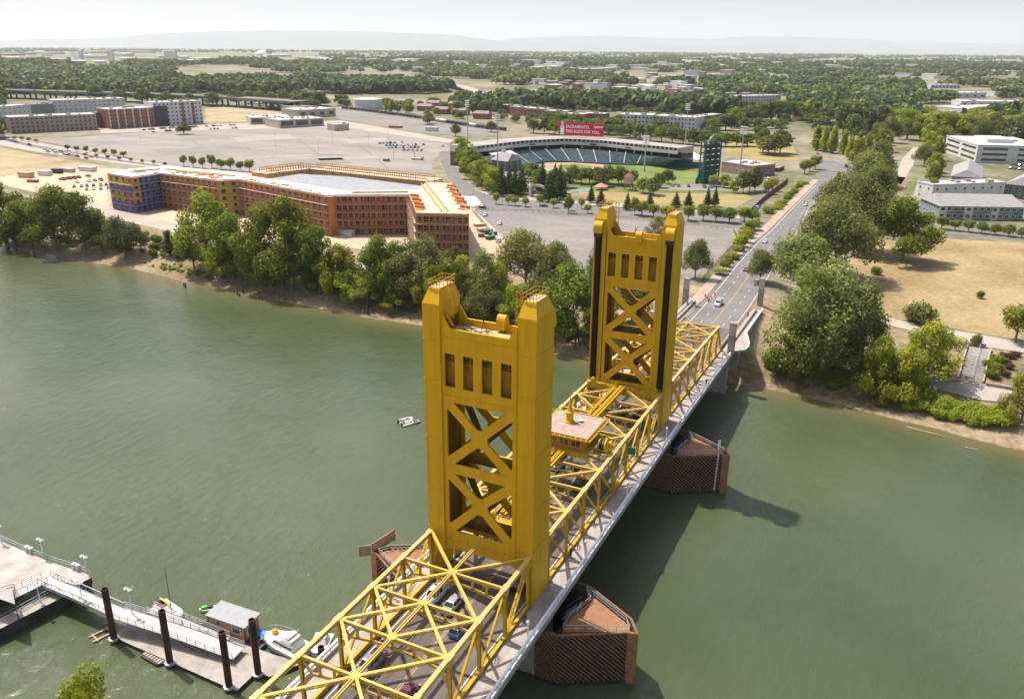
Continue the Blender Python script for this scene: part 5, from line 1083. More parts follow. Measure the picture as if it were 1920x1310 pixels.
def ext(name, pts, z0, z1, mt, mtop=None, hole=None):
    m = MB(); P = [(p.x-org.x, p.y-org.y) for p in pts]
    ar = sum(P[i][0]*P[(i+1) % len(P)][1]-P[(i+1) % len(P)][0]*P[i][1] for i in range(len(P)))
    if ar < 0: P = P[::-1]
    tri = tessellate_polygon([[Vector((a, b, 0)) for a, b in P]]); n = len(P)
    m.v = [(a, b, z0-org.z) for a, b in P]+[(a, b, z1-org.z) for a, b in P]
    for a, b, c in tri: m.f += [(n+a, n+b, n+c)]; m.m += [1]
    for i in range(n): j = (i+1) % n; m.f.append((i, j, n+j, n+i)); m.m.append(0)
    return m.build(name, [mt, mtop or mt], cb)
P_ = [T(202, 327), T(247, 334), T(299, 326), T(408, 339.5), T(446, 337.5), T(560, 359), T(616, 369.5), T(629, 367.5), T(768, 366.6)]
R__ = [T(782, 356.5), T(642, 357.5), T(560, 344), T(470, 330), T(447, 324), T(307, 311), T(240, 317)]
Q_ = [T(782, 402), T(879, 404.5), T(845, 343.5), T(800, 341)]
wa = ext('front_wing', P_+R__, -4, ZR, OSB, MEMB); wb = ext('end_wing', [P_[-1], Q_[0], Q_[1], Q_[2], Q_[3], R__[0]], -4, ZR, OSB, PLY)
ext('courtyard_deck', [T(500, 336, 8), T(562, 326, 8), T(650, 331, 8), T(802, 350, 8), T(790, 372, 8), T(640, 372, 8), T(560, 356, 8)], 4, 8, wl('deck_concrete', (0.42, 0.42, 0.42)), wl('deck_top_concrete', (0.30, 0.31, 0.33)))
bw = [T(500, 318, 12), T(530, 314, 12), T(579, 309, 12), T(801, 332, 12)]
def seg_frame(a, b, z0, z1):
    m = MB(); d = b-a; n = max(2, int(d.length/1.6)); u = d.normalized(); nr = Vector((-u.y, u.x, 0))
    for off in (0, 6.5):
        for i in range(n+1): p = a.lerp(b, i/n)+nr*off-org; m.bar((p.x, p.y, z0-org.z), (p.x, p.y, z1-org.z), 0.22)
        for z in (z0, (z0+z1)/2, z1): p, q = a+nr*off-org, b+nr*off-org; m.bar((p.x, p.y, z-org.z), (q.x, q.y, z-org.z), 0.3)
    return m.build('framing', STUD, cb)
for a, b in zip(bw, bw[1:]):
    n = (b-a).normalized(); nr = Vector((-n.y, n.x, 0)); ext('rear_wing', [a, b, b+nr*14, a+nr*14], -4, 9.5, STUD, PLY); seg_frame(a, b, 9.5, 12.6)
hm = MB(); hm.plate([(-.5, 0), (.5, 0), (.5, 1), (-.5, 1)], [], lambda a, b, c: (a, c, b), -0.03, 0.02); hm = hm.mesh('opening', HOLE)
nwin = [0]
def facade(a, b, cols, wrap=None, white=False, win=2.0):
    d = b-a; ang = math.atan2(d.y, d.x); u = d.normalized(); nr = Vector((u.y, -u.x, 0))
    if nr.dot(Vector((CAM[0]-a.x, CAM[1]-a.y, 0))) < 0: nr = -nr; ang += math.pi
    L = d.length
    if wrap:
        for (u0, u1, v0, v1, mt) in wrap:
            m = MB(); p, q = a.lerp(b, u0)+nr*0.06-org, a.lerp(b, u1)+nr*0.06-org; zc = (v0+v1)/2*18; m.bar((p.x, p.y, zc), (q.x, q.y, zc), 0.1, (v1-v0)*18-0.05); m.build('wall_wrap', mt, cb)
    if not wrap:                                     # open timber frame in front of the sheathing: studs and floor bands
        m = MB(); k = int(L/1.25)
        for i in range(k+1): p = a.lerp(b, i/k)+nr*0.12-org; m.bar((p.x, p.y, 0), (p.x, p.y, 18), 0.1 if i % 4 else 0.3, 0.14)
        for z in range(5): p, q = a+nr*0.14-org, b+nr*0.14-org; m.bar((p.x, p.y, z*3.6+3.45), (q.x, q.y, z*3.6+3.45), 0.16, 0.34)
        m.build('stud_frame', STUD2, cb, kind='stuff')
    rest = MB() if nwin[0] > 95 else None
    for f in range(5):
        for i in range(cols):
            p = a.lerp(b, (i+0.5)/cols)+nr*(0.14 if wrap else 0.05); w = (win*.8, 2.2, 1.2, win*.8)[(i*3+f//2) % 4]; loc = (p.x-org.x, p.y-org.y, f*3.6+0.9)
            if nwin[0] < 98: link('window_opening', winmesh('white', WFR) if (white and (i+f) % 3 == 0) else hm, cb, loc, ang, (w, 1, 1.7)); nwin[0] += 1
            else:
                if rest is None: rest = MB()
                rest.bar((loc[0]-u.x*w/2, loc[1]-u.y*w/2, loc[2]+1), (loc[0]+u.x*w/2, loc[1]+u.y*w/2, loc[2]+1), 0.06, 1.7)
    if rest and rest.v: rest.build('window_opening', HOLE, cb, kind='stuff')
    # scaffold in front of this face: a thing of its own
    return a, b, nr, L
faces = [(P_[0], P_[1], 4, [(0, 1, 0, .3, BWRAP), (0, .6, .3, .55, YWRAP), (0, 1, .55, .72, BWRAP), (0, .7, .72, .95, YWRAP)], 'left end'), (P_[1], P_[2], 5, [(.25, 1, .02, .98, BWRAP), (0, .24, .3, .9, YWRAP), (0, .24, .02, .28, BWRAP)], 'blue wrapped end'),
         (P_[2], P_[3], 11, None, 'left long'), (P_[3], P_[4], 2, [(0, 1, 0, .9, YWRAP)], 'yellow notch'), (P_[4], P_[5], 11, None, 'middle long'), (P_[5], P_[6], 5, None, 'bent'),
         (P_[7], P_[8], 13, None, 'right long'), (P_[8], Q_[0], 7, None, 'sunlit side of the end wing'), (Q_[0], Q_[1], 9, None, 'end wing front')]
order = [8, 6, 1, 0, 4, 2, 5, 7, 3]
for k in order:
    a, b, n, wr, nm = faces[k]; a, b, nr, L = facade(a, b, n, wr, k in (2, 4))
    t = empty('scaffolding', (a.x, a.y, -4.0), label='steel scaffolding on the %s facade of the orange block' % nm, cat='scaffolding', group='scaffolds round the building under construction')
    u = (b-a).normalized(); m = MB(); m2 = MB(); o2 = Vector((a.x, a.y, 0)); c = max(2, int(L/2.6))
    for off in (0.5, 1.6):
        for i in range(c+1): p = a+u*(L*i/c)+nr*off-o2; m.bar((p.x, p.y, 0), (p.x, p.y, 18.6), 0.09)
        for z in [1.8*j for j in range(1, 11)]: p, q = a+nr*off-o2, b+nr*off-o2; m.bar((p.x, p.y, z), (q.x, q.y, z), 0.08)
    for i in range(0, c, 3): p, q = a+u*(L*i/c)+nr*1.6-o2, a+u*(L*min(c, i+2)/c)+nr*1.6-o2; m.bar((p.x, p.y, 0.5), (q.x, q.y, 7), 0.08); m.bar((q.x, q.y, 9), (p.x, p.y, 16), 0.08)
    m.build('frame', SCAF, t)
    for z in (3.6, 7.2, 10.8, 14.4): p, q = a+nr*1.05-o2, b+nr*1.05-o2; m2 = MB(); m2.bar((p.x, p.y, z), (q.x, q.y, z), 0.8, 0.08); m2.build('plank_deck', PLANK, t)
# roof edge boards and corridor walls on the deck
m = MB()
for a, b in zip(P_, P_[1:]): m.bar(a-org+Vector((0, 0, 0.4)), b-org+Vector((0, 0, 0.4)), 0.35, 0.5)
for a, b in zip([P_[-1]]+Q_[:3], Q_[:3]+[Q_[3]]): m.bar(a-org+Vector((0, 0, 0.4)), b-org+Vector((0, 0, 0.4)), 0.3, 0.7)
m.build('roof_edge', STUD, cb)
rng_ = random.Random(9); m = MB()
for a, b in (((790, 347), (828, 398)), ((799, 346), (840, 398))): m.bar(T(*a)-org+Vector((0, 0, 0.5)), T(*b)-org+Vector((0, 0, 0.5)), 0.4, 1.1)
m.build('corridor_wall', STUD, cb)
for a, b in (((660, 362), (765, 361)), ((310, 318), (440, 331)), ((330, 322), (400, 329)), ((470, 338), (540, 349)), ((250, 322), (300, 318))): m = MB(); m.bar(T(*a)-org+Vector((0, 0, 0.4)), T(*b)-org+Vector((0, 0, 0.4)), 1.2, 0.6); m.build('corridor_wall', STUD, cb)
for i in range(26):
    t_ = rng_.random() if i else 0.5; p = T(lerp(230, 420, t_), lerp(322, 334, t_)+rng_.uniform(-3, 3))-org; m = MB(); s = rng_.uniform(0.6, 1.6); m.box(p.x-s, p.x+s, p.y-s*.6, p.y+s*.6, p.z+.01, p.z+rng_.uniform(.3, 1.0)); m.build('material_stack', [STUD, OSB, WHITE, ROOFG][i % 4], cb)
for k, (x, y) in enumerate([(846, 352), (851, 360), (856, 368), (862, 376), (866, 382), (872, 392), (778, 370), (782, 378), (786, 386), (788, 392)]):
    m = MB(); p = T(x, y)-org; m.bar(p+Vector((-2.4, 0, 0.8)), p+Vector((2.4, 0, 0.8)), 0.3, 1.4); m.bar(p+Vector((-2.2, -1.4, 0.3)), p+Vector((2.2, -1.4, 0.3)), 1.8, 0.35); m.build('wall_panel_stack', OSB, cb)
rng_ = random.Random(5)
m = MB()
for i in range(60):
    t_ = rng_.random(); p = T(lerp(455, 600, t_), lerp(334, 361, t_)+rng_.uniform(-3, 2))-org; s = rng_.uniform(0.5, 1.4); m.lathe([(s*0.8, 0), (s, s*0.35), (s*0.6, s*0.8), (0.1, s)], (p.x, p.y, p.z), 7, 0)
m.build('plastic_sheeting', mat('plastic_sheet', (0.72, 0.70, 0.68), 0.5, 0.1, 1), cb, kind='stuff')
# ---- left: apartment blocks by the elevated road
house('apartment_block', 'long tan apartment block with small dark windows at the left edge', (22, 251), (184, 243), 26, 15, TAN, ROOFW, 4, 18, 4, fr='dark', cat='apartment block')
house('apartment_block', 'low white apartment block behind the long tan one at the left edge', (0, 232), (62, 226), 22, 17, WHITE, ROOFW, 4, 7, 2, cat='apartment block')
house('apartment_block', 'wide white apartment block with flat roof before the elevated road', (102, 216), (238, 211), 30, 17, WHITE, ROOFW, 4, 15, 3, cat='apartment block')
house('apartment_block', 'brick red apartment block with white piers beside the lot', (206, 242), (292, 237), 30, 19, BRICK, ROOFW, 5, 9, 3, fr='dark', cat='apartment block', acc=[(i/6+0.02, i/6+0.05, 0, 1, WHITE) for i in range(6)])
house('apartment_block', 'charcoal and white striped apartment block right of the brick one', (292, 237), (382, 232), 26, 24, WHITE, ROOFW, 6, 12, 3, fr='dark', cat='apartment block', acc=[(0, .28, 0, .86, CHAR), (.56, .62, 0, .96, REDW), (.78, .84, 0, .96, REDW)])
house('apartment_block', 'grey low block left of the white apartment block', (60, 218), (104, 216), 20, 13, BLUEW, ROOFG, 3, 5, 2, cat='apartment block')
house('apartment_block', 'dark glazed stair block between the tan and the brick apartments', (184, 240), (204, 239), 16, 15, CHAR, ROOFG, 4, 3, 2, cat='apartment block')
house('warehouse', 'low concrete shed with a dark open bay, left of the rail yard', (470, 234), (545, 232), 40, 7, CREAM, ROOFW, 1, 3, 1, ws=(14, 5), fr='dark', cat='warehouse')
house('warehouse', 'longer pale shed with dark opening nearest the rail yard', (525, 241), (608, 236), 34, 8, CREAM, ROOFW, 1, 3, 1, ws=(18, 5), fr='dark', cat='warehouse')
house('warehouse', 'pale sheds with a silo beside the rail yard', (560, 222), (630, 218), 40, 9, CREAM, ROOFW, 1, 4, 1, ws=(6, 4), fr='dark', cat='warehouse')
house('warehouse', 'small cream shed at the end of the pale street beside the rail yard', (628, 246), (655, 244), 14, 6, CREAM, ROOFW, 1, 2, 1, cat='warehouse')
for k, (x, y, r, h) in enumerate([(690, 204, 27, 13), (720, 199, 0, 0)]):
    if not r: continue
    b = gat(x, y); R0 = r*mpp(b); t = empty('storage_tank', b, label='wide white storage tank beside the rail yard', cat='storage tank')
    m = MB(); m.lathe([(R0, 0), (R0, h*mpp(b)*1.3)], n=32); m.build('shell', WHITE, t)
    m = MB(); z = h*mpp(b)*1.3; m.lathe([(R0*1.01, z), (R0*1.01, z+0.6), (R0*0.4, z+2.0), (0.5, z+2.4)], n=32); m.build('roof', ROOFW, t)
    m = MB()
    for i in range(24): a = i/24*6.283; m.bar((R0*1.02*math.cos(a), R0*1.02*math.sin(a), z+0.5), (R0*1.02*math.cos(a), R0*1.02*math.sin(a), z+1.7), 0.12)
    m.build('guard_rail', GRATE, t)
# ---- red row houses and gabled houses
for k, (x0, x1, y) in enumerate([(898, 938, 205), (932, 965, 212), (956, 990, 216), (985, 1025, 219), (1020, 1060, 224), (1050, 1095, 230), (1092, 1132, 229)]):
    house('row_house', 'red walled row house with white flat roof, %s from the left beyond the ball park' % ('first second third fourth fifth sixth seventh'.split()[k]), (x0, y), (x1, y+2), 18, 10, REDW, ROOFW, 3, 6, 2, group='red row houses beyond the ball park', cat='row house')
for k, (x0, x1, y, s) in enumerate([(782, 808, 208, 'left'), (812, 838, 214, 'middle'), (848, 872, 216, 'right'), (800, 822, 201, 'rear left'), (840, 865, 203, 'rear right'), (887, 915, 223, 'nearest the train'), (865, 890, 206, 'rearmost right')]):
    house('gabled_house', 'brown roofed red house, %s of the cluster beside the rail yard' % s, (x0, y), (x1, y+1), 14, 6.5, REDW, mat('brown_roof', (0.27, 0.20, 0.17), 0.9, 0.15, 0.5, coord='World'), 2, 4, 2, gable=3.0, group='houses beside the rail yard', cat='house')
house('hotel', 'white four storey building with terracotta end bays beyond the billboard', (1160, 247), (1222, 249), 30, 17, WHITE, ROOFW, 4, 9, 3, fr='dark', acc=[(0, .1, 0, 1.0, mat('terracotta', (0.42, 0.20, 0.12), .9)), (.45, .52, 0, 1, MATS['terracotta'] if 'terracotta' in MATS else WHITE)])
house('hotel', 'white four storey wing right of the terracotta trimmed one', (1222, 247), (1302, 252), 26, 16, WHITE, ROOFW, 4, 12, 2, fr='dark')
house('hotel', 'long white hotel with charcoal entrance tower among the trees', (1372, 204), (1462, 201), 22, 17, WHITE, ROOFW, 4, 16, 2, fr='dark', acc=[(.1, .18, 0, 1.08, CHAR)])
house('shop', 'orange brown low building left of the long white hotel', (1318, 190), (1362, 188), 30, 10, REDW, ROOFG, 2, 5, 2)
house('shop', 'pale flat roofed shop by the open park beyond the ball park', (1500, 226), (1552, 224), 24, 7, CREAM, ROOFW, 1, 5, 2)
house('shop', 'low red trimmed shed left of the shop', (1300, 229), (1352, 222), 14, 5, REDW, ROOFW, 1, 5, 2)
# ---- right: office block, grey roofed apartments, warehouses
of = house('office_block', 'white three storey office block with deep ribbon windows, upper right', (1770, 284), (1828, 305), 52, 13, WHITE, ROOFW, 0, 0, 0)
A = of.location; Lx = (gat(1828, 305)-gat(1770, 284)).length
for f in range(3):
    for (u0, u1) in ((0.05, 0.46), (0.54, 0.95)):
        m = MB(); m.box(u0*Lx, u1*Lx, -0.05, 0.3, f*4.1+1.6, f*4.1+3.4); m.build('ribbon_window', GLS, of)
    for (v0, v1) in ((4, 22), (30, 48)):
        m = MB(); m.box(Lx-0.3, Lx+0.05, v0, v1, f*4.1+1.6, f*4.1+3.4); m.build('ribbon_window', GLS, of)
m = MB(); m.box(Lx*0.3, Lx*0.7, 14, 34, 13.25, 16.2); m.build('penthouse', WHITE, of)
house('apartment_house', 'grey roofed green apartment house, left of the pair below the office block', (1781, 351), (1835, 355), 62, 7, GREENW, SLATE, 2, 4, 3, gable=4.5, cat='apartment house')
house('apartment_house', 'grey roofed green apartment house, right of the pair at the right edge', (1880, 370), (1938, 376), 76, 8, GREENW, SLATE, 3, 5, 3, gable=4.5, cat='apartment house')
house('apartment_house', 'front apartment house with long grey roof and white bays beside the golden field', (1758, 411), (1916, 414), 24, 7, BLUEW, SLATE, 2, 13, 2, ws=(2.4, 2.0), gable=4.6, cat='apartment house', acc=[(0, .09, 0, .98, WHITE), (.2, .27, 0, .9, GREENW), (.3, .4, .0, 1.05, WHITE), (.62, .7, 0, .95, WHITE), (.9, .99, 0, .98, GREENW)])
house('apartment_house', 'white flat roofed wing behind the long grey roof', (1745, 377), (1880, 372), 14, 9, WHITE, ROOFW, 2, 8, 2, cat='apartment house')
for k, (a, b, dp, h, lb) in enumerate([((1735, 184), (1848, 184), 50, 9, 'long white roofed warehouse among trees, upper right'), ((1712, 224), (1792, 221), 60, 8, 'square white roofed warehouse nearest the tree belt'), ((1812, 218), (1925, 214), 60, 9, 'white warehouse at the right edge behind the tree belt'),
        ((1800, 200), (1925, 202), 40, 8, 'long pale warehouse at the right edge farther back'), ((1745, 166), (1800, 166), 40, 8, 'small white warehouse farther up on the right'), ((1868, 182), (1925, 182), 40, 8, 'grey white warehouse touching the right edge')]):
    house('warehouse', lb, a, b, dp, h, WHITE, ROOFW, 1, 8, 0, ws=(5, 3), fr='dark', cat='warehouse', group='warehouses at the upper right')
# ---- far warehouses, mills and silos, a few pixels each
SPOTS = ['on the plain below the hills at the left', 'left of the far silos', 'below the hills left of centre', 'in the middle distance left of centre', 'in the middle distance at the centre', 'below the hills at the centre', 'right of centre below the hills', 'among trees right of centre', 'far off towards the right edge', 'at the far right below the plain']
FARW = mat('far_white_roof', (0.72, 0.70, 0.68), 0.8, 0.06, 0.05)
N3 = 0
if True:
    for (p, L, h, wl_, nm, x, mp) in FB:
        wl_ = dict(W=WHITE, C=CREAM, R=REDW, B=BLUEW, T=TAN)[wl_]
        t = empty(nm, p, r3.uniform(-0.3, 0.3)+YAW, label='%s %s with %s walls %s' % ('long' if L > 60 else 'low' if h < 9 else 'small', nm, {'white_wall': 'white', 'cream_wall': 'cream', 'red_brown_wall': 'red brown', 'blue_grey_siding': 'blue grey', 'tan_wall': 'tan'}[wl_.name], SPOTS[min(9, int(x/192))]), cat=nm, group='far %ss scattered towards the hills' % nm)
        m = MB(); dp = r3.uniform(0.3, 0.7)*max(L, 20); m.box(-L/2, L/2, 0, dp, -0.5, h); m.build('wall', wl_, t)
        m = MB(); m.box(-L/2-0.4, L/2+0.4, -0.4, dp+0.4, h+0.01, h+0.8); m.build('roof', r3.choice([FARW, FARW, FARW, ROOFG]), t); N3 += 1
for k, (x, y, w, h, nn) in enumerate([(205, 116, 36, 20, 9), (312, 117, 66, 20, 14), (152, 113, 22, 17, 4)]):
    p = at(x, y, -4); mp = mpp(p); t = empty('grain_silo', p, YAW, label='%s of white grain silos on the left skyline' % ['middle row', 'right and longest row', 'left short row'][k], cat='silos')
    for i in range(nn): m = MB(); m.lathe([(w*mp/nn*0.5, 0), (w*mp/nn*0.5, h*mp), (0.5, h*mp*1.06)], (i*w*mp/nn, 0, 0), 12); m.build('silo', WHITE, t)
    m = MB(); m.box(-8, w*mp, -4, 14, h*mp*1.0, h*mp*1.12); m.build('conveyor_house', WHITE, t)
p = at(492, 105, -4); mp = mpp(p); t = empty('dome_mill', p, label='white dome beside a grey mill tower on the skyline', cat='mill')
m = MB(); m.lathe([(14*mp, 0), (13*mp, 4*mp), (9*mp, 8*mp), (3*mp, 10.5*mp)], n=18); m.build('dome', WHITE, t); m = MB(); m.box(12*mp, 20*mp, -10, 20, 0, 12*mp); m.build('tower', ROOFG, t)
# ---- elevated road on the left and the far curving freeway
def viaduct(name, label, pts, z, w, th, step, colw, mt, gm):
    P = [at(x, y, z) for x, y in pts]; o = P[0].copy(); t = empty(name, o, label=label, cat='elevated road'); m = MB(); g = MB(); bar = MB()
    for a, b in zip(P, P[1:]):
        d = (b-a).normalized(); n = Vector((-d.y, d.x, 0)); e = d*1.0
        a2, b2 = a-o, b-o; m.hexa([a2-n*w/2-Vector((0, 0, 0.5)), b2-n*w/2-Vector((0, 0, 0.5)), b2+n*w/2-Vector((0, 0, 0.5)), a2+n*w/2-Vector((0, 0, 0.5))], [a2-n*w/2, b2-n*w/2, b2+n*w/2, a2+n*w/2])
        for s in (-1, 1): g.bar(a2+n*s*(w/2-1.5)-Vector((0, 0, 0.5+th/2)), b2+n*s*(w/2-1.5)-Vector((0, 0, 0.5+th/2)), 0.8, th); bar.bar(a2+n*s*(w/2-0.2)+Vector((0, 0, 0.5)), b2+n*s*(w/2-0.2)+Vector((0, 0, 0.5)), 0.4, 1.0)
        k = int((b-a).length/step)
        if colw:
            for i in range(k):
                c = a2.lerp(b2, (i+0.5)/k); cm_ = MB(); q = c-n*(w/2-6); r_ = c+n*(w/2-6)
                cm_.bar(q-Vector((0, 0, 0.6+th)), r_-Vector((0, 0, 0.6+th)), 2, 1.8)
                for v in (q, c, r_): cm_.bar(v-Vector((0, 0, 1+th)), Vector((v.x, v.y, -4.5-z)), colw)
                cm_.build('pier', CONC, t)
    m.build('deck', mt, t); g.build('girder', gm, t); bar.build('barrier', CONC, t); return P
VD = viaduct('elevated_road', 'elevated road on concrete piers with green girders crossing behind the left apartments', [(-60, 164), (0, 168), (150, 172), (300, 176), (440, 182), (560, 190)], 9, 34, 2.2, 38, 2.0, LOT2, mat('green_girder', (0.08, 0.20, 0.18), 0.7))
viaduct('elevated_road', 'pale freeway curving away over trees left of centre', [(745, 141), (768, 143), (795, 148), (830, 154), (868, 162), (895, 173), (917, 187)], 4, 26, 1.5, 60, 0, PATHM, CONC)
viaduct('elevated_road', 'grey ramp sinking from the elevated road towards the rail yard', [(500, 188), (530, 195), (560, 204)], 4, 14, 1.5, 40, 1.5, LOT2, CONC)
# ---- ball park
SEAT = mat('green_seats', (0.045, 0.085, 0.10), 0.7, 0.25, 0.5, coord='World', c2=(0.17, 0.23, 0.25)); STADW = mat('stadium_cream', (0.50, 0.44, 0.37), 0.85, 0.1, 0.3, coord='World'); STADG = mat('stadium_green', (0.02, 0.11, 0.10), 0.7, 0.1, 1)
st = empty('ball_park_stand', gat(1073, 303), label='curved ball park grandstand with dark green seats and cream suite level', cat='grandstand'); so_ = st.location.copy()
def interp(pts, n):
    return pl(pts, n)
NS = 25
F0 = [at(x, y, -3.2) for x, y in interp([(942, 318), (985, 310), (1010, 304), (1030, 302), (1073, 303), (1120, 306), (1178, 308), (1216, 309), (1246, 310)], NS)]
F1 = [at(x, y, 3.6) for x, y in interp([(900, 296), (942, 288), (965, 283), (997, 281), (1062, 279), (1131, 284), (1201, 289), (1254, 298), (1264, 300)], NS)]
F2 = [at(x, y, 6.3) for x, y in interp([(878, 288), (915, 284), (950, 279), (985, 275), (1062, 271), (1131, 275), (1184, 281), (1262, 289), (1270, 290)], NS)]
F2t = [Vector((p.x, p.y, 11.0)) for p in F2]
def back(Pl, dist):
    o = []
    for i, p in enumerate(Pl):
        a, b = Pl[max(0, i-1)], Pl[min(len(Pl)-1, i+1)]; d = (b-a).normalized(); n = Vector((-d.y, d.x, 0)); n = n if n.y > 0 else -n; o.append(p+n*dist)
    return o
def ribbon(name, A, B, mt, th=None, grp=None, **kw):
    m = MB(); n = len(A)
    for i in range(n-1):
        m.face([A[i]-so_, A[i+1]-so_, B[i+1]-so_, B[i]-so_])
    return m.build(name, mt, st, **kw)
m = MB()                                            # stepped seating rows
NR = 12
for r_ in range(NR):
    a = [f.lerp(g, r_/NR) for f, g in zip(F0, F1)]; b = [f.lerp(g, (r_+1)/NR) for f, g in zip(F0, F1)]
    for i in range(NS-1):
        z = a[i].z-so_.z+0.5; m.face([(a[i].x-so_.x, a[i].y-so_.y, z), (a[i+1].x-so_.x, a[i+1].y-so_.y, z), (b[i+1].x-so_.x, b[i+1].y-so_.y, z), (b[i].x-so_.x, b[i].y-so_.y, z)])
        m.face([(a[i].x-so_.x, a[i].y-so_.y, z-0.75), (a[i+1].x-so_.x, a[i+1].y-so_.y, z-0.75), (a[i+1].x-so_.x, a[i+1].y-so_.y, z), (a[i].x-so_.x, a[i].y-so_.y, z)])
m.build('seating', SEAT, st)
for i in range(2, NS-1, 1):
    if i % 2: continue
    m = MB(); m.bar(F0[i]-so_+Vector((0, 0, 0.9)), F1[i]-so_+Vector((0, 0, 0.9)), 0.7, 0.2); m.build('aisle', mat('aisle_concrete', (.36, .33, .3)), st)
CB = [p+Vector((0, 0, 0)) for p in back(F1, 9)]
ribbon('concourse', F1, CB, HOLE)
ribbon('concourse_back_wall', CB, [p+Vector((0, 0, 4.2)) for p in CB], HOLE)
F2b = back(F2t, 20)
ribbon('suite_front', F2, F2t, STADW); ribbon('suite_floor', F2, back(F2, 20), STADW)
ribbon('roof', F2t, F2b, mat('stand_roof', (0.33, 0.295, 0.265), .9, .15, .1, coord='World')); ribbon('rear_wall', F2b, [Vector((p.x, p.y, -4)) for p in F2b], STADW)
for i in (0, NS-1):
    m = MB(); m.face([F2[i]-so_, F2t[i]-so_, F2b[i]-so_, Vector((F2b[i].x, F2b[i].y, 6.3))-so_]); m.build('end_wall', STADW, st)
m = MB()
for a, b in zip(F2, F2[1:]): m.bar(a-so_+Vector((0, -0.35, 1.2)), b-so_+Vector((0, -0.35, 1.2)), 0.5, 1.8)
m.build('fascia', mat('pale_fascia', (0.55, 0.53, 0.50), 0.8), st)
for i in range(1, NS-1):
    a, b = F2[i], F2[i+1]
    for q in (0.08, 0.56):
        m = MB(); p, r_ = a.lerp(b, q)-so_, a.lerp(b, q+0.34)-so_; m.bar(p+Vector((0, -0.12, 3.6)), r_+Vector((0, -0.12, 3.6)), 0.2, 1.7); m.build('suite_window', GLS, st)
    if i % 2: m = MB(); p = a-so_; m.bar((p.x, p.y+1.5, 7.0), (p.x, p.y+1.5, 10.4), 0.9); m.build('column', STADW, st)
for q, mt in ((14, CHAR), (18, REDW), (7, mat('banner_blue', (0.12, 0.16, 0.3), 0.7))):
    m = MB(); a, b = F2[q], F2[q+1]; m.bar(a.lerp(b, 0)-so_+Vector((0, -0.7, 1.3)), a.lerp(b, 0.7)-so_+Vector((0, -0.7, 1.3)), 0.15, 1.2); m.build('banner', mt, st)
house('gate_house', 'grey hipped roof pavilion at the left end of the grandstand', (923, 318), (952, 322), 14, 7, GREENW, SLATE, 2, 3, 2, gable=5, cat='pavilion')
house('gate_house', 'pinkish flat roofed building left of the grandstand', (898, 296), (924, 316), 18, 9, wl('pink_wall', (0.36, 0.25, 0.20)), ROOFW, 1, 3, 2, cat='building')
house('clubhouse', 'long low brick clubhouse right of the scoreboard', (1352, 322), (1410, 332), 22, 7, wl('clubhouse_brick', (0.32, 0.19, 0.14)), ROOFW, 1, 5, 2, cat='building')
sheet('ball_field', G_([(988, 314), (1010, 308), (1073, 306), (1216, 311), (1290, 317), (1310, 326), (1303, 343), (1240, 352), (1130, 350), (1050, 340), (985, 328)]), LAWN, 0.07)
sheet('infield', G_([(1003, 312), (1028, 306), (1078, 305), (1135, 309), (1150, 316), (1140, 326), (1070, 330), (1048, 322), (1012, 318)]), CLAY, 0.1)
sheet('infield_grass', G_([(1046, 310), (1080, 307), (1112, 312), (1105, 320), (1070, 322), (1048, 317)]), LAWN, 0.13)
b = gat(1076, 314); m = MB(); m.lathe([(3, 0.15), (2.4, 0.35), (0.5, 0.5)], n=14); m.build('pitchers_mound', CLAY, loc=b, kind='structure')
m = MB(); a, b = gat(1219, 309.5), gat(1316, 318); o = a.copy(); m.bar(a-o+Vector((0, 0, 1.5)), b-o+Vector((0, 0, 2.8)), 0.4, 4.4)
c = gat(1304, 345); m.bar(b-o+Vector((0, 0, 1.5)), c-o+Vector((0, 0, 1.5)), 0.4, 3)
m.build('outfield_wall', STADG, loc=o, label='dark green padded outfield wall of the ball park', cat='wall')
# billboard above the stand
RED = mat('billboard_red', (0.62, 0.012, 0.045), 0.6, 0.05, 0.2); SIGNW = mat('sign_white', (0.85, 0.85, 0.85), 0.6, 0.02)
A, B = at(1047, 252.5, 12.5), at(1131, 256.5, 12.5); d = B-A; LB = d.length; HB = 22.2*mpp(A)
bb = empty('billboard', A, math.atan2(d.y, d.x), label='red beer billboard with white lettering above the grandstand roof', cat='billboard')
m = MB(); m.box(0, LB, 0, 0.8, 0, HB); m.build('panel', RED, bb)
m = MB()
for i in range(9): x = LB*(i+0.5)/9; m.bar((x, 0.9, -0.8), (x, 0.9, HB-1), 0.3); m.bar((x, 0.9, HB*0.7), (x, 6, -0.8), 0.25)
m.build('support', DARK, bb)
def text(body, x, z, size, parent, mt, shear=0.0, ext_=0.02, off=0.0, y=-0.06, align='LEFT', sx=1.0):
    c = bpy.data.curves.new('lettering', 'FONT'); c.body = body; c.size = size; c.extrude = ext_; c.shear = shear; c.offset = off; c.align_x = align; c.materials.append(mt)
    tmp = bpy.data.objects.new('tmp', c); col.objects.link(tmp); me = bpy.data.meshes.new_from_object(tmp.evaluated_get(bpy.context.evaluated_depsgraph_get())); bpy.data.objects.remove(tmp)
    o = link('lettering', me, parent, (x, y, z)); o.rotation_euler = (R(90), 0, 0); o.scale = (sx, 1, 1); return o
text('SACRAMENTO,', LB*0.165, HB*0.58, HB*0.345, bb, SIGNW, off=HB*0.005, sx=0.88)
text("THIS BUD'S FOR YOU.", LB*0.165, HB*0.20, HB*0.345, bb, SIGNW, off=HB*0.005, sx=0.88)
text('Budweiser', LB*0.78, HB*0.70, HB*0.20, bb, SIGNW, shear=0.35, off=HB*0.006)
m = MB(); m.bar((LB*0.795, -0.05, HB*0.66), (LB*0.945, -0.05, HB*0.69), 0.03, 0.25); m.build('logo_underline', SIGNW, bb)
m = MB(); cx = LB*0.085; w = LB*0.042
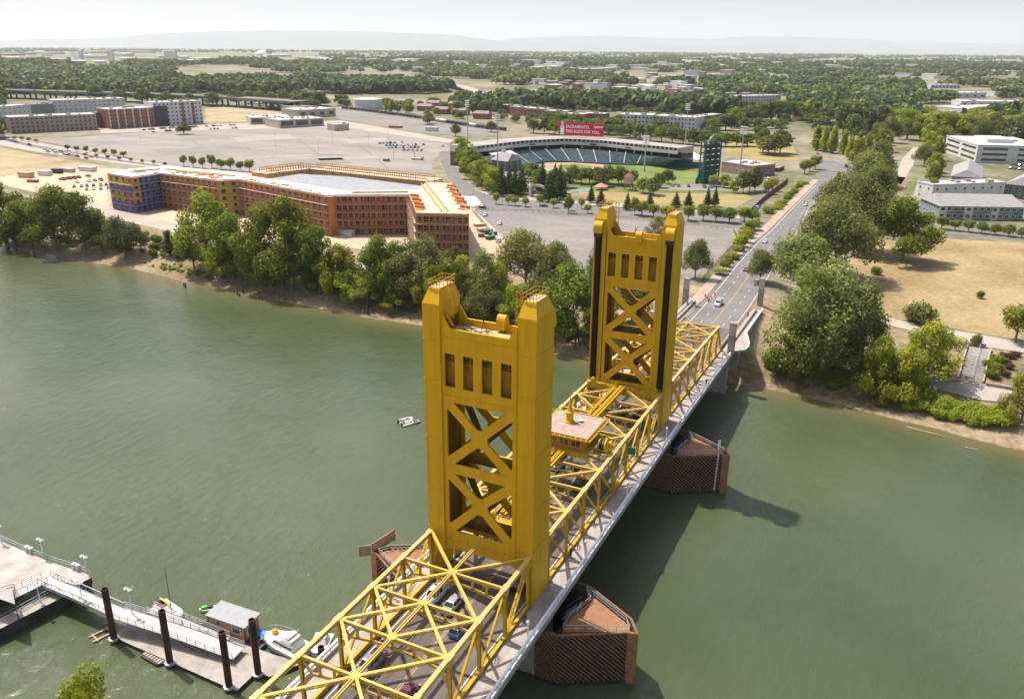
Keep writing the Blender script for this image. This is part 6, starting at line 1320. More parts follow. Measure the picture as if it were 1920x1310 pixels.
m.plate([(cx-w, 0.1), (cx+w, 0.1), (cx+w*1.05, HB*0.12), (cx+w*1.05, HB*0.66), (cx+w*0.6, HB*0.80), (cx+w*0.6, HB*1.12), (cx-w*0.6, HB*1.12), (cx-w*0.6, HB*0.80), (cx-w*1.05, HB*0.66), (cx-w*1.05, HB*0.12)], [], lambda a, b_, c: (a, c, b_), -0.12, -0.003); m.build('bottle_cutout', mat('bottle_silver', (0.62, 0.60, 0.60), 0.5, 0.15, 0.6), bb)
m = MB(); m.plate([(cx-w*0.9, HB*0.22), (cx+w*0.9, HB*0.22), (cx+w*0.9, HB*0.52), (cx-w*0.9, HB*0.52)], [], lambda a, b_, c: (a, c, b_), -0.16, -0.122); m.build('bottle_label', SIGNW, bb)
# scoreboard tower seen from behind
A, B = gat(1317, 345), gat(1346, 341); d = B-A; Ls = d.length; Hs = ht(A, 268)
t = empty('scoreboard', A, math.atan2(d.y, d.x), label='dark green steel scoreboard tower seen from behind', cat='scoreboard')
m = MB()
for x in (0, Ls/3, 2*Ls/3, Ls):
    for y in (0, 3.5): m.bar((x, y, 0), (x, y, Hs), 0.7)
for i in range(9):
    z = Hs*i/8
    for y in (0, 3.5): m.bar((0, y, z), (Ls, y, z), 0.45)
    for x in (0, Ls/3, 2*Ls/3, Ls): m.bar((x, 0, z), (x, 3.5, z), 0.3)
    if i < 8: m.bar((0, 0, z), (Ls/3, 0, z+Hs/8), 0.3); m.bar((Ls, 0, z), (2*Ls/3, 0, z+Hs/8), 0.3)
m.build('frame', STADG, t)
for i in range(5): m = MB(); m.box(0.4, Ls-0.4, 0.45, 1.4, Hs*(0.3+i*0.135)+0.3, Hs*(0.3+(i+1)*0.135)-0.5); m.build('panel_back', mat('panel_back_grey', (0.035, 0.06, 0.065), 0.7, 0.4, 0.5), t)
m = MB(); m.box(0.2, Ls-0.2, 1.4, 2.6, 0, Hs*0.29); m.build('base_wall', STADG, t)
m = MB(); m.hexa([(Ls*.3, 1.2, Hs), (Ls*.8, 1.2, Hs), (Ls*.8, 2.4, Hs), (Ls*.3, 2.4, Hs)], [(Ls*.45, 1.2, Hs+3.2), (Ls*.6, 1.2, Hs+3.2), (Ls*.6, 2.4, Hs+3.2), (Ls*.45, 2.4, Hs+3.2)]); m.bar((Ls*.2, 1.8, Hs), (Ls*.62, 1.8, Hs+4.4), .4); m.build('crest', ROOFG, t)
# floodlight masts
def mast(bx, by, ty, lb, wide=5.5):
    b_ = gat(bx, by); h = ht(b_, ty); t = empty('floodlight_mast', b_, YAW, label=lb, cat='floodlight mast', group='floodlight masts of the ball park')
    m = MB(); m.tube((0, 0, 0), (0, 0, h), 0.55, 0.3, 10); m.build('pole', GRATE, t)
    for k in range(4):
        m = MB(); m.bar((-wide/2, 0, h-1-k*1.5), (wide/2, 0, h-1-k*1.5), 0.2); m.build('crossarm', GRATE, t)
        for i in range(6): x = -wide/2+wide*(i+0.5)/6; m = MB(); m.tube((x, -0.2, h-1-k*1.5), (x, 0.6, h-1.3-k*1.5), 0.42, 0.3, 8); m.build('lamp', WHITE, t)
for a in [(877, 275, 187, 'floodlight mast far left of the grandstand'), (933, 322, 213, 'tall floodlight mast before the left end of the grandstand'), (1208, 322, 252, 'slim floodlight mast before the seats at the centre'), (1284, 279, 193, 'tall floodlight mast behind the right end of the grandstand'), (1386, 332, 235, 'floodlight mast right of the scoreboard'), (1622, 205, 160, 'lattice mast among the trees, upper right')]: mast(*a)
b_ = gat(1310, 330); m = MB(); m.tube((0, 0, 0), (0, 0, ht(b_, 278)), 0.35, 0.3); m.build('foul_pole', mat('foul_yellow', (0.75, 0.45, 0.06), 0.5), loc=b_, label='yellow foul pole beside the scoreboard', cat='foul pole')
# tents and playground
def tent(bx, by, wpx, hpx, mt, lb, walls=0):
    b_ = gat(bx, by); w = wpx*mpp(b_)/2; h = ht(b_, by-hpx); t = empty('tent', b_, 0.3, label=lb, cat='tent'); m = MB()
    m.hexa([(w*math.cos(R(a)), w*math.sin(R(a)), h*0.5) for a in range(0, 360, 45)], [(w*0.08*math.cos(R(a)), w*0.08*math.sin(R(a)), h) for a in range(0, 360, 45)]); m.build('canopy', mt, t)
    for a in range(0, 360, 90): m = MB(); m.bar((w*0.9*math.cos(R(a)), w*0.9*math.sin(R(a)), 0), (w*0.9*math.cos(R(a)), w*0.9*math.sin(R(a)), h*0.5), 0.15); m.build('pole', GRATE, t)
PINK = mat('salmon_canvas', (0.62, 0.24, 0.20), 0.8, 0.1, 1); tent(1127, 356, 26, 13, PINK, 'salmon pink peaked tent in the playground'); tent(1116, 342, 14, 8, ROOFG, 'small grey canopy behind the pink tent'); tent(1140, 343, 12, 7, ROOFG, 'small grey canopy right of the pink tent')
tent(1292, 309, 58, 26, mat('white_canvas', (0.8, 0.76, 0.72), 0.8, 0.05, 1), 'big white peaked tent at the right end of the seats')
b_ = gat(1178, 356); t = empty('play_tower', b_, label='tan climbing tower in the playground beside the trees', cat='play tower'); m = MB()
for x in (-2, 2):
    for y in (-2, 2): m.bar((x, y, 0), (x, y, 9), 0.4)
m.build('frame', STUD, t); m = MB(); m.box(-2.4, 2.4, -2.4, 2.4, 4, 8); m.build('cabin', CREAM, t); m = MB(); m.hexa([(-2.8, -2.8, 8), (2.8, -2.8, 8), (2.8, 2.8, 8), (-2.8, 2.8, 8)], [(-.2, -.2, 10.5), (.2, -.2, 10.5), (.2, .2, 10.5), (-.2, .2, 10.5)]); m.build('roof', REDW, t)
m = MB(); m.bar((2, -2, 4), (7, -4, 0.3), 1, 0.2); m.build('slide', DARK, t)
sheet('play_court', G_([(1072, 353), (1110, 353), (1112, 359), (1070, 359)]), mat('green_court', (0.16, 0.27, 0.22), 0.8, 0.1, coord='World'), 0.1)
sheet('plaza', G_([(1000, 356), (1030, 357), (1036, 372), (1002, 371)]), PATHM, 0.11)
b_ = gat(1010, 372); t = empty('entrance_arch', b_, YAW, label='grey arched entrance gate between the conifers', cat='gate'); m = MB()
for x in (-7, 7): m.box(x-1, x+1, -1, 1, 0, 6)
m.build('pillar', STADW, t)
m = MB(); q = [(7*math.cos(R(a)), 5.4+2*math.sin(R(a))) for a in range(0, 181, 15)]
for a, b in zip(q, q[1:]): m.bar((a[0], 0, a[1]), (b[0], 0, b[1]), 1.2, 1.2)
m.build('arch', ROOFG, t)
# red fence along the slope, lot fences, street lamps
def fence(name, label, pts, h, mt, step=3.0, solid=True, cat='fence'):
    P = G_(pts); o = P[0].copy(); t = empty(name, o, label=label, cat=cat); m = MB(); m2 = MB()
    for a, b in zip(P, P[1:]):
        if solid: m.bar(a-o+Vector((0, 0, h/2)), b-o+Vector((0, 0, h/2)), 0.12, h)
        else:
            for f in (0.3, 0.65, 1.0): m.bar(a-o+Vector((0, 0, h*f)), b-o+Vector((0, 0, h*f)), 0.07, 0.09)
        k = max(1, int((b-a).length/step))
        for i in range(k+1): p = a.lerp(b, i/k)-o; m2.bar(p, p+Vector((0, 0, h+0.1)), 0.14)
    m.build('rails' if not solid else 'panels', mt, t); m2.build('posts', mt, t, kind='stuff')
fence('fence', 'dark red screen fence along the dry slope by the road', [(1405, 402), (1430, 378), (1455, 358), (1473, 345), (1474, 335)], 2.6, mat('red_screen', (0.20, 0.04, 0.045), 0.8, 0.2, 0.5))
fence('fence', 'dark screen fence round the yard beyond the dry slope', [(1412, 312), (1432, 322), (1460, 322), (1470, 318)], 2.6, CHAR)
fence('fence', 'post fence along the right edge of the grey lot', [(1375, 436), (1382, 446), (1376, 462), (1352, 490), (1330, 512), (1316, 530)], 1.8, DARK, 2.5, False)
fence('fence', 'low fence along the cross street edge of the grey lot', [(892, 395), (1010, 399), (1110, 407), (1240, 417), (1345, 430), (1375, 436)], 1.2, GRATE, 3, False)
fence('fence', 'site fence beside the lane right of the orange block', [(886, 398), (905, 420), (930, 452), (944, 480)], 2.0, ROOFG, 3, True)
def lampst(bx, by, ty, lb, arm=1, grp='street lamps'):
    b_ = gat(bx, by); h = ht(b_, ty); t = empty('street_lamp', b_, rnd.uniform(-.3, .3), label=lb, cat='street lamp', group=grp); m = MB(); m.tube((0, 0, 0), (0, 0, h), 0.13, 0.08, 7); m.build('pole', GRATE, t)
    m = MB(); m.bar((0, 0, h), (2.0*arm, 0, h+0.2), 0.12); m.box(*sorted((1.4*arm, 2.3*arm)), -0.18, 0.18, h+0.05, h+0.28); m.build('lamp_head', GRATE, t)
for a in [(264, 262, 240, 'tall lamp pole on the left part of the big lot'), (517, 278, 248, 'lamp pole in the middle of the big lot'), (598, 288, 262, 'short lamp pole beside the bushes of the big lot'), (624, 268, 244, 'lamp pole behind the right half of the big lot'), (692, 275, 252, 'lamp pole left of the parked cars row'), (728, 262, 238, 'lamp pole above the parked cars row'), (738, 302, 284, 'lamp pole by the crane truck'),
          (888, 366, 344, 'lamp at the curve before the stadium'), (909, 372, 352, 'white globe lamp at the cross street corner'), (942, 382, 366, 'lamp on the cross street before the conifers'), (1082, 400, 378, 'lamp on the cross street left of the far tower'), (1428, 372, 325, 'dark lamp pole by the red fence'), (1456, 350, 312, 'lamp pole farther along the red fence'), (1443, 408, 388, 'signal pole at the crossing left of the bridge road'), (1405, 475, 445, 'lamp pole in the planting strip')]:
    lampst(*a)
# ---- hills and haze
def ridge(name, pts, dist, mt, seed):
    m = MB(); rows = 7; n = 240; V_ = []
    for j in range(rows):
        f = j/(rows-1)
        for i in range(n+1):
            x = lerp(-500, 2420, i/n); top = itp(x, pts); ang = math.atan2(x-960, FOC)
            hgt = max(1.0, (top+1.6*pnoise((x*0.02, seed, 0))+0.9*pnoise((x*0.07, seed, 2)))/FOC*dist)*math.cos(ang)
            d = dist/math.cos(ang)+f*dist*0.10; wv = math.sin(f*math.pi)**0.9 if f <= 0.5 else math.sin(f*math.pi)
            fold = 1-0.35*abs(pnoise((x*0.05, f*4, seed)))*(1 if 0 < f < 0.5 else 0)
            V_.append((CAM[0]+d*math.sin(YAW+ang), CAM[1]+d*math.cos(YAW+ang), -6+hgt*wv*fold))
    m.v = V_
    for j in range(rows-1):
        for i in range(n): k = j*(n+1)+i; m.f.append((k, k+1, k+n+2, k+n+1)); m.m.append(0)
    return smooth(m.build(name, mt, kind='structure'))
HIL = groundmat('hill_slopes', [(0.36, (0.04, 0.06, 0.05)), (0.5, (0.08, 0.095, 0.075)), (0.64, (0.15, 0.15, 0.12))], 0.0006, 0.003, 0.4, 0)
ridge('hills', [(-500, 2), (0, 6), (100, 12), (180, 13), (260, 18), (360, 26), (450, 29), (560, 31), (640, 30), (760, 28), (860, 24), (930, 14), (1100, 10), (2400, 4)], 41000, HIL, 1)
ridge('hills', [(-500, 0), (700, 3), (860, 7), (960, 18), (1030, 23), (1120, 24), (1230, 22), (1300, 20), (1370, 26), (1450, 27), (1560, 23), (1700, 19), (1850, 18), (1960, 17), (2400, 14)], 47000, HIL, 2)
m = MB(); m.box(-78000, 78000, -78000, 78000, -20, 1900); hz = m.build('haze', None, kind='stuff') if False else link('haze', m.mesh('haze', []), kind='stuff')
hm_ = bpy.data.materials.new('haze_air'); hm_.use_nodes = True; n = hm_.node_tree; n.nodes.remove(n.nodes['Principled BSDF']); pv = n.nodes.new('ShaderNodeVolumePrincipled')
pv.inputs['Color'].default_value = (0.88, 0.935, 1.0, 1); pv.inputs['Density'].default_value = 3.1e-5; pv.inputs['Anisotropy'].default_value = 0.15
n.links.new(pv.outputs[0], n.nodes['Material Output'].inputs['Volume']); hz.data.materials.append(hm_)
# ------------------------------------------------------------------ vehicles
PAINT = mat('car_paint', (1, 1, 1), 0.3, 0.02, 1, spec=0.6, obcol=True); TYRE = mat('tyre', (0.02, 0.02, 0.02), 0.9); RIM = mat('rim', (0.4, 0.4, 0.4), 0.4, metal=0.6)
CGL = mat('car_glass', (0.015, 0.02, 0.025), 0.08, 0.02, 1, spec=0.9); LAMPW = mat('headlight_lens', (0.8, 0.8, 0.78), 0.2); LAMPR = mat('tail_light_lens', (0.5, 0.02, 0.02), 0.3)
def frus(m, x0, x1, w0, z0, X0, X1, W1, z1, mi=0, mt=None): m.hexa([(-w0, x0, z0), (w0, x0, z0), (w0, x1, z0), (-w0, x1, z0)], [(-W1, X0, z1), (W1, X0, z1), (W1, X1, z1), (-W1, X1, z1)], mi, mt)
CARS = {'sedan': (4.6, 0.90, 0.92, (-1.2, 1.45), (-0.55, 0.85), 1.43, 0), 'hatch': (4.1, 0.88, 0.95, (-1.3, 1.9), (-0.6, 1.55), 1.5, 0), 'suv': (4.8, 0.97, 1.08, (-1.2, 2.3), (-0.65, 2.05), 1.78, 0), 'pickup': (5.6, 0.98, 1.08, (-1.4, 0.7), (-0.75, 0.5), 1.82, 1), 'van': (5.4, 1.0, 1.1, (-2.2, 2.6), (-1.5, 2.5), 2.2, 0)}
def carparts(kind):
    L, w, belt, cb0, ct0, top, bed = CARS[kind]; h = L/2
    b = MB(); frus(b, -h+0.12, h-0.1, w-0.05, 0.22, -h, h, w, 0.5); frus(b, -h, h, w, 0.501, -h+0.15, h-0.08, w-0.06, belt-0.12)
    if bed:
        frus(b, -h+0.15, cb0[1]+0.1, w-0.06, belt-0.12, -h+0.3, cb0[1], w-0.14, belt)
        for s in (-1, 1): b.box(*sorted((s*(w-0.16), s*(w-0.06))), cb0[1]+0.12, h-0.1, belt-0.12, belt+0.12)
        b.box(-w+0.17, w-0.17, h-0.2, h-0.1, belt-0.12, belt+0.1)
    else: frus(b, -h+0.15, h-0.08, w-0.06, belt-0.119, -h+0.5, h-0.25, w-0.14, belt)
    c = MB(); frus(c, cb0[0], cb0[1], w-0.12, belt, ct0[0], ct0[1], w-0.3, top-0.06, 0)
    r = MB(); frus(r, ct0[0]-0.04, ct0[1]+0.04, w-0.28, top-0.058, ct0[0]+0.12, ct0[1]-0.12, w-0.36, top)
    for s in (-1, 1):                                # pillars
        for t in (0.0, 0.5, 1.0): p, q = lerp(cb0[0], cb0[1], t), lerp(ct0[0], ct0[1], t); r.bar((s*(w-0.11), p, belt), (s*(w-0.29), q, top-0.06), 0.09, 0.07)
    return b, c, r, L, w
def car(kind, colr, label='x', detail=True, extra=None, name='parked_car', group=None):
    b, c, r, L, w = carparts(kind)
    if not detail:
        m = b; off = len(m.v); m.v += r.v; m.f += [tuple(i+off for i in f) for f in r.f]; m.m += r.m; off = len(m.v); m.v += c.v; m.f += [tuple(i+off for i in f) for f in c.f]; m.m += [1]*len(c.f)
        for s in (-1, 1):
            for y in (-L*0.31, L*0.31): m.tube((s*(w-0.22), y, 0.33), (s*(w+0.01), y, 0.33), 0.33, n=10, m=2)
        o = m.build(name, [PAINT, CGL, TYRE], label=label, cat='car', group=group); o.color = (*colr, 1); return o
    t = empty(name, label=label, cat='pickup truck' if kind == 'pickup' else 'car', group=group)
    for nm, mb, mt in (('body', b, PAINT), ('windows', c, CGL), ('roof', r, PAINT)): o = mb.build(nm, mt, t); o.color = (*colr, 1)
    for s in (-1, 1):
        for y in (-L*0.31, L*0.31):
            m = MB(); m.tube((s*(w-0.22), y, 0.34), (s*(w+0.01), y, 0.34), 0.34, n=14); wl_ = m.build('wheel', TYRE, t); m = MB(); m.tube((s*(w), y, 0.34), (s*(w+0.025), y, 0.34), 0.2, n=10); m.build('rim', RIM, wl_)
        m = MB(); m.box(*sorted((s*(w-0.42), s*(w-0.12))), -L/2-0.02, -L/2+0.15, 0.55, 0.72); m.build('headlight', LAMPW, t)
        m = MB(); m.box(*sorted((s*(w-0.35), s*(w-0.1))), L/2-0.12, L/2+0.02, 0.6, 0.8); m.build('tail_light', LAMPR, t)
        m = MB(); m.box(*sorted((s*(w-0.04), s*(w+0.16))), CARS[kind][3][0]+0.25, CARS[kind][3][0]+0.4, CARS[kind][2], CARS[kind][2]+0.16); o = m.build('mirror', PAINT, t); o.color = (*colr, 1)
    return t
SIL, WHT, BLK, BLU, RED_, MAR = (0.22, 0.23, 0.25), (0.62, 0.62, 0.61), (0.012, 0.013, 0.016), (0.03, 0.22, 0.55), (0.35, 0.02, 0.02), (0.13, 0.03, 0.06)
def onbridge(kind, colr, px, py, label, head=-1, lane=None, **kw):
    p = at(px, py, 0.7+zroad(0)); 
    for _ in range(3): p = at(px, py, 0.7+zroad(p.y))
    t = car(kind, colr, label, **kw, name='car'); t.location = (lane if lane is not None else p.x, p.y, zroad(p.y)+0.01); t.rotation_euler = (0, 0, 0 if head < 0 else math.pi); return t
t = onbridge('pickup', SIL, 687, 1240, 'silver pickup with red cones and a dark cover in its bed on the near span', lane=-5.4)
m = MB(); m.box(-0.8, 0.8, 0.85, 1.9, 1.2, 1.3); m.build('bed_cover', DARK, t)
CONE = mat('cone_orange', (0.75, 0.10, 0.03), 0.6, 0.05)
for x, y in ((-0.4, 2.1), (0.3, 2.3), (0.5, 1.95), (-0.1, 2.45)): m = MB(); m.lathe([(0.2, 0), (0.2, 0.05), (0.12, 0.06), (0.03, 0.6)], (x, y, 1.1), 8); m.build('cone_in_bed', CONE, t)
t = onbridge('pickup', WHT, 803, 1108, 'white pickup with a white canopy on the near span by the tower', lane=-5.3)
m = MB(); m.box(-0.8, 0.8, 0.9, 2.6, 1.2, 1.75); m.build('canopy', WHITE, t)
onbridge('sedan', (0.33, 0.33, 0.34), 847, 1131, 'silver saloon car on the near span beside the white pickup', lane=-1.9)
onbridge('suv', BLK, 940, 1077, 'black off-road car at the foot of the near tower', 1, lane=4.9).scale = (1.12, 1.12, 1.12)
onbridge('hatch', BLU, 853, 1172, 'bright blue hatchback on the near span', 1, lane=1.7)
onbridge('hatch', MAR, 757, 1297, 'dark maroon small car under the nearest bracing at the bottom edge', 1, lane=2.0)
onbridge('sedan', WHT, 885, 1000, 'white car seen through the lowest opening of the near tower', lane=-5.2)
onbridge('suv', (0.05, 0.05, 0.06), 1080, 905, 'black car on the lift span near the control house', 1, lane=1.9)
onbridge('sedan', (0.02, 0.02, 0.03), 1100, 882, 'dark saloon car beside the black car on the lift span', lane=-1.9)
onbridge('van', WHT, 1068, 872, 'white van on the lift span under the control house', lane=-5.0)
onbridge('sedan', (0.04, 0.04, 0.06), 1160, 762, 'dark blue car on the lift span before the far tower', lane=-1.9)
onbridge('suv', (0.03, 0.03, 0.03), 1180, 768, 'black car just before the far tower portal', 1, lane=1.9)
t = onbridge('pickup', WHT, 1347, 568, 'white service truck with ladders parked by the orange barrels', lane=-2.6)
m = MB(); m.box(-0.9, 0.9, 0.9, 2.7, 1.2, 1.9); m.build('tool_box', WHITE, t); m = MB()
for x in (-0.6, 0.6): m.bar((x, -1.2, 2.15), (x, 2.7, 2.15), 0.08)
for k in range(7): m.bar((-0.6, -1.2+k*0.6, 2.15), (0.6, -1.2+k*0.6, 2.15), 0.06)
m.build('ladder_rack', GRATE, t)
for px, py, k, c, lb in [(1434, 455, 'sedan', WHT, 'white car driving away on the road beyond the bridge'), (1398, 508, 'hatch', (0.30, 0.08, 0.16), 'pinkish red car half hidden by the tree over the road'), (1510, 386, 'sedan', WHT, 'white car on the road before the bend'), (1562, 322, 'sedan', WHT, 'white car at the road bend'),
        (1587, 314, 'suv', BLK, 'black car on the right arm of the road bend'), (1533, 290, 'hatch', (0.5, 0.06, 0.05), 'red car at the far junction'), (1020, 388, 'sedan', (0.08, 0.09, 0.10), 'dark grey car on the cross street before the stadium'), (905, 391, 'hatch', BLK, 'black car at the corner by the orange block'),
        (910, 405, 'sedan', WHT, 'white car beside the site fence, upper one'), (937, 421, 'sedan', WHT, 'white car on the grey lot beside the site fence'), (921, 484, 'pickup', RED_, 'dark red pickup at the river end of the site lane'), (935, 454, 'sedan', SIL, 'silver car by the skips of the building site'), (725, 303, 'van', (0.03, 0.20, 0.28), 'teal van alone on the big lot'), (830, 275, 'pickup', WHT, 'white pickup at the right edge of the big lot'), (1440, 340, 'van', WHT, 'white van in the yard beyond the red fence')]:
    p = gat(px, py); t = car(k, c, lb, detail=(py > 360), name='car'); t.location = (p.x, p.y, p.z+0.14); t.rotation_euler = (0, 0, {1434: 0.02, 1398: 0.02, 1510: -0.1}.get(px, 1.6 if py in (388, 391, 303) else 0.3))
COLS = [WHT, WHT, SIL, SIL, BLK, (0.05, 0.05, 0.06), (0.15, 0.15, 0.17), BLU, RED_, (0.25, 0.2, 0.15), (0.02, 0.05, 0.15), (0.5, 0.5, 0.52)]
proto = {}
CN = {0: 'white', 1: 'white', 2: 'silver', 3: 'silver', 4: 'black', 5: 'black', 6: 'dark grey', 7: 'blue', 8: 'red', 9: 'brown', 10: 'navy', 11: 'grey'}
RW = ['rearmost row', 'second row', 'third row', 'fourth row', 'fifth row']
def lotcars(rows, grp, lb0, gap=2.9, fill=0.8, ang=0.0):
    for ri, (a, b) in enumerate(rows):
        pa, pb = gat(*a), gat(*b); d = pb-pa; n = int(d.length/gap); th = math.atan2(d.y, d.x)+ang
        for i in range(n):
            if rnd.random() > fill: continue
            k = rnd.choice(['sedan', 'hatch', 'suv', 'sedan', 'pickup']); ci = rnd.randrange(12); c = COLS[ci]; lb = lb0.replace('car', CN[ci]+' car', 1).replace('vehicle', CN[ci]+' vehicle')+(', %s, %s' % (RW[ri], ORD[i]) if len(rows) > 1 else ', '+ORD[i]); p = pa.lerp(pb, (i+rnd.uniform(-.1, .1))/n)
            if k not in proto: proto[k] = car(k, c, lb, False, group=grp); o = proto[k]; o.location = p+Vector((0, 0, 0.1)); o.rotation_euler = (0, 0, th); o['label'] = lb; o['group'] = grp
            else: o = clone(proto[k], p+Vector((0, 0, 0.1)), th, lb, group=grp, color=c)
lotcars([((118, 338), (185, 329)), ((122, 345), (200, 338)), ((128, 352), (212, 347)), ((150, 358), (215, 354))], 'cars parked left of the orange block', 'parked car left of the orange building', 3.4, .72)
lotcars([((712, 270), (760, 268)), ((724, 274), (800, 272)), ((728, 278), (806, 277)), ((742, 282), (798, 283))], 'cars parked in the middle of the big lot', 'parked car on the big lot', 3.2, .85)
lotcars([((270, 245), (330, 240)), ((282, 249), (325, 246)), ((388, 238), (445, 235)), ((395, 243), (450, 241)), ((350, 240), (380, 238))], 'cars parked by the brick apartments', 'tiny parked car by the brick apartments', 3.4, .6)
lotcars([((1320, 352), (1345, 352)), ((1375, 345), (1398, 346)), ((1262, 350), (1300, 351)), ((1392, 335), (1400, 332))], 'cars parked behind the scoreboard', 'small parked car by the scoreboard', 3.0, .8)
lotcars([((1890, 302), (1930, 306)), ((1888, 309), (1930, 314)), ((1895, 317), (1930, 321))], 'cars parked right of the office block', 'parked car right of the office block', 3.0, .85)
lotcars([((8, 262), (60, 274)), ((70, 279), (180, 297)), ((75, 283), (170, 299))], 'cars along the pale street', 'tiny car along the pale street', 6.5, .55, math.pi/2)
lotcars([((1410, 400), (1425, 385)), ((1432, 362), (1440, 352))], 'cars beside the dry slope', 'car parked between lawn and red fence', 6, .9, math.pi/2)
lotcars([((20, 170), (420, 179))], 'traffic on the elevated road', 'tiny vehicle driving on the elevated road', 45, .5, math.pi/2)
for o in list(bpy.data.objects):
    if o.get('group') == 'traffic on the elevated road': p = pix(o.location); q = at(p[0], p[1], 9.0); o.location = (q.x, q.y, 9.02)
# train of black tank cars
tp = G_(pl([(640, 204), (700, 211), (760, 219), (800, 225), (850, 233), (905, 241), (950, 246)], 23))
m = MB()
for a, b in zip(tp, tp[1:]):
    d = (b-a).normalized(); nn = Vector((-d.y, d.x, 0))
    for s in (-.75, .75): m.bar(a+nn*s+Vector((0, 0, 0.15)), b+nn*s+Vector((0, 0, 0.15)), 0.2, 0.2)
m.build('rail_track', mat('rusty_rail', (0.16, 0.12, 0.10), 0.7), kind='structure')
TANK = mat('black_tank', (0.022, 0.022, 0.026), 0.5, 0.2, 0.5); ft = None
for i, (a, b) in enumerate(zip(tp, tp[1:])):
    c = (a+b)/2; L_ = min((b-a).length-1.5, 17)
    if i in (12, 13, 17): mtl = WHITE
    else: mtl = TANK
    t = empty('tank_wagon', c+Vector((0, 0, 0.15)), math.atan2((b-a).y, (b-a).x), label=('white covered' if mtl is WHITE else 'black')+' tank wagon of the train in the rail yard, '+ORD[i], cat='rail wagon', group='wagons of the train in the rail yard')
    m = MB(); m.tube((-L_/2+1, 0, 2.5), (L_/2-1, 0, 2.5), 1.5, n=12); m.tube((-L_/2, 0, 2.5), (-L_/2+1, 0, 2.5), 0.9, 1.5, 12); m.tube((L_/2-1, 0, 2.5), (L_/2, 0, 2.5), 1.5, 0.9, 12); m.tube((0, 0, 3.9), (0, 0, 4.4), 0.5, n=8); m.build('tank', mtl, t)
    m = MB(); m.box(-L_/2, L_/2, -1.2, 1.2, 0.75, 1.0)
    for x in (-L_/2+2, L_/2-2):
        for s in (-.75, .75): m.tube((x-.8, s-.1, .45), (x-.8, s+.1, .45), .45, n=8); m.tube((x+.8, s-.1, .45), (x+.8, s+.1, .45), .45, n=8)
    m.build('underframe', DARK, t)
# crane truck, site clutter
p = gat(783, 300); t = empty('crane_truck', p, 0.1, label='white crane truck with raised boom on the big lot', cat='crane truck')
m = MB(); m.box(-5, 3, -1.2, 1.2, 0.6, 1.5); m.build('chassis', WHITE, t); m = MB(); m.box(3.1, 5, -1.2, 1.2, 0.6, 2.9); m.build('cab', WHITE, t); m = MB(); m.bar((-2, 0, 1.6), (-4.5, 0, 13), 0.6); m.build('boom', WHITE, t)
for x in (-4, -2.5, 3.8):
    for s in (-1, 1): m = MB(); m.tube((x, s*0.9, 0.5), (x, s*1.2, 0.5), 0.5, n=10); m.build('wheel', TYRE, t)
def lump(name, px, py, dims, mtl, lb, cat, rz=0.0, lid=None):
    p = gat(px, py); a, b, c = dims; t = empty(name, p+Vector((0, 0, 0.08)), rz, label=lb, cat=cat)
    m = MB(); m.hexa([(-a*.47, -b*.47, 0), (a*.47, -b*.47, 0), (a*.47, b*.47, 0), (-a*.47, b*.47, 0)], [(-a/2, -b/2, c), (a/2, -b/2, c), (a/2, b/2, c), (-a/2, b/2, c)]); m.build('body', mtl, t)
    m = MB()
    for s in (-1, 1): m.box(-a/2-.06, a/2+.06, s*b/2-.06, s*b/2+.06, c*0.8, c*0.8+.12); m.box(s*a/2-.06, s*a/2+.06, -b/2+.07, b/2-.07, c*0.8, c*0.8+.12)
    m.build('rim', lid or DARK, t); return t
GRN = mat('skip_green', (0.03, 0.16, 0.08), .6); BLS = mat('skip_blue', (0.03, 0.12, 0.28), .6); LUM = mat('timber_stack', (0.50, 0.36, 0.22), .85, .2, .8); WRP = mat('wrapped_pallet', (0.65, 0.63, 0.6), .6, .1, 1)
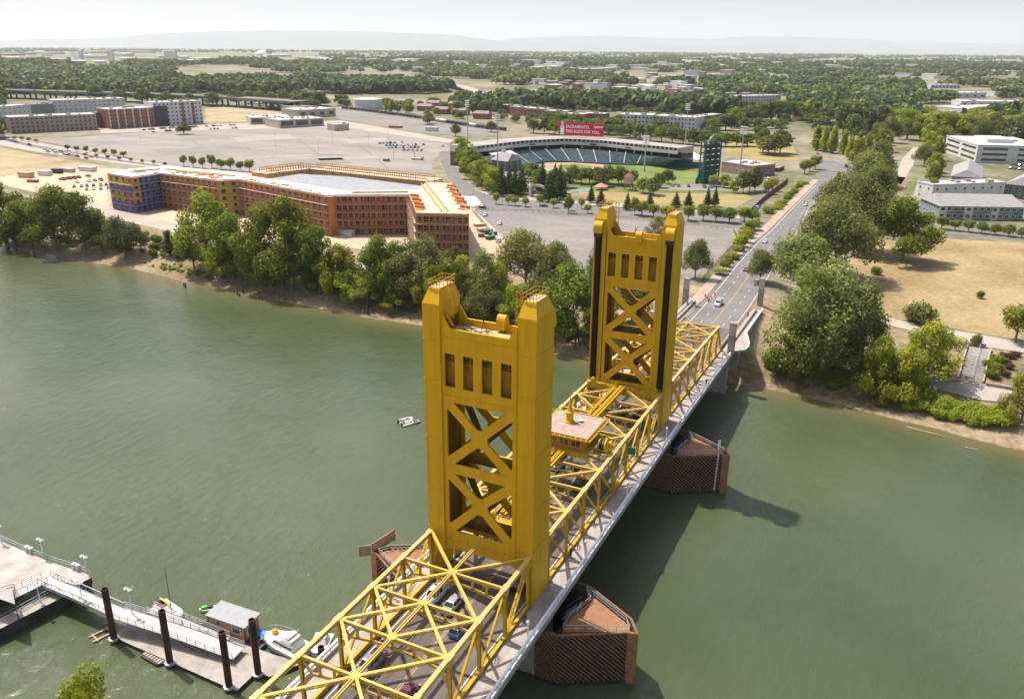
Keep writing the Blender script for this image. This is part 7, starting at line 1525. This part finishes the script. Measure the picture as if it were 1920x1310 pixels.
for a in [('skip', 914, 438, (5, 2.4, 1.8), GRN, 'green skip in the site lane', 'skip', 1.2), ('skip', 924, 441, (4, 2.2, 1.5), BLS, 'blue skip beside the green one', 'skip', 1.2), ('skip', 919, 449, (4, 2.2, 1.6), GRN, 'second green skip nearer the river', 'skip', 1.2), ('timber_stack', 900, 424, (6, 3, 1.2), LUM, 'stack of timber upper end of the site lane', 'timber stack', .9),
          ('timber_stack', 905, 434, (5, 3, 1.5), LUM, 'loose timber pile beside the green skip', 'timber stack', .9), ('timber_stack', 903, 444, (3, 3, 1.4), REDW, 'reddish brick pallet in the site lane', 'pallet', .4), ('container', 650, 441, (8, 3, 2.6), WRP, 'white wrapped pallet stack before the orange facade', 'pallet', 0), ('container', 684, 439, (5, 2.4, 2.4), ROOFG, 'grey container before the orange facade', 'container', 0),
          ('timber_stack', 700, 436, (8, 3, 1.5), REDW, 'red timber pile at the foot of the orange facade', 'timber stack', 0), ('timber_stack', 340, 384, (6, 3, 1.5), REDW, 'red pallet pile before the blue wrapped end', 'pallet', 0), ('telehandler', 322, 384, (5, 2.4, 2.4), CHAR, 'dark telehandler before the blue wrapped end', 'telehandler', 0), ('timber_stack', 50, 333, (9, 5, 3.5), LUM, 'big timber stack at the left of the site yard', 'timber stack', .2),
          ('timber_stack', 85, 329, (8, 5, 3), WRP, 'pale wrapped stack in the site yard', 'pallet', .2), ('timber_stack', 108, 325, (7, 4, 3), CHAR, 'dark pallets in the site yard', 'pallet', .1), ('timber_stack', 130, 323, (8, 4, 2.5), CREAM, 'cream pallets in the site yard', 'pallet', .1), ('container', 165, 321, (12, 5, 3), WRP, 'row of white wrapped trusses in the site yard', 'pallet', .1), ('container', 132, 370, (11, 3, 2.6), CHAR, 'dark container roofed grey beside the bank trees', 'container', .1),
          ('timber_stack', 62, 342, (7, 3, 1.6), REDW, 'low red pile in the site yard', 'timber stack', .2), ('container', 545, 204, (12, 3, 3), ROOFG, 'grey trailer near the sheds left of the rail yard', 'trailer', 0), ('container', 810, 246, (14, 4, 4), WHITE, 'white trailer in the rail yard', 'trailer', .1), ('container', 742, 240, (16, 3, 2), REDW, 'red flat wagon load in the rail yard', 'trailer', .1)]: lump(*a)
# barrels and barricades by the service truck
for k, (px, py) in enumerate([(1326, 560), (1330, 563), (1328, 566), (1333, 558), (1340, 553), (1322, 556)]):
    p = at(px, py, zroad(178)); m = MB(); m.lathe([(0.32, 0), (0.32, 0.08), (0.25, 0.1), (0.22, 0.95), (0.05, 1.0)], n=10)
    m.build('traffic_barrel', CONE, loc=(p.x, p.y, zroad(p.y)+0.02), label='orange traffic barrel left of the white service truck', cat='traffic barrel', group='orange barrels by the service truck')
for px, py, lb in ((833, 1127, 'orange cone on the deck beside the silver saloon car'), (725, 1247, 'orange cone on the deck right of the silver pickup')):
    p = at(px, py, 0); m = MB(); m.lathe([(0.22, 0), (0.22, 0.06), (0.13, 0.07), (0.03, 0.75)], n=10); m.build('traffic_cone', CONE, loc=(p.x, p.y, 0.02), label=lb, cat='traffic cone')
# ------------------------------------------------------------------ people: one skinned body, clothes as children
def person(loc, rz, shirt, label, stride=0.25, h=1.72, hat=None, cat='person'):
    J = [(0, 0, .95), (0, 0, 1.15), (0, .01, 1.40), (0, 0, 1.50), (0, -.01, 1.62), (.17, 0, 1.40), (.24, .05, 1.14), (.25, -.08, .92), (.26, -.14, .84), (-.17, 0, 1.40), (-.24, -.05, 1.14), (-.25, -.16, .93), (-.26, -.22, .86),
         (.09, 0, .90), (.10, -stride*.5, .50), (.10, -stride*.8, .08), (.10, -stride*.8-.16, .04), (-.09, 0, .90), (-.10, stride*.25, .50), (-.10, stride*.9, .10), (-.10, stride*.9-.15, .04)]
    E_ = [(0, 1), (1, 2), (2, 3), (3, 4), (2, 5), (5, 6), (6, 7), (7, 8), (2, 9), (9, 10), (10, 11), (11, 12), (0, 13), (13, 14), (14, 15), (15, 16), (0, 17), (17, 18), (18, 19), (19, 20)]
    rad = [.14, .13, .15, .055, .105, .07, .05, .04, .035, .07, .05, .04, .035, .09, .07, .05, .04, .09, .07, .05, .04]
    me = bpy.data.meshes.new('person'); me.from_pydata([(x, y, z) for x, y, z in J], E_, []); me.materials.append(mat('skin', (0.42, 0.25, 0.17), .6, .03))
    o = link('person', me, None, loc, rz, h/1.72, label=label, cat=cat); md = o.modifiers.new('s', 'SKIN'); md.use_smooth_shade = True
    for i, r_ in enumerate(rad): me.skin_vertices[0].data[i].radius = (r_, r_*.8)
    me.skin_vertices[0].data[0].use_root = True; o.modifiers.new('d', 'SUBSURF').levels = 1
    s = MB(); s.lathe([(.17, .92), (.16, 1.1), (.2, 1.36), (.19, 1.46), (.07, 1.5)], n=12, sy=.72)
    for q in (-1, 1): s.tube((q*.17, 0, 1.42), (q*.25, -q*-.05, 1.14), .085, .065, 8)
    s.build('shirt', shirt, o)
    s = MB(); s.lathe([(.16, .98), (.18, .88), (.15, .8)], n=12, sy=.75)
    s.tube((.09, 0, .9), (.10, -stride*.5, .5), .11, .085, 8); s.tube((.10, -stride*.5, .5), (.10, -stride*.8, .12), .085, .07, 8); s.tube((-.09, 0, .9), (-.10, stride*.25, .5), .11, .085, 8); s.tube((-.10, stride*.25, .5), (-.10, stride*.9, .14), .085, .07, 8)
    s.build('trousers', mat('dark_trousers', (0.02, 0.022, 0.03), .8), o)
    s = MB(); s.lathe([(.1, 1.62), (.115, 1.68), (.09, 1.74), (.02, 1.76)], (0, 0.01, 0), 12); s.build('hair', mat('dark_hair', (0.02, 0.014, 0.01), .7), o)
    return o
BS = mat('black_shirt', (0.02, 0.02, 0.022), .8); RS = mat('red_shirt', (0.42, 0.02, 0.02), .8)
def walk(px, py, sh, lb, rz=0.0, x=None):
    p = at(px, py, SIDEW)
    for _ in range(3): p = at(px, py, zroad(p.y)+SIDEW)
    return person((x or p.x, p.y, zroad(p.y)+SIDEW), rz, sh, lb)
walk(1070, 1043, BS, 'person in black walking on the right footway past the near tower', 0.2)
o = walk(1292, 742, RS, 'person in a red shirt on the right footway behind the far tower', 0.0)
walk(1324, 722, BS, 'person in dark clothes at the white railing of the far span', 0.5)
p = at(1402, 594, zroad(160)); person((p.x, p.y, zroad(p.y)-0.05), 0.3, BS, 'person in black walking on the footway beyond the right pylon')
p = at(1512, 384, -3.8); person((p.x-1.2, p.y, -3.7), 0.3, RS, 'person in red beside the white car at the road bend')
def bike(loc, rz, lb):
    t = empty('bicycle', loc, rz, label=lb, cat='bicycle', group='bicycles locked to the truss foot')
    for y in (-.5, .5):
        m = MB(); q = [(0, y+.33*math.cos(R(a)), .34+.33*math.sin(R(a))) for a in range(0, 361, 30)]
        for a, b in zip(q, q[1:]): m.bar(a, b, .05)
        m.build('wheel', TYRE, t)
    m = MB()
    for a, b in (((0, .5, .34), (0, .1, .34)), ((0, .1, .34), (0, .2, .8)), ((0, .5, .34), (0, .2, .8)), ((0, .1, .34), (0, -.35, .8)), ((0, .2, .8), (0, -.35, .82)), ((0, -.35, .85), (0, -.5, .34))): m.bar(a, b, .045)
    m.build('frame', DARK, t); m = MB(); m.bar((-.25, -.38, .98), (.25, -.38, .98), .04); m.bar((0, -.35, .8), (0, -.38, .98), .04); m.build('handlebar', DARK, t); m = MB(); m.box(-.07, .07, .08, .32, .86, .92); m.build('saddle', DARK, t)
for y, w in ((-12.3, 'nearest of the four'), (-3.2, 'beside the near tower'), (17.6, 'first past the near tower'), (25.2, 'nearest the control house')): bike((9.15, y, SIDEW), 0.15, 'bicycle locked to the right truss, %s' % w)
# green traffic sign on the truss
m = MB(); m.box(-0.9, 0.9, -0.05, 0.05, 0, 1.5); m.build('road_sign', mat('sign_green', (0.0, 0.30, 0.20), .5), loc=(8.9, 45.2, 4.6), label='small green sign plate fixed outside the right truss of the lift span', cat='sign')
# ------------------------------------------------------------------ docks and boats, lower left
DOCKC = mat('dock_concrete', (0.40, 0.35, 0.31), .9, .16, .35, coord='World', bump=.1); PLAZ = groundmat('stained_platform', [(0.36, (0.36, 0.30, 0.26)), (0.5, (0.48, 0.43, 0.39)), (0.64, (0.56, 0.54, 0.50))], 0.25, 1.5, .3, .1)
RUST = mat('rusty_steel_pile', (0.075, 0.032, 0.02), .8, .4, .8); DARKW = mat('dark_hull_concrete', (0.05, 0.05, 0.05), .8, .3, .6); RAMP = mat('ramp_deck', (0.55, 0.52, 0.50), .7, .1, 1)
def slabp(name, pts, z0, z1, m0, m1=None, parent=None, **kw):
    P = [at(x, y, z1) for x, y in pts]; m = MB(); ar = sum(P[i].x*P[(i+1) % len(P)].y-P[(i+1) % len(P)].x*P[i].y for i in range(len(P)))
    if ar < 0: P = P[::-1]
    n = len(P); m.v = [(p.x, p.y, z0) for p in P]+[(p.x, p.y, z1) for p in P]; tri = tessellate_polygon([[Vector((p.x, p.y, 0)) for p in P]])
    for a, b, c in tri: m.f.append((n+a, n+b, n+c)); m.m.append(1)
    for i in range(n): j = (i+1) % n; m.f.append((i, j, n+j, n+i)); m.m.append(0)
    return m.build(name, [m0, m1 or m0], parent, **kw)
t = empty('river_platform', (0, 0, 0), label='wide pale concrete river platform at the left edge', cat='platform')
slabp('slab', [(-60, 985), (0, 1012), (90, 1050), (164, 1074), (172, 1082), (143, 1096), (84, 1086), (28, 1106), (-60, 1150)], -9.2, -8.0, DARKW, PLAZ, t)
slabp('fascia', [(100, 1068), (164, 1078), (170, 1084), (143, 1096), (120, 1090)], -11.9, -9.21, DARKW, None, t)
slabp('lower_ledge', [(-60, 1190), (0, 1158), (110, 1104), (131, 1112), (0, 1178), (-60, 1208)], -13, -9.6, DARKW, DOCKC, t)
def railing(name, pts, z, label, parent=None, h=1.1, st=1.6, mt=GRATE, z2=None, **kw):
    P = [at(x, y, z if z2 is None else lerp(z, z2, i/(len(pts)-1))) for i, (x, y) in enumerate(pts)]; o = P[0].copy(); m = MB()
    for a, b in zip(P, P[1:]):
        for f in (0.5, 1): m.bar(a-o+Vector((0, 0, h*f)), b-o+Vector((0, 0, h*f)), 0.07)
        k = max(1, int((b-a).length/st))
        for i in range(k+1): q = a.lerp(b, i/k)-o; m.bar(q, q+Vector((0, 0, h)), 0.06)
    return m.build(name, mt, parent, loc=o, label=label, cat=kw.get('cat', 'railing') if not parent else None)
railing('railing', [(-60, 985), (0, 1012), (90, 1050), (164, 1074), (170, 1082)], -8.0, 'grey railing along the river edge of the pale platform', st=1.2)
railing('railing', [(-60, 1190), (0, 1166), (105, 1108)], -9.6, 'pale railing along the lower ledge at the left edge')
railing('railing', [(0, 1112), (28, 1104), (30, 1135)], -8.0, 'dark railing round the covered stair at the left edge', mt=DARK)
m = MB(); A_ = at(-20, 1112, -5.6); 
m.hexa([at(-40, 1108, -5.7), at(28, 1132, -5.7), at(24, 1106, -5.7), at(-40, 1090, -5.7)], [at(-40, 1108, -5.5), at(28, 1132, -5.5), at(24, 1106, -5.5), at(-40, 1090, -5.5)]); t2 = empty('stair_canopy', (0, 0, 0), label='grey mesh canopy on thin posts at the left edge', cat='canopy'); m.build('canopy', ROOFG, t2)
m = MB()
for q in ((-40, 1108), (28, 1132), (24, 1106)): p = at(*q, -5.7); m.bar(p, (p.x, p.y, -11), .1)
m.build('post', DARK, t2)
def gang(name, label, pts, z0, z1, w, deckm, truss=False, legs=None, parent=None):
    P = [at(x, y, lerp(z0, z1, i/(len(pts)-1))) for i, (x, y) in enumerate(pts)]; o = P[0].copy(); t = empty(name, o, label=label, cat='gangway'); d_, r_, l_ = MB(), MB(), MB()
    for a, b in zip(P, P[1:]):
        d = (b-a); L = d.length; u = d.normalized(); n = Vector((-u.y, u.x, 0)).normalized(); d_.bar(a-o, b-o, w, 0.15)
        for s in (-1, 1):
            for zz in ((0.35, 0.75, 1.1) if not truss else (-0.3, 1.1)): r_.bar(a-o+n*s*w/2+Vector((0, 0, zz)), b-o+n*s*w/2+Vector((0, 0, zz)), 0.06 if not truss else .12)
            k = max(1, int(L/1.5))
            for i in range(k+1):
                q = a.lerp(b, i/k)-o+n*s*w/2; r_.bar(q, q+Vector((0, 0, 1.1)), 0.06)
                if truss and i < k: q2 = a.lerp(b, (i+1)/k)-o+n*s*w/2; r_.bar(q+Vector((0, 0, 1.1 if i % 2 else -.3)), q2+Vector((0, 0, -.3 if i % 2 else 1.1)), 0.07)
                if legs is not None and i % 2 == 0:
                    l_.bar(q, Vector((q.x, q.y, legs-o.z)), 0.08)
                    if i < k-1: q3 = a.lerp(b, min(1, (i+2)/k))-o+n*s*w/2; l_.bar(q, Vector((q3.x, q3.y, legs-o.z)), 0.05)
    d_.build('walkway', deckm, t); r_.build('railing', GRATE, t)
    if legs is not None: l_.build('trestle', GRATE, t)
    return t
gang('gangway', 'grey trussed gangway from the pale platform to the ramp', [(84, 1087), (150, 1115), (222, 1148)], -8.0, -8.6, 2.4, RAMP, True)
gang('gangway', 'pale ramp slab on the platform leading to the gangway', [(10, 1122), (84, 1087)], -7.95, -7.9, 2.2, RAMP)
gang('ramp', 'long pale ramp on trestles sloping down along the floating dock', [(222, 1148), (330, 1182), (448, 1224)], -8.6, -10.4, 3.0, RAMP, False, -11.2)
gang('ramp', 'upper narrow ramp beside the long one, starting by the sailboat', [(282, 1142), (350, 1168), (425, 1200)], -9.2, -10.8, 1.6, RAMP, False, -11.2)
slabp('floating_dock', [(214, 1188), (228, 1200), (360, 1258), (423, 1286), (444, 1294), (480, 1260), (505, 1268), (572, 1240), (518, 1228), (463, 1208), (394, 1176), (347, 1160), (302, 1148), (240, 1168)], -12.4, -11.3, DARKW, DOCKC, label='pale concrete floating dock below the ramps', cat='dock')
for k, (bx, by, tx, ty, lb) in enumerate([(215, 1202, 201.5, 1103, 'rusty steel pile, leftmost of the dock piles'), (320, 1247, 307, 1144, 'rusty steel pile beside the wooden work float'), (430.7, 1292, 421, 1184, 'rusty steel pile at the lower corner of the dock'), (485, 1268, 476.5, 1161, 'rusty steel pile beside the houseboat end'), (606, 1262, 601, 1212, 'rusty steel pile by the white boats beside the bridge')]):
    p = at(bx, by, -12); h = ht(p, ty); t = empty('mooring_pile', p, label=lb, cat='mooring pile', group='rusty piles of the floating dock')
    m = MB(); m.lathe([(0.52, -4), (0.52, h), (0.42, h), (0.42, h-1.5)], n=18); m.build('tube', RUST, t); m = MB(); m.lathe([(0.54, 0.1), (0.9, 0.5), (0.9, 0.75), (0.54, 0.8)], n=8); m.build('pile_guide', GRATE, t)
for k, (bx, by, ty, z, lb) in enumerate([(82, 1045, 1011, -8, 'white twin headed lamp on the river edge of the platform'), (163, 1074, 1043, -8, 'white lamp at the tip of the platform'), (75.6, 1128, 1096, -9.6, 'white lamp beside the ramp slab at the left'), (155, 1128, 1091, -9, 'white lamp rising beside the trussed gangway'), (248, 1150, 1104, -8.8, 'white twin headed lamp where the gangway meets the ramp'), (3, 1018, 985, -8, 'white lamp at the left edge of the platform')]):
    p = at(bx, by, z); h = ht(p, ty); t = empty('dock_lamp', p, label=lb, cat='lamp post', group='white lamps on the dock'); m = MB(); m.tube((0, 0, 0), (0, 0, h), .09, .06, 8); m.build('pole', RAILW, t)
    for s in (-1, 1): m = MB(); m.lathe([(.08, .25), (.38, .0), (.34, -.08), (.06, -.1)], (s*.45, 0, h), 10); m.bar((0, 0, h-.05), (s*.4, 0, h+.1), .06); m.build('lamp_head', WHITE, t)
for y in (1034, 1038, 1069, 1071): pass
for x, y, lb in ((52, 1034, 'left of the first pair'), (59, 1037, 'right of the first pair'), (140, 1066, 'left of the pair near the tip'), (147, 1069, 'right of the pair near the tip')):
    p = at(x, y, -8); m = MB(); m.box(-.28, .28, -.28, .28, 0, 1.05); m.box(-.34, .34, -.34, .34, 1.05, 1.2); m.build('bollard', WHITE, loc=p, label='square white bollard on the platform edge, %s' % lb, cat='bollard')
# boats
GEL = mat('boat_gelcoat', (0.72, 0.71, 0.68), .3, .05, 1); NAVY = mat('navy_canvas', (0.02, 0.03, 0.09), .8); YEC = mat('yellow_canvas', (0.75, 0.48, 0.03), .8, .1); 
def hull(m, L, w, h, mi=0, bow=.35, n=8, mt=None):
    st_ = []
    for i in range(n+1):
        t_ = i/n; y = -L/2+L*t_; ww = w/2*(1 if t_ < 1-bow else math.sqrt(max(0.0009, 1-((t_-(1-bow))/bow)**2))); st_.append((y, ww, h*(1+.25*max(0, t_-.5))))
    for (y, a, z), (y2, b, z2) in zip(st_, st_[1:]):
        m.face([(-a, y, z), (-b, y2, z2), (-b*.75, y2, -.25), (-a*.75, y, -.25)], mi); m.face([(a*.75, y, -.25), (b*.75, y2, -.25), (b, y2, z2), (a, y, z)], mi); m.face([(-a, y, z-.02), (a, y, z-.02), (b, y2, z2-.02), (-b, y2, z2-.02)], mi if mt is None else mt)
    y, a, z = st_[0]; m.face([(-a, y, z), (-a*.75, y, -.25), (a*.75, y, -.25), (a, y, z)], mi)
def boatat(name, a, b, label, z=WATER, cat='boat'):
    A, B = at(*a, z), at(*b, z); d = B-A; t = empty(name, (A+B)/2, math.atan2(d.y, d.x)-math.pi/2, label=label, cat=cat); return t, d.length
t, L_ = boatat('sailboat', (300, 1135), (340, 1163), 'small white sailboat with bare black mast and yellow sail cover', cat='sailboat')
m = MB(); hull(m, L_, 2.5, .8); m.build('hull', GEL, t); m = MB(); m.hexa([(-.7, -L_*.1, .8), (.7, -L_*.1, .8), (.5, L_*.25, .9), (-.5, L_*.25, .9)], [(-.5, -L_*.08, 1.25), (.5, -L_*.08, 1.25), (.35, L_*.2, 1.15), (-.35, L_*.2, 1.15)]); m.build('cabin', GEL, t)
p = at(326, 1137, -11); hm2 = ht(p, 1056); m = MB(); m.tube((0, L_*.08, .8), (0.0, L_*.08, hm2+.6), .07, .04, 8); m.build('mast', DARK, t); m = MB(); m.tube((.0, L_*.08, 1.9), (0.0, -L_*.42, 1.8), .22, .14, 8); m.build('sail_cover', YEC, t)
m = MB(); m.box(-.8, .8, -L_*.48, -L_*.2, .78, .9); m.build('cockpit', mat('red_canvas', (.28, .03, .03), .8), t); m = MB(); m.lathe([(.5, 1.0), (.5, 1.3), (.2, 1.5)], (0, -L_*.4, 0), 8); m.build('outboard_cover', NAVY, t)
t, L_ = boatat('jet_ski', (404, 1142), (374, 1146), 'white and lime green jet ski left of the houseboat', cat='jet ski')
m = MB(); hull(m, L_, 1.2, .5); m.build('hull', GEL, t); m = MB(); frus(m, -.2, L_*.42, .4, .5, 0, L_*.3, .25, .95); m.build('hood', mat('lime_green', (.12, .6, .03), .4), t); m = MB(); frus(m, -L_*.4, -.1, .3, .5, -L_*.36, -.2, .22, .85); m.build('seat', DARK, t)
A, B = at(392.6, 1177, -11.2), at(461, 1201, -11.2); d = B-A; Lh = d.length; dep = (at(487, 1155, -8.3)-at(461, 1178, -8.3)).length
t = empty('houseboat', A, math.atan2(d.y, d.x), label='houseboat with tan plank cabin and flat grey roof moored at the dock', cat='houseboat')
m = MB(); m.box(-2.4, Lh+3.2, -.5, dep+.5, -1.2, -.1); m.build('hull', mat('dark_blue_hull', (.03, .045, .08), .6, .3), t)
CAB = mat('tan_cabin', (0.44, 0.25, 0.12), .75, .08, .5); m = MB(); m.box(0, Lh, 0, dep, -.1, 2.6)
m.build('cabin', CAB, t); m = MB(); m.hexa([(-.3, -.3, 2.6), (Lh+.3, -.3, 2.6), (Lh+.3, dep+.3, 2.6), (-.3, dep+.3, 2.6)], [(-.3, -.3, 2.75), (Lh+.3, -.3, 2.75), (Lh+.3, dep+.3, 2.95), (-.3, dep+.3, 2.95)]); m.build('roof', mat('grey_tin_roof', (.29, .29, .30), .6, .06, 1), t)
m = MB()
for x in (0.02, Lh-.02): m.box(x-.08, x+.08, -.06, .02, -.1, 2.6)
m.build('corner_trim', DARK, t)
for x, w_, z0 in ((Lh*.29, .9, 1.2), (Lh*.77, 1.9, .9)): link('window', winmesh('white', WFR), t, (x, -.01, z0), 0, (w_, 1, 1.2))
link('window', winmesh('white', WFR), t, (Lh+.01, dep*.35, .5), math.pi/2, (1.3, 1, 1.7))
m = MB(); m.lathe([(.9, 0), (1.0, .4), (.4, .75), (.1, .8)], (Lh+1.6, dep*.7, -.1), 9, 0, 1.2, .9); m.build('blue_tarp', mat('blue_tarp', (.02, .22, .5), .6, .2), t)
for i in range(9): m = MB(); x, y = (-1.3+rnd.uniform(-.8, .8), rnd.uniform(0, dep)) if i < 5 else (Lh+rnd.uniform(.6, 2.8), rnd.uniform(0, dep*.5)); m.lathe([(.3, 0), (.34, .4), (.2, .6)], (x, y, -.1), 7); m.build('deck_clutter', [DARK, REDW, ROOFG][i % 3], t)
t, L_ = boatat('cabin_cruiser', (575, 1236), (500, 1199), 'white cabin cruiser moored at the dock beside the bridge', cat='motorboat')
m = MB(); hull(m, L_, 3.9, 1.5, 0, .45); m.build('hull', GEL, t); m = MB(); frus(m, -L_*.33, L_*.22, 1.5, 1.5, -L_*.3, L_*.08, 1.2, 2.6); m.build('cabin', GEL, t); m = MB(); frus(m, -L_*.31, L_*.17, 1.42, 1.9, -L_*.3, L_*.13, 1.33, 2.25); m.build('cabin_glass', CGL, t)
m = MB(); frus(m, -L_*.28, -L_*.02, 1.25, 2.6, -L_*.27, -L_*.04, 1.1, 3.1); m.box(-1, 1, -L_*.2, -L_*.12, 3.1, 3.5); m.build('flybridge', GEL, t); m = MB()
for s in (-1, 1): m.bar((s*1.1, -L_*.25, 3.1), (s*1.1, -L_*.25, 4.2), .06)
m.bar((-1.1, -L_*.25, 4.2), (1.1, -L_*.25, 4.2), .08); m.build('radar_arch', GRATE, t); m = MB()
for i in range(8): a = lerp(-.1, .47, i/7); ww = 1.9*math.sqrt(max(.02, 1-(max(0, a-.05)/.45)**2)); b_ = lerp(-.1, .47, min(1, (i+1)/7)); w2_ = 1.9*math.sqrt(max(.02, 1-(max(0, b_-.05)/.45)**2)); [m.bar((s*ww, a*L_, 2.5), (s*w2_, b_*L_, 2.5), .05) or m.bar((s*ww, a*L_, 1.6), (s*ww, a*L_, 2.5), .05) for s in (-1, 1)]
m.build('pulpit_rail', GRATE, t); m = MB(); m.lathe([(.5, 0), (.55, .5), (.3, .7)], (.6, L_*.33, 1.6), 8); m.build('orange_bag', mat('ochre_bag', (.6, .3, .03), .8), t)
t, L_ = boatat('motorboat', (612, 1196), (590, 1240), 'white boat bow showing through the truss beside the rusty pile', cat='motorboat')
m = MB(); hull(m, L_*.9, 3.0, 1.3, 0, .5); m.build('hull', GEL, t); m = MB(); frus(m, -L_*.3, L_*.1, 1.1, 1.3, -L_*.25, 0, .9, 2.3); m.build('cabin', GEL, t)
t, L_ = boatat('work_float', (276, 1222), (314, 1245), 'old wooden work float beside the second rusty pile', cat='float')
m = MB(); hull(m, L_, 2.6, .45, 0, .12, 5); m.build('hull', DARKW, t)
for i in range(7): m = MB(); m.box(-1.1+rnd.uniform(-.1, .1), 1.0, -L_*.42+i*L_*.12, -L_*.42+i*L_*.12+.35, .45, .55); m.build('plank', PALE, t)
t, L_ = boatat('work_float', (170, 1200), (207, 1182), 'drifting timber frame left of the leftmost rusty pile', cat='float'); m = MB()
for s in (-.7, .9): m.bar((s, -L_/2, .15), (s, L_/2, .15), .3)
for y in (-.3, .45): m.bar((-1, y*L_, .25), (1.4, y*L_, .25), .22)
m.build('timber', PALE, t)
for k, (px, py, mtl, lb, an) in enumerate([(760, 789, GEL, 'white inflatable boat of the tied pair on the river', .5), (772, 793, ROOFG, 'grey inflatable boat of the tied pair on the river', .75), (764, 796, GEL, 'small white dinghy behind the tied inflatables', .5)]):
    p = at(px, py, WATER); t = empty('inflatable_boat', p, -an, label=lb, cat='inflatable boat'); s = .8 if k == 2 else 1
    m = MB(); q = [(-.75, -2), (-.75, 1), (-.5, 1.7), (0, 2.0), (.5, 1.7), (.75, 1), (.75, -2)]
    for a, b in zip(q, q[1:]): m.tube((a[0]*s, a[1]*s, .25), (b[0]*s, b[1]*s, .25), .26, n=8)
    m.build('tube', mtl, t); m = MB(); m.box(-.6*s, .6*s, -1.9*s, 1.2*s, .1, .16); m.build('floor', DARK, t); m = MB(); m.box(-.2, .2, -2.3*s, -1.9*s, .1, .9); m.build('outboard', DARK, t); m = MB(); m.box(-.3, .3, -.6, 0, .16, .8); m.build('console', WHITE, t)
# old pilings, driftwood and steps on the far bank
for k, (px, py) in enumerate([(345, 537), (348, 540), (445, 553), (449, 556), (487, 560), (491, 563), (75, 464), (79, 466), (84, 467), (455, 549)]):
    p = at(px, py, WATER); m = MB(); m.tube((0, 0, -3), (rnd.uniform(-.2, .2), 0, rnd.uniform(1.0, 2.2)), .3, .26, 8); m.build('old_piling', DARKW, loc=p, label='stub of an old timber piling in the shallows of the far bank', cat='piling', group='old pilings along the far bank')
for k, (px, py, lx, ty) in enumerate([(690, 590, -2, 545), (1077, 655, 6, 618)]):
    p = gat(px, py); h = ht(p, ty); t = empty('old_dolphin', p, label=('leaning dark pile frame on the bank left of the near tower', 'thin tripod of old piles between the towers')[k], cat='piling'); m = MB()
    m.bar((0, 0, -1), (.5, 0, h), .35); m.bar((lx, 0, -1), (.5, 0, h), .3); m.bar((1.5, 2, -1), (.5, 0, h), .3); m.build('pile', DARK, t)
for px, py, a, L_, lb in ((1735, 810, .25, 9, 'long pale driftwood trunk lying in the shallows, lower right'), (1822, 842, .1, 3, 'short floating log right of the driftwood trunk')):
    p = at(px, py, WATER); m = MB(); m.tube((-L_/2*math.cos(a), L_/2*math.sin(a), .1), (L_/2*math.cos(a), -L_/2*math.sin(a), .2), .22, .12, 8); m.build('driftwood', PALE, loc=p, label=lb, cat='driftwood')
BLK2 = mat('block_wall', (0.36, 0.30, 0.25), .9, .2, .8)
A, B = gat(1800, 712), gat(1842, 718); zt = -4.2; zb = A.z; C = at(1806, 650, zt); print('STEPS', A, B, C); t = empty('steps', A, math.atan2((B-A).y, (B-A).x), label='wide pale concrete steps with centre rail climbing the right bank', cat='steps'); W_ = (B-A).length; run = (Vector((C.x, C.y, 0))-Vector((A.x, A.y, 0))).length; nS = 16
m = MB()
nS = 22
gz = lambda v: ground(A.x+(C.x-A.x)*v, A.y+(C.y-A.y)*v)-zb
for i in range(nS): m.box(0, W_, run*i/nS, run*(i+0.86)/nS, gz(i/nS)-0.5, gz((i+0.5)/nS)+0.30)
m.build('flight', mat('worn_step_concrete', (.30, .27, .24), .9, .15, 1), t); m = MB()
for x in (-.5, W_+.1): [m.bar((x, run*i/8, gz(i/8)+.5), (x, run*(i+1)/8, gz((i+1)/8)+.5), .4, .9) for i in range(8)]
m.build('cheek_wall', BLK2, t); m = MB()
for i in range(8): m.bar((W_/2, run*i/8, gz(i/8)+1.3), (W_/2, run*(i+1)/8, gz((i+1)/8)+1.3), .08); m.bar((W_/2, run*i/8, gz(i/8)), (W_/2, run*i/8, gz(i/8)+1.3), .07)
m.build('handrail', GRATE, t)
for a, b, lb, mt in (((1795, 646), (1848, 652), 'dark grey planter wall at the top of the steps', ROOFG), ((1745, 712), (1800, 718), 'low block wall left of the foot of the steps', BLK2), ((1848, 724), (1905, 734), 'low block wall right of the foot of the steps', BLK2)):
    A, B = gat(*a), gat(*b); d = B-A; m = MB(); m.bar(Vector((0, 0, .45)), d+Vector((0, 0, .45)), .6, 1.4); m.build('retaining_wall', mt, loc=A, label=lb, cat='wall')
band('s1', [(1856, 688), (1868, 695), (1860, 708), (1870, 680)], 14, 26, 'bush', 'clipped green hedge bush right of the steps', 'clipped hedge right of the steps')
band('s3', [(1882, 670), (1895, 672), (1888, 682), (1905, 668), (1875, 700), (1886, 706), (1892, 690)], 10, 18, 'bush', 'reddish brown shrub in the bed right of the steps', 'reddish shrubs right of the steps')
print('TREES', NTREE[0], 'FAR', N3)
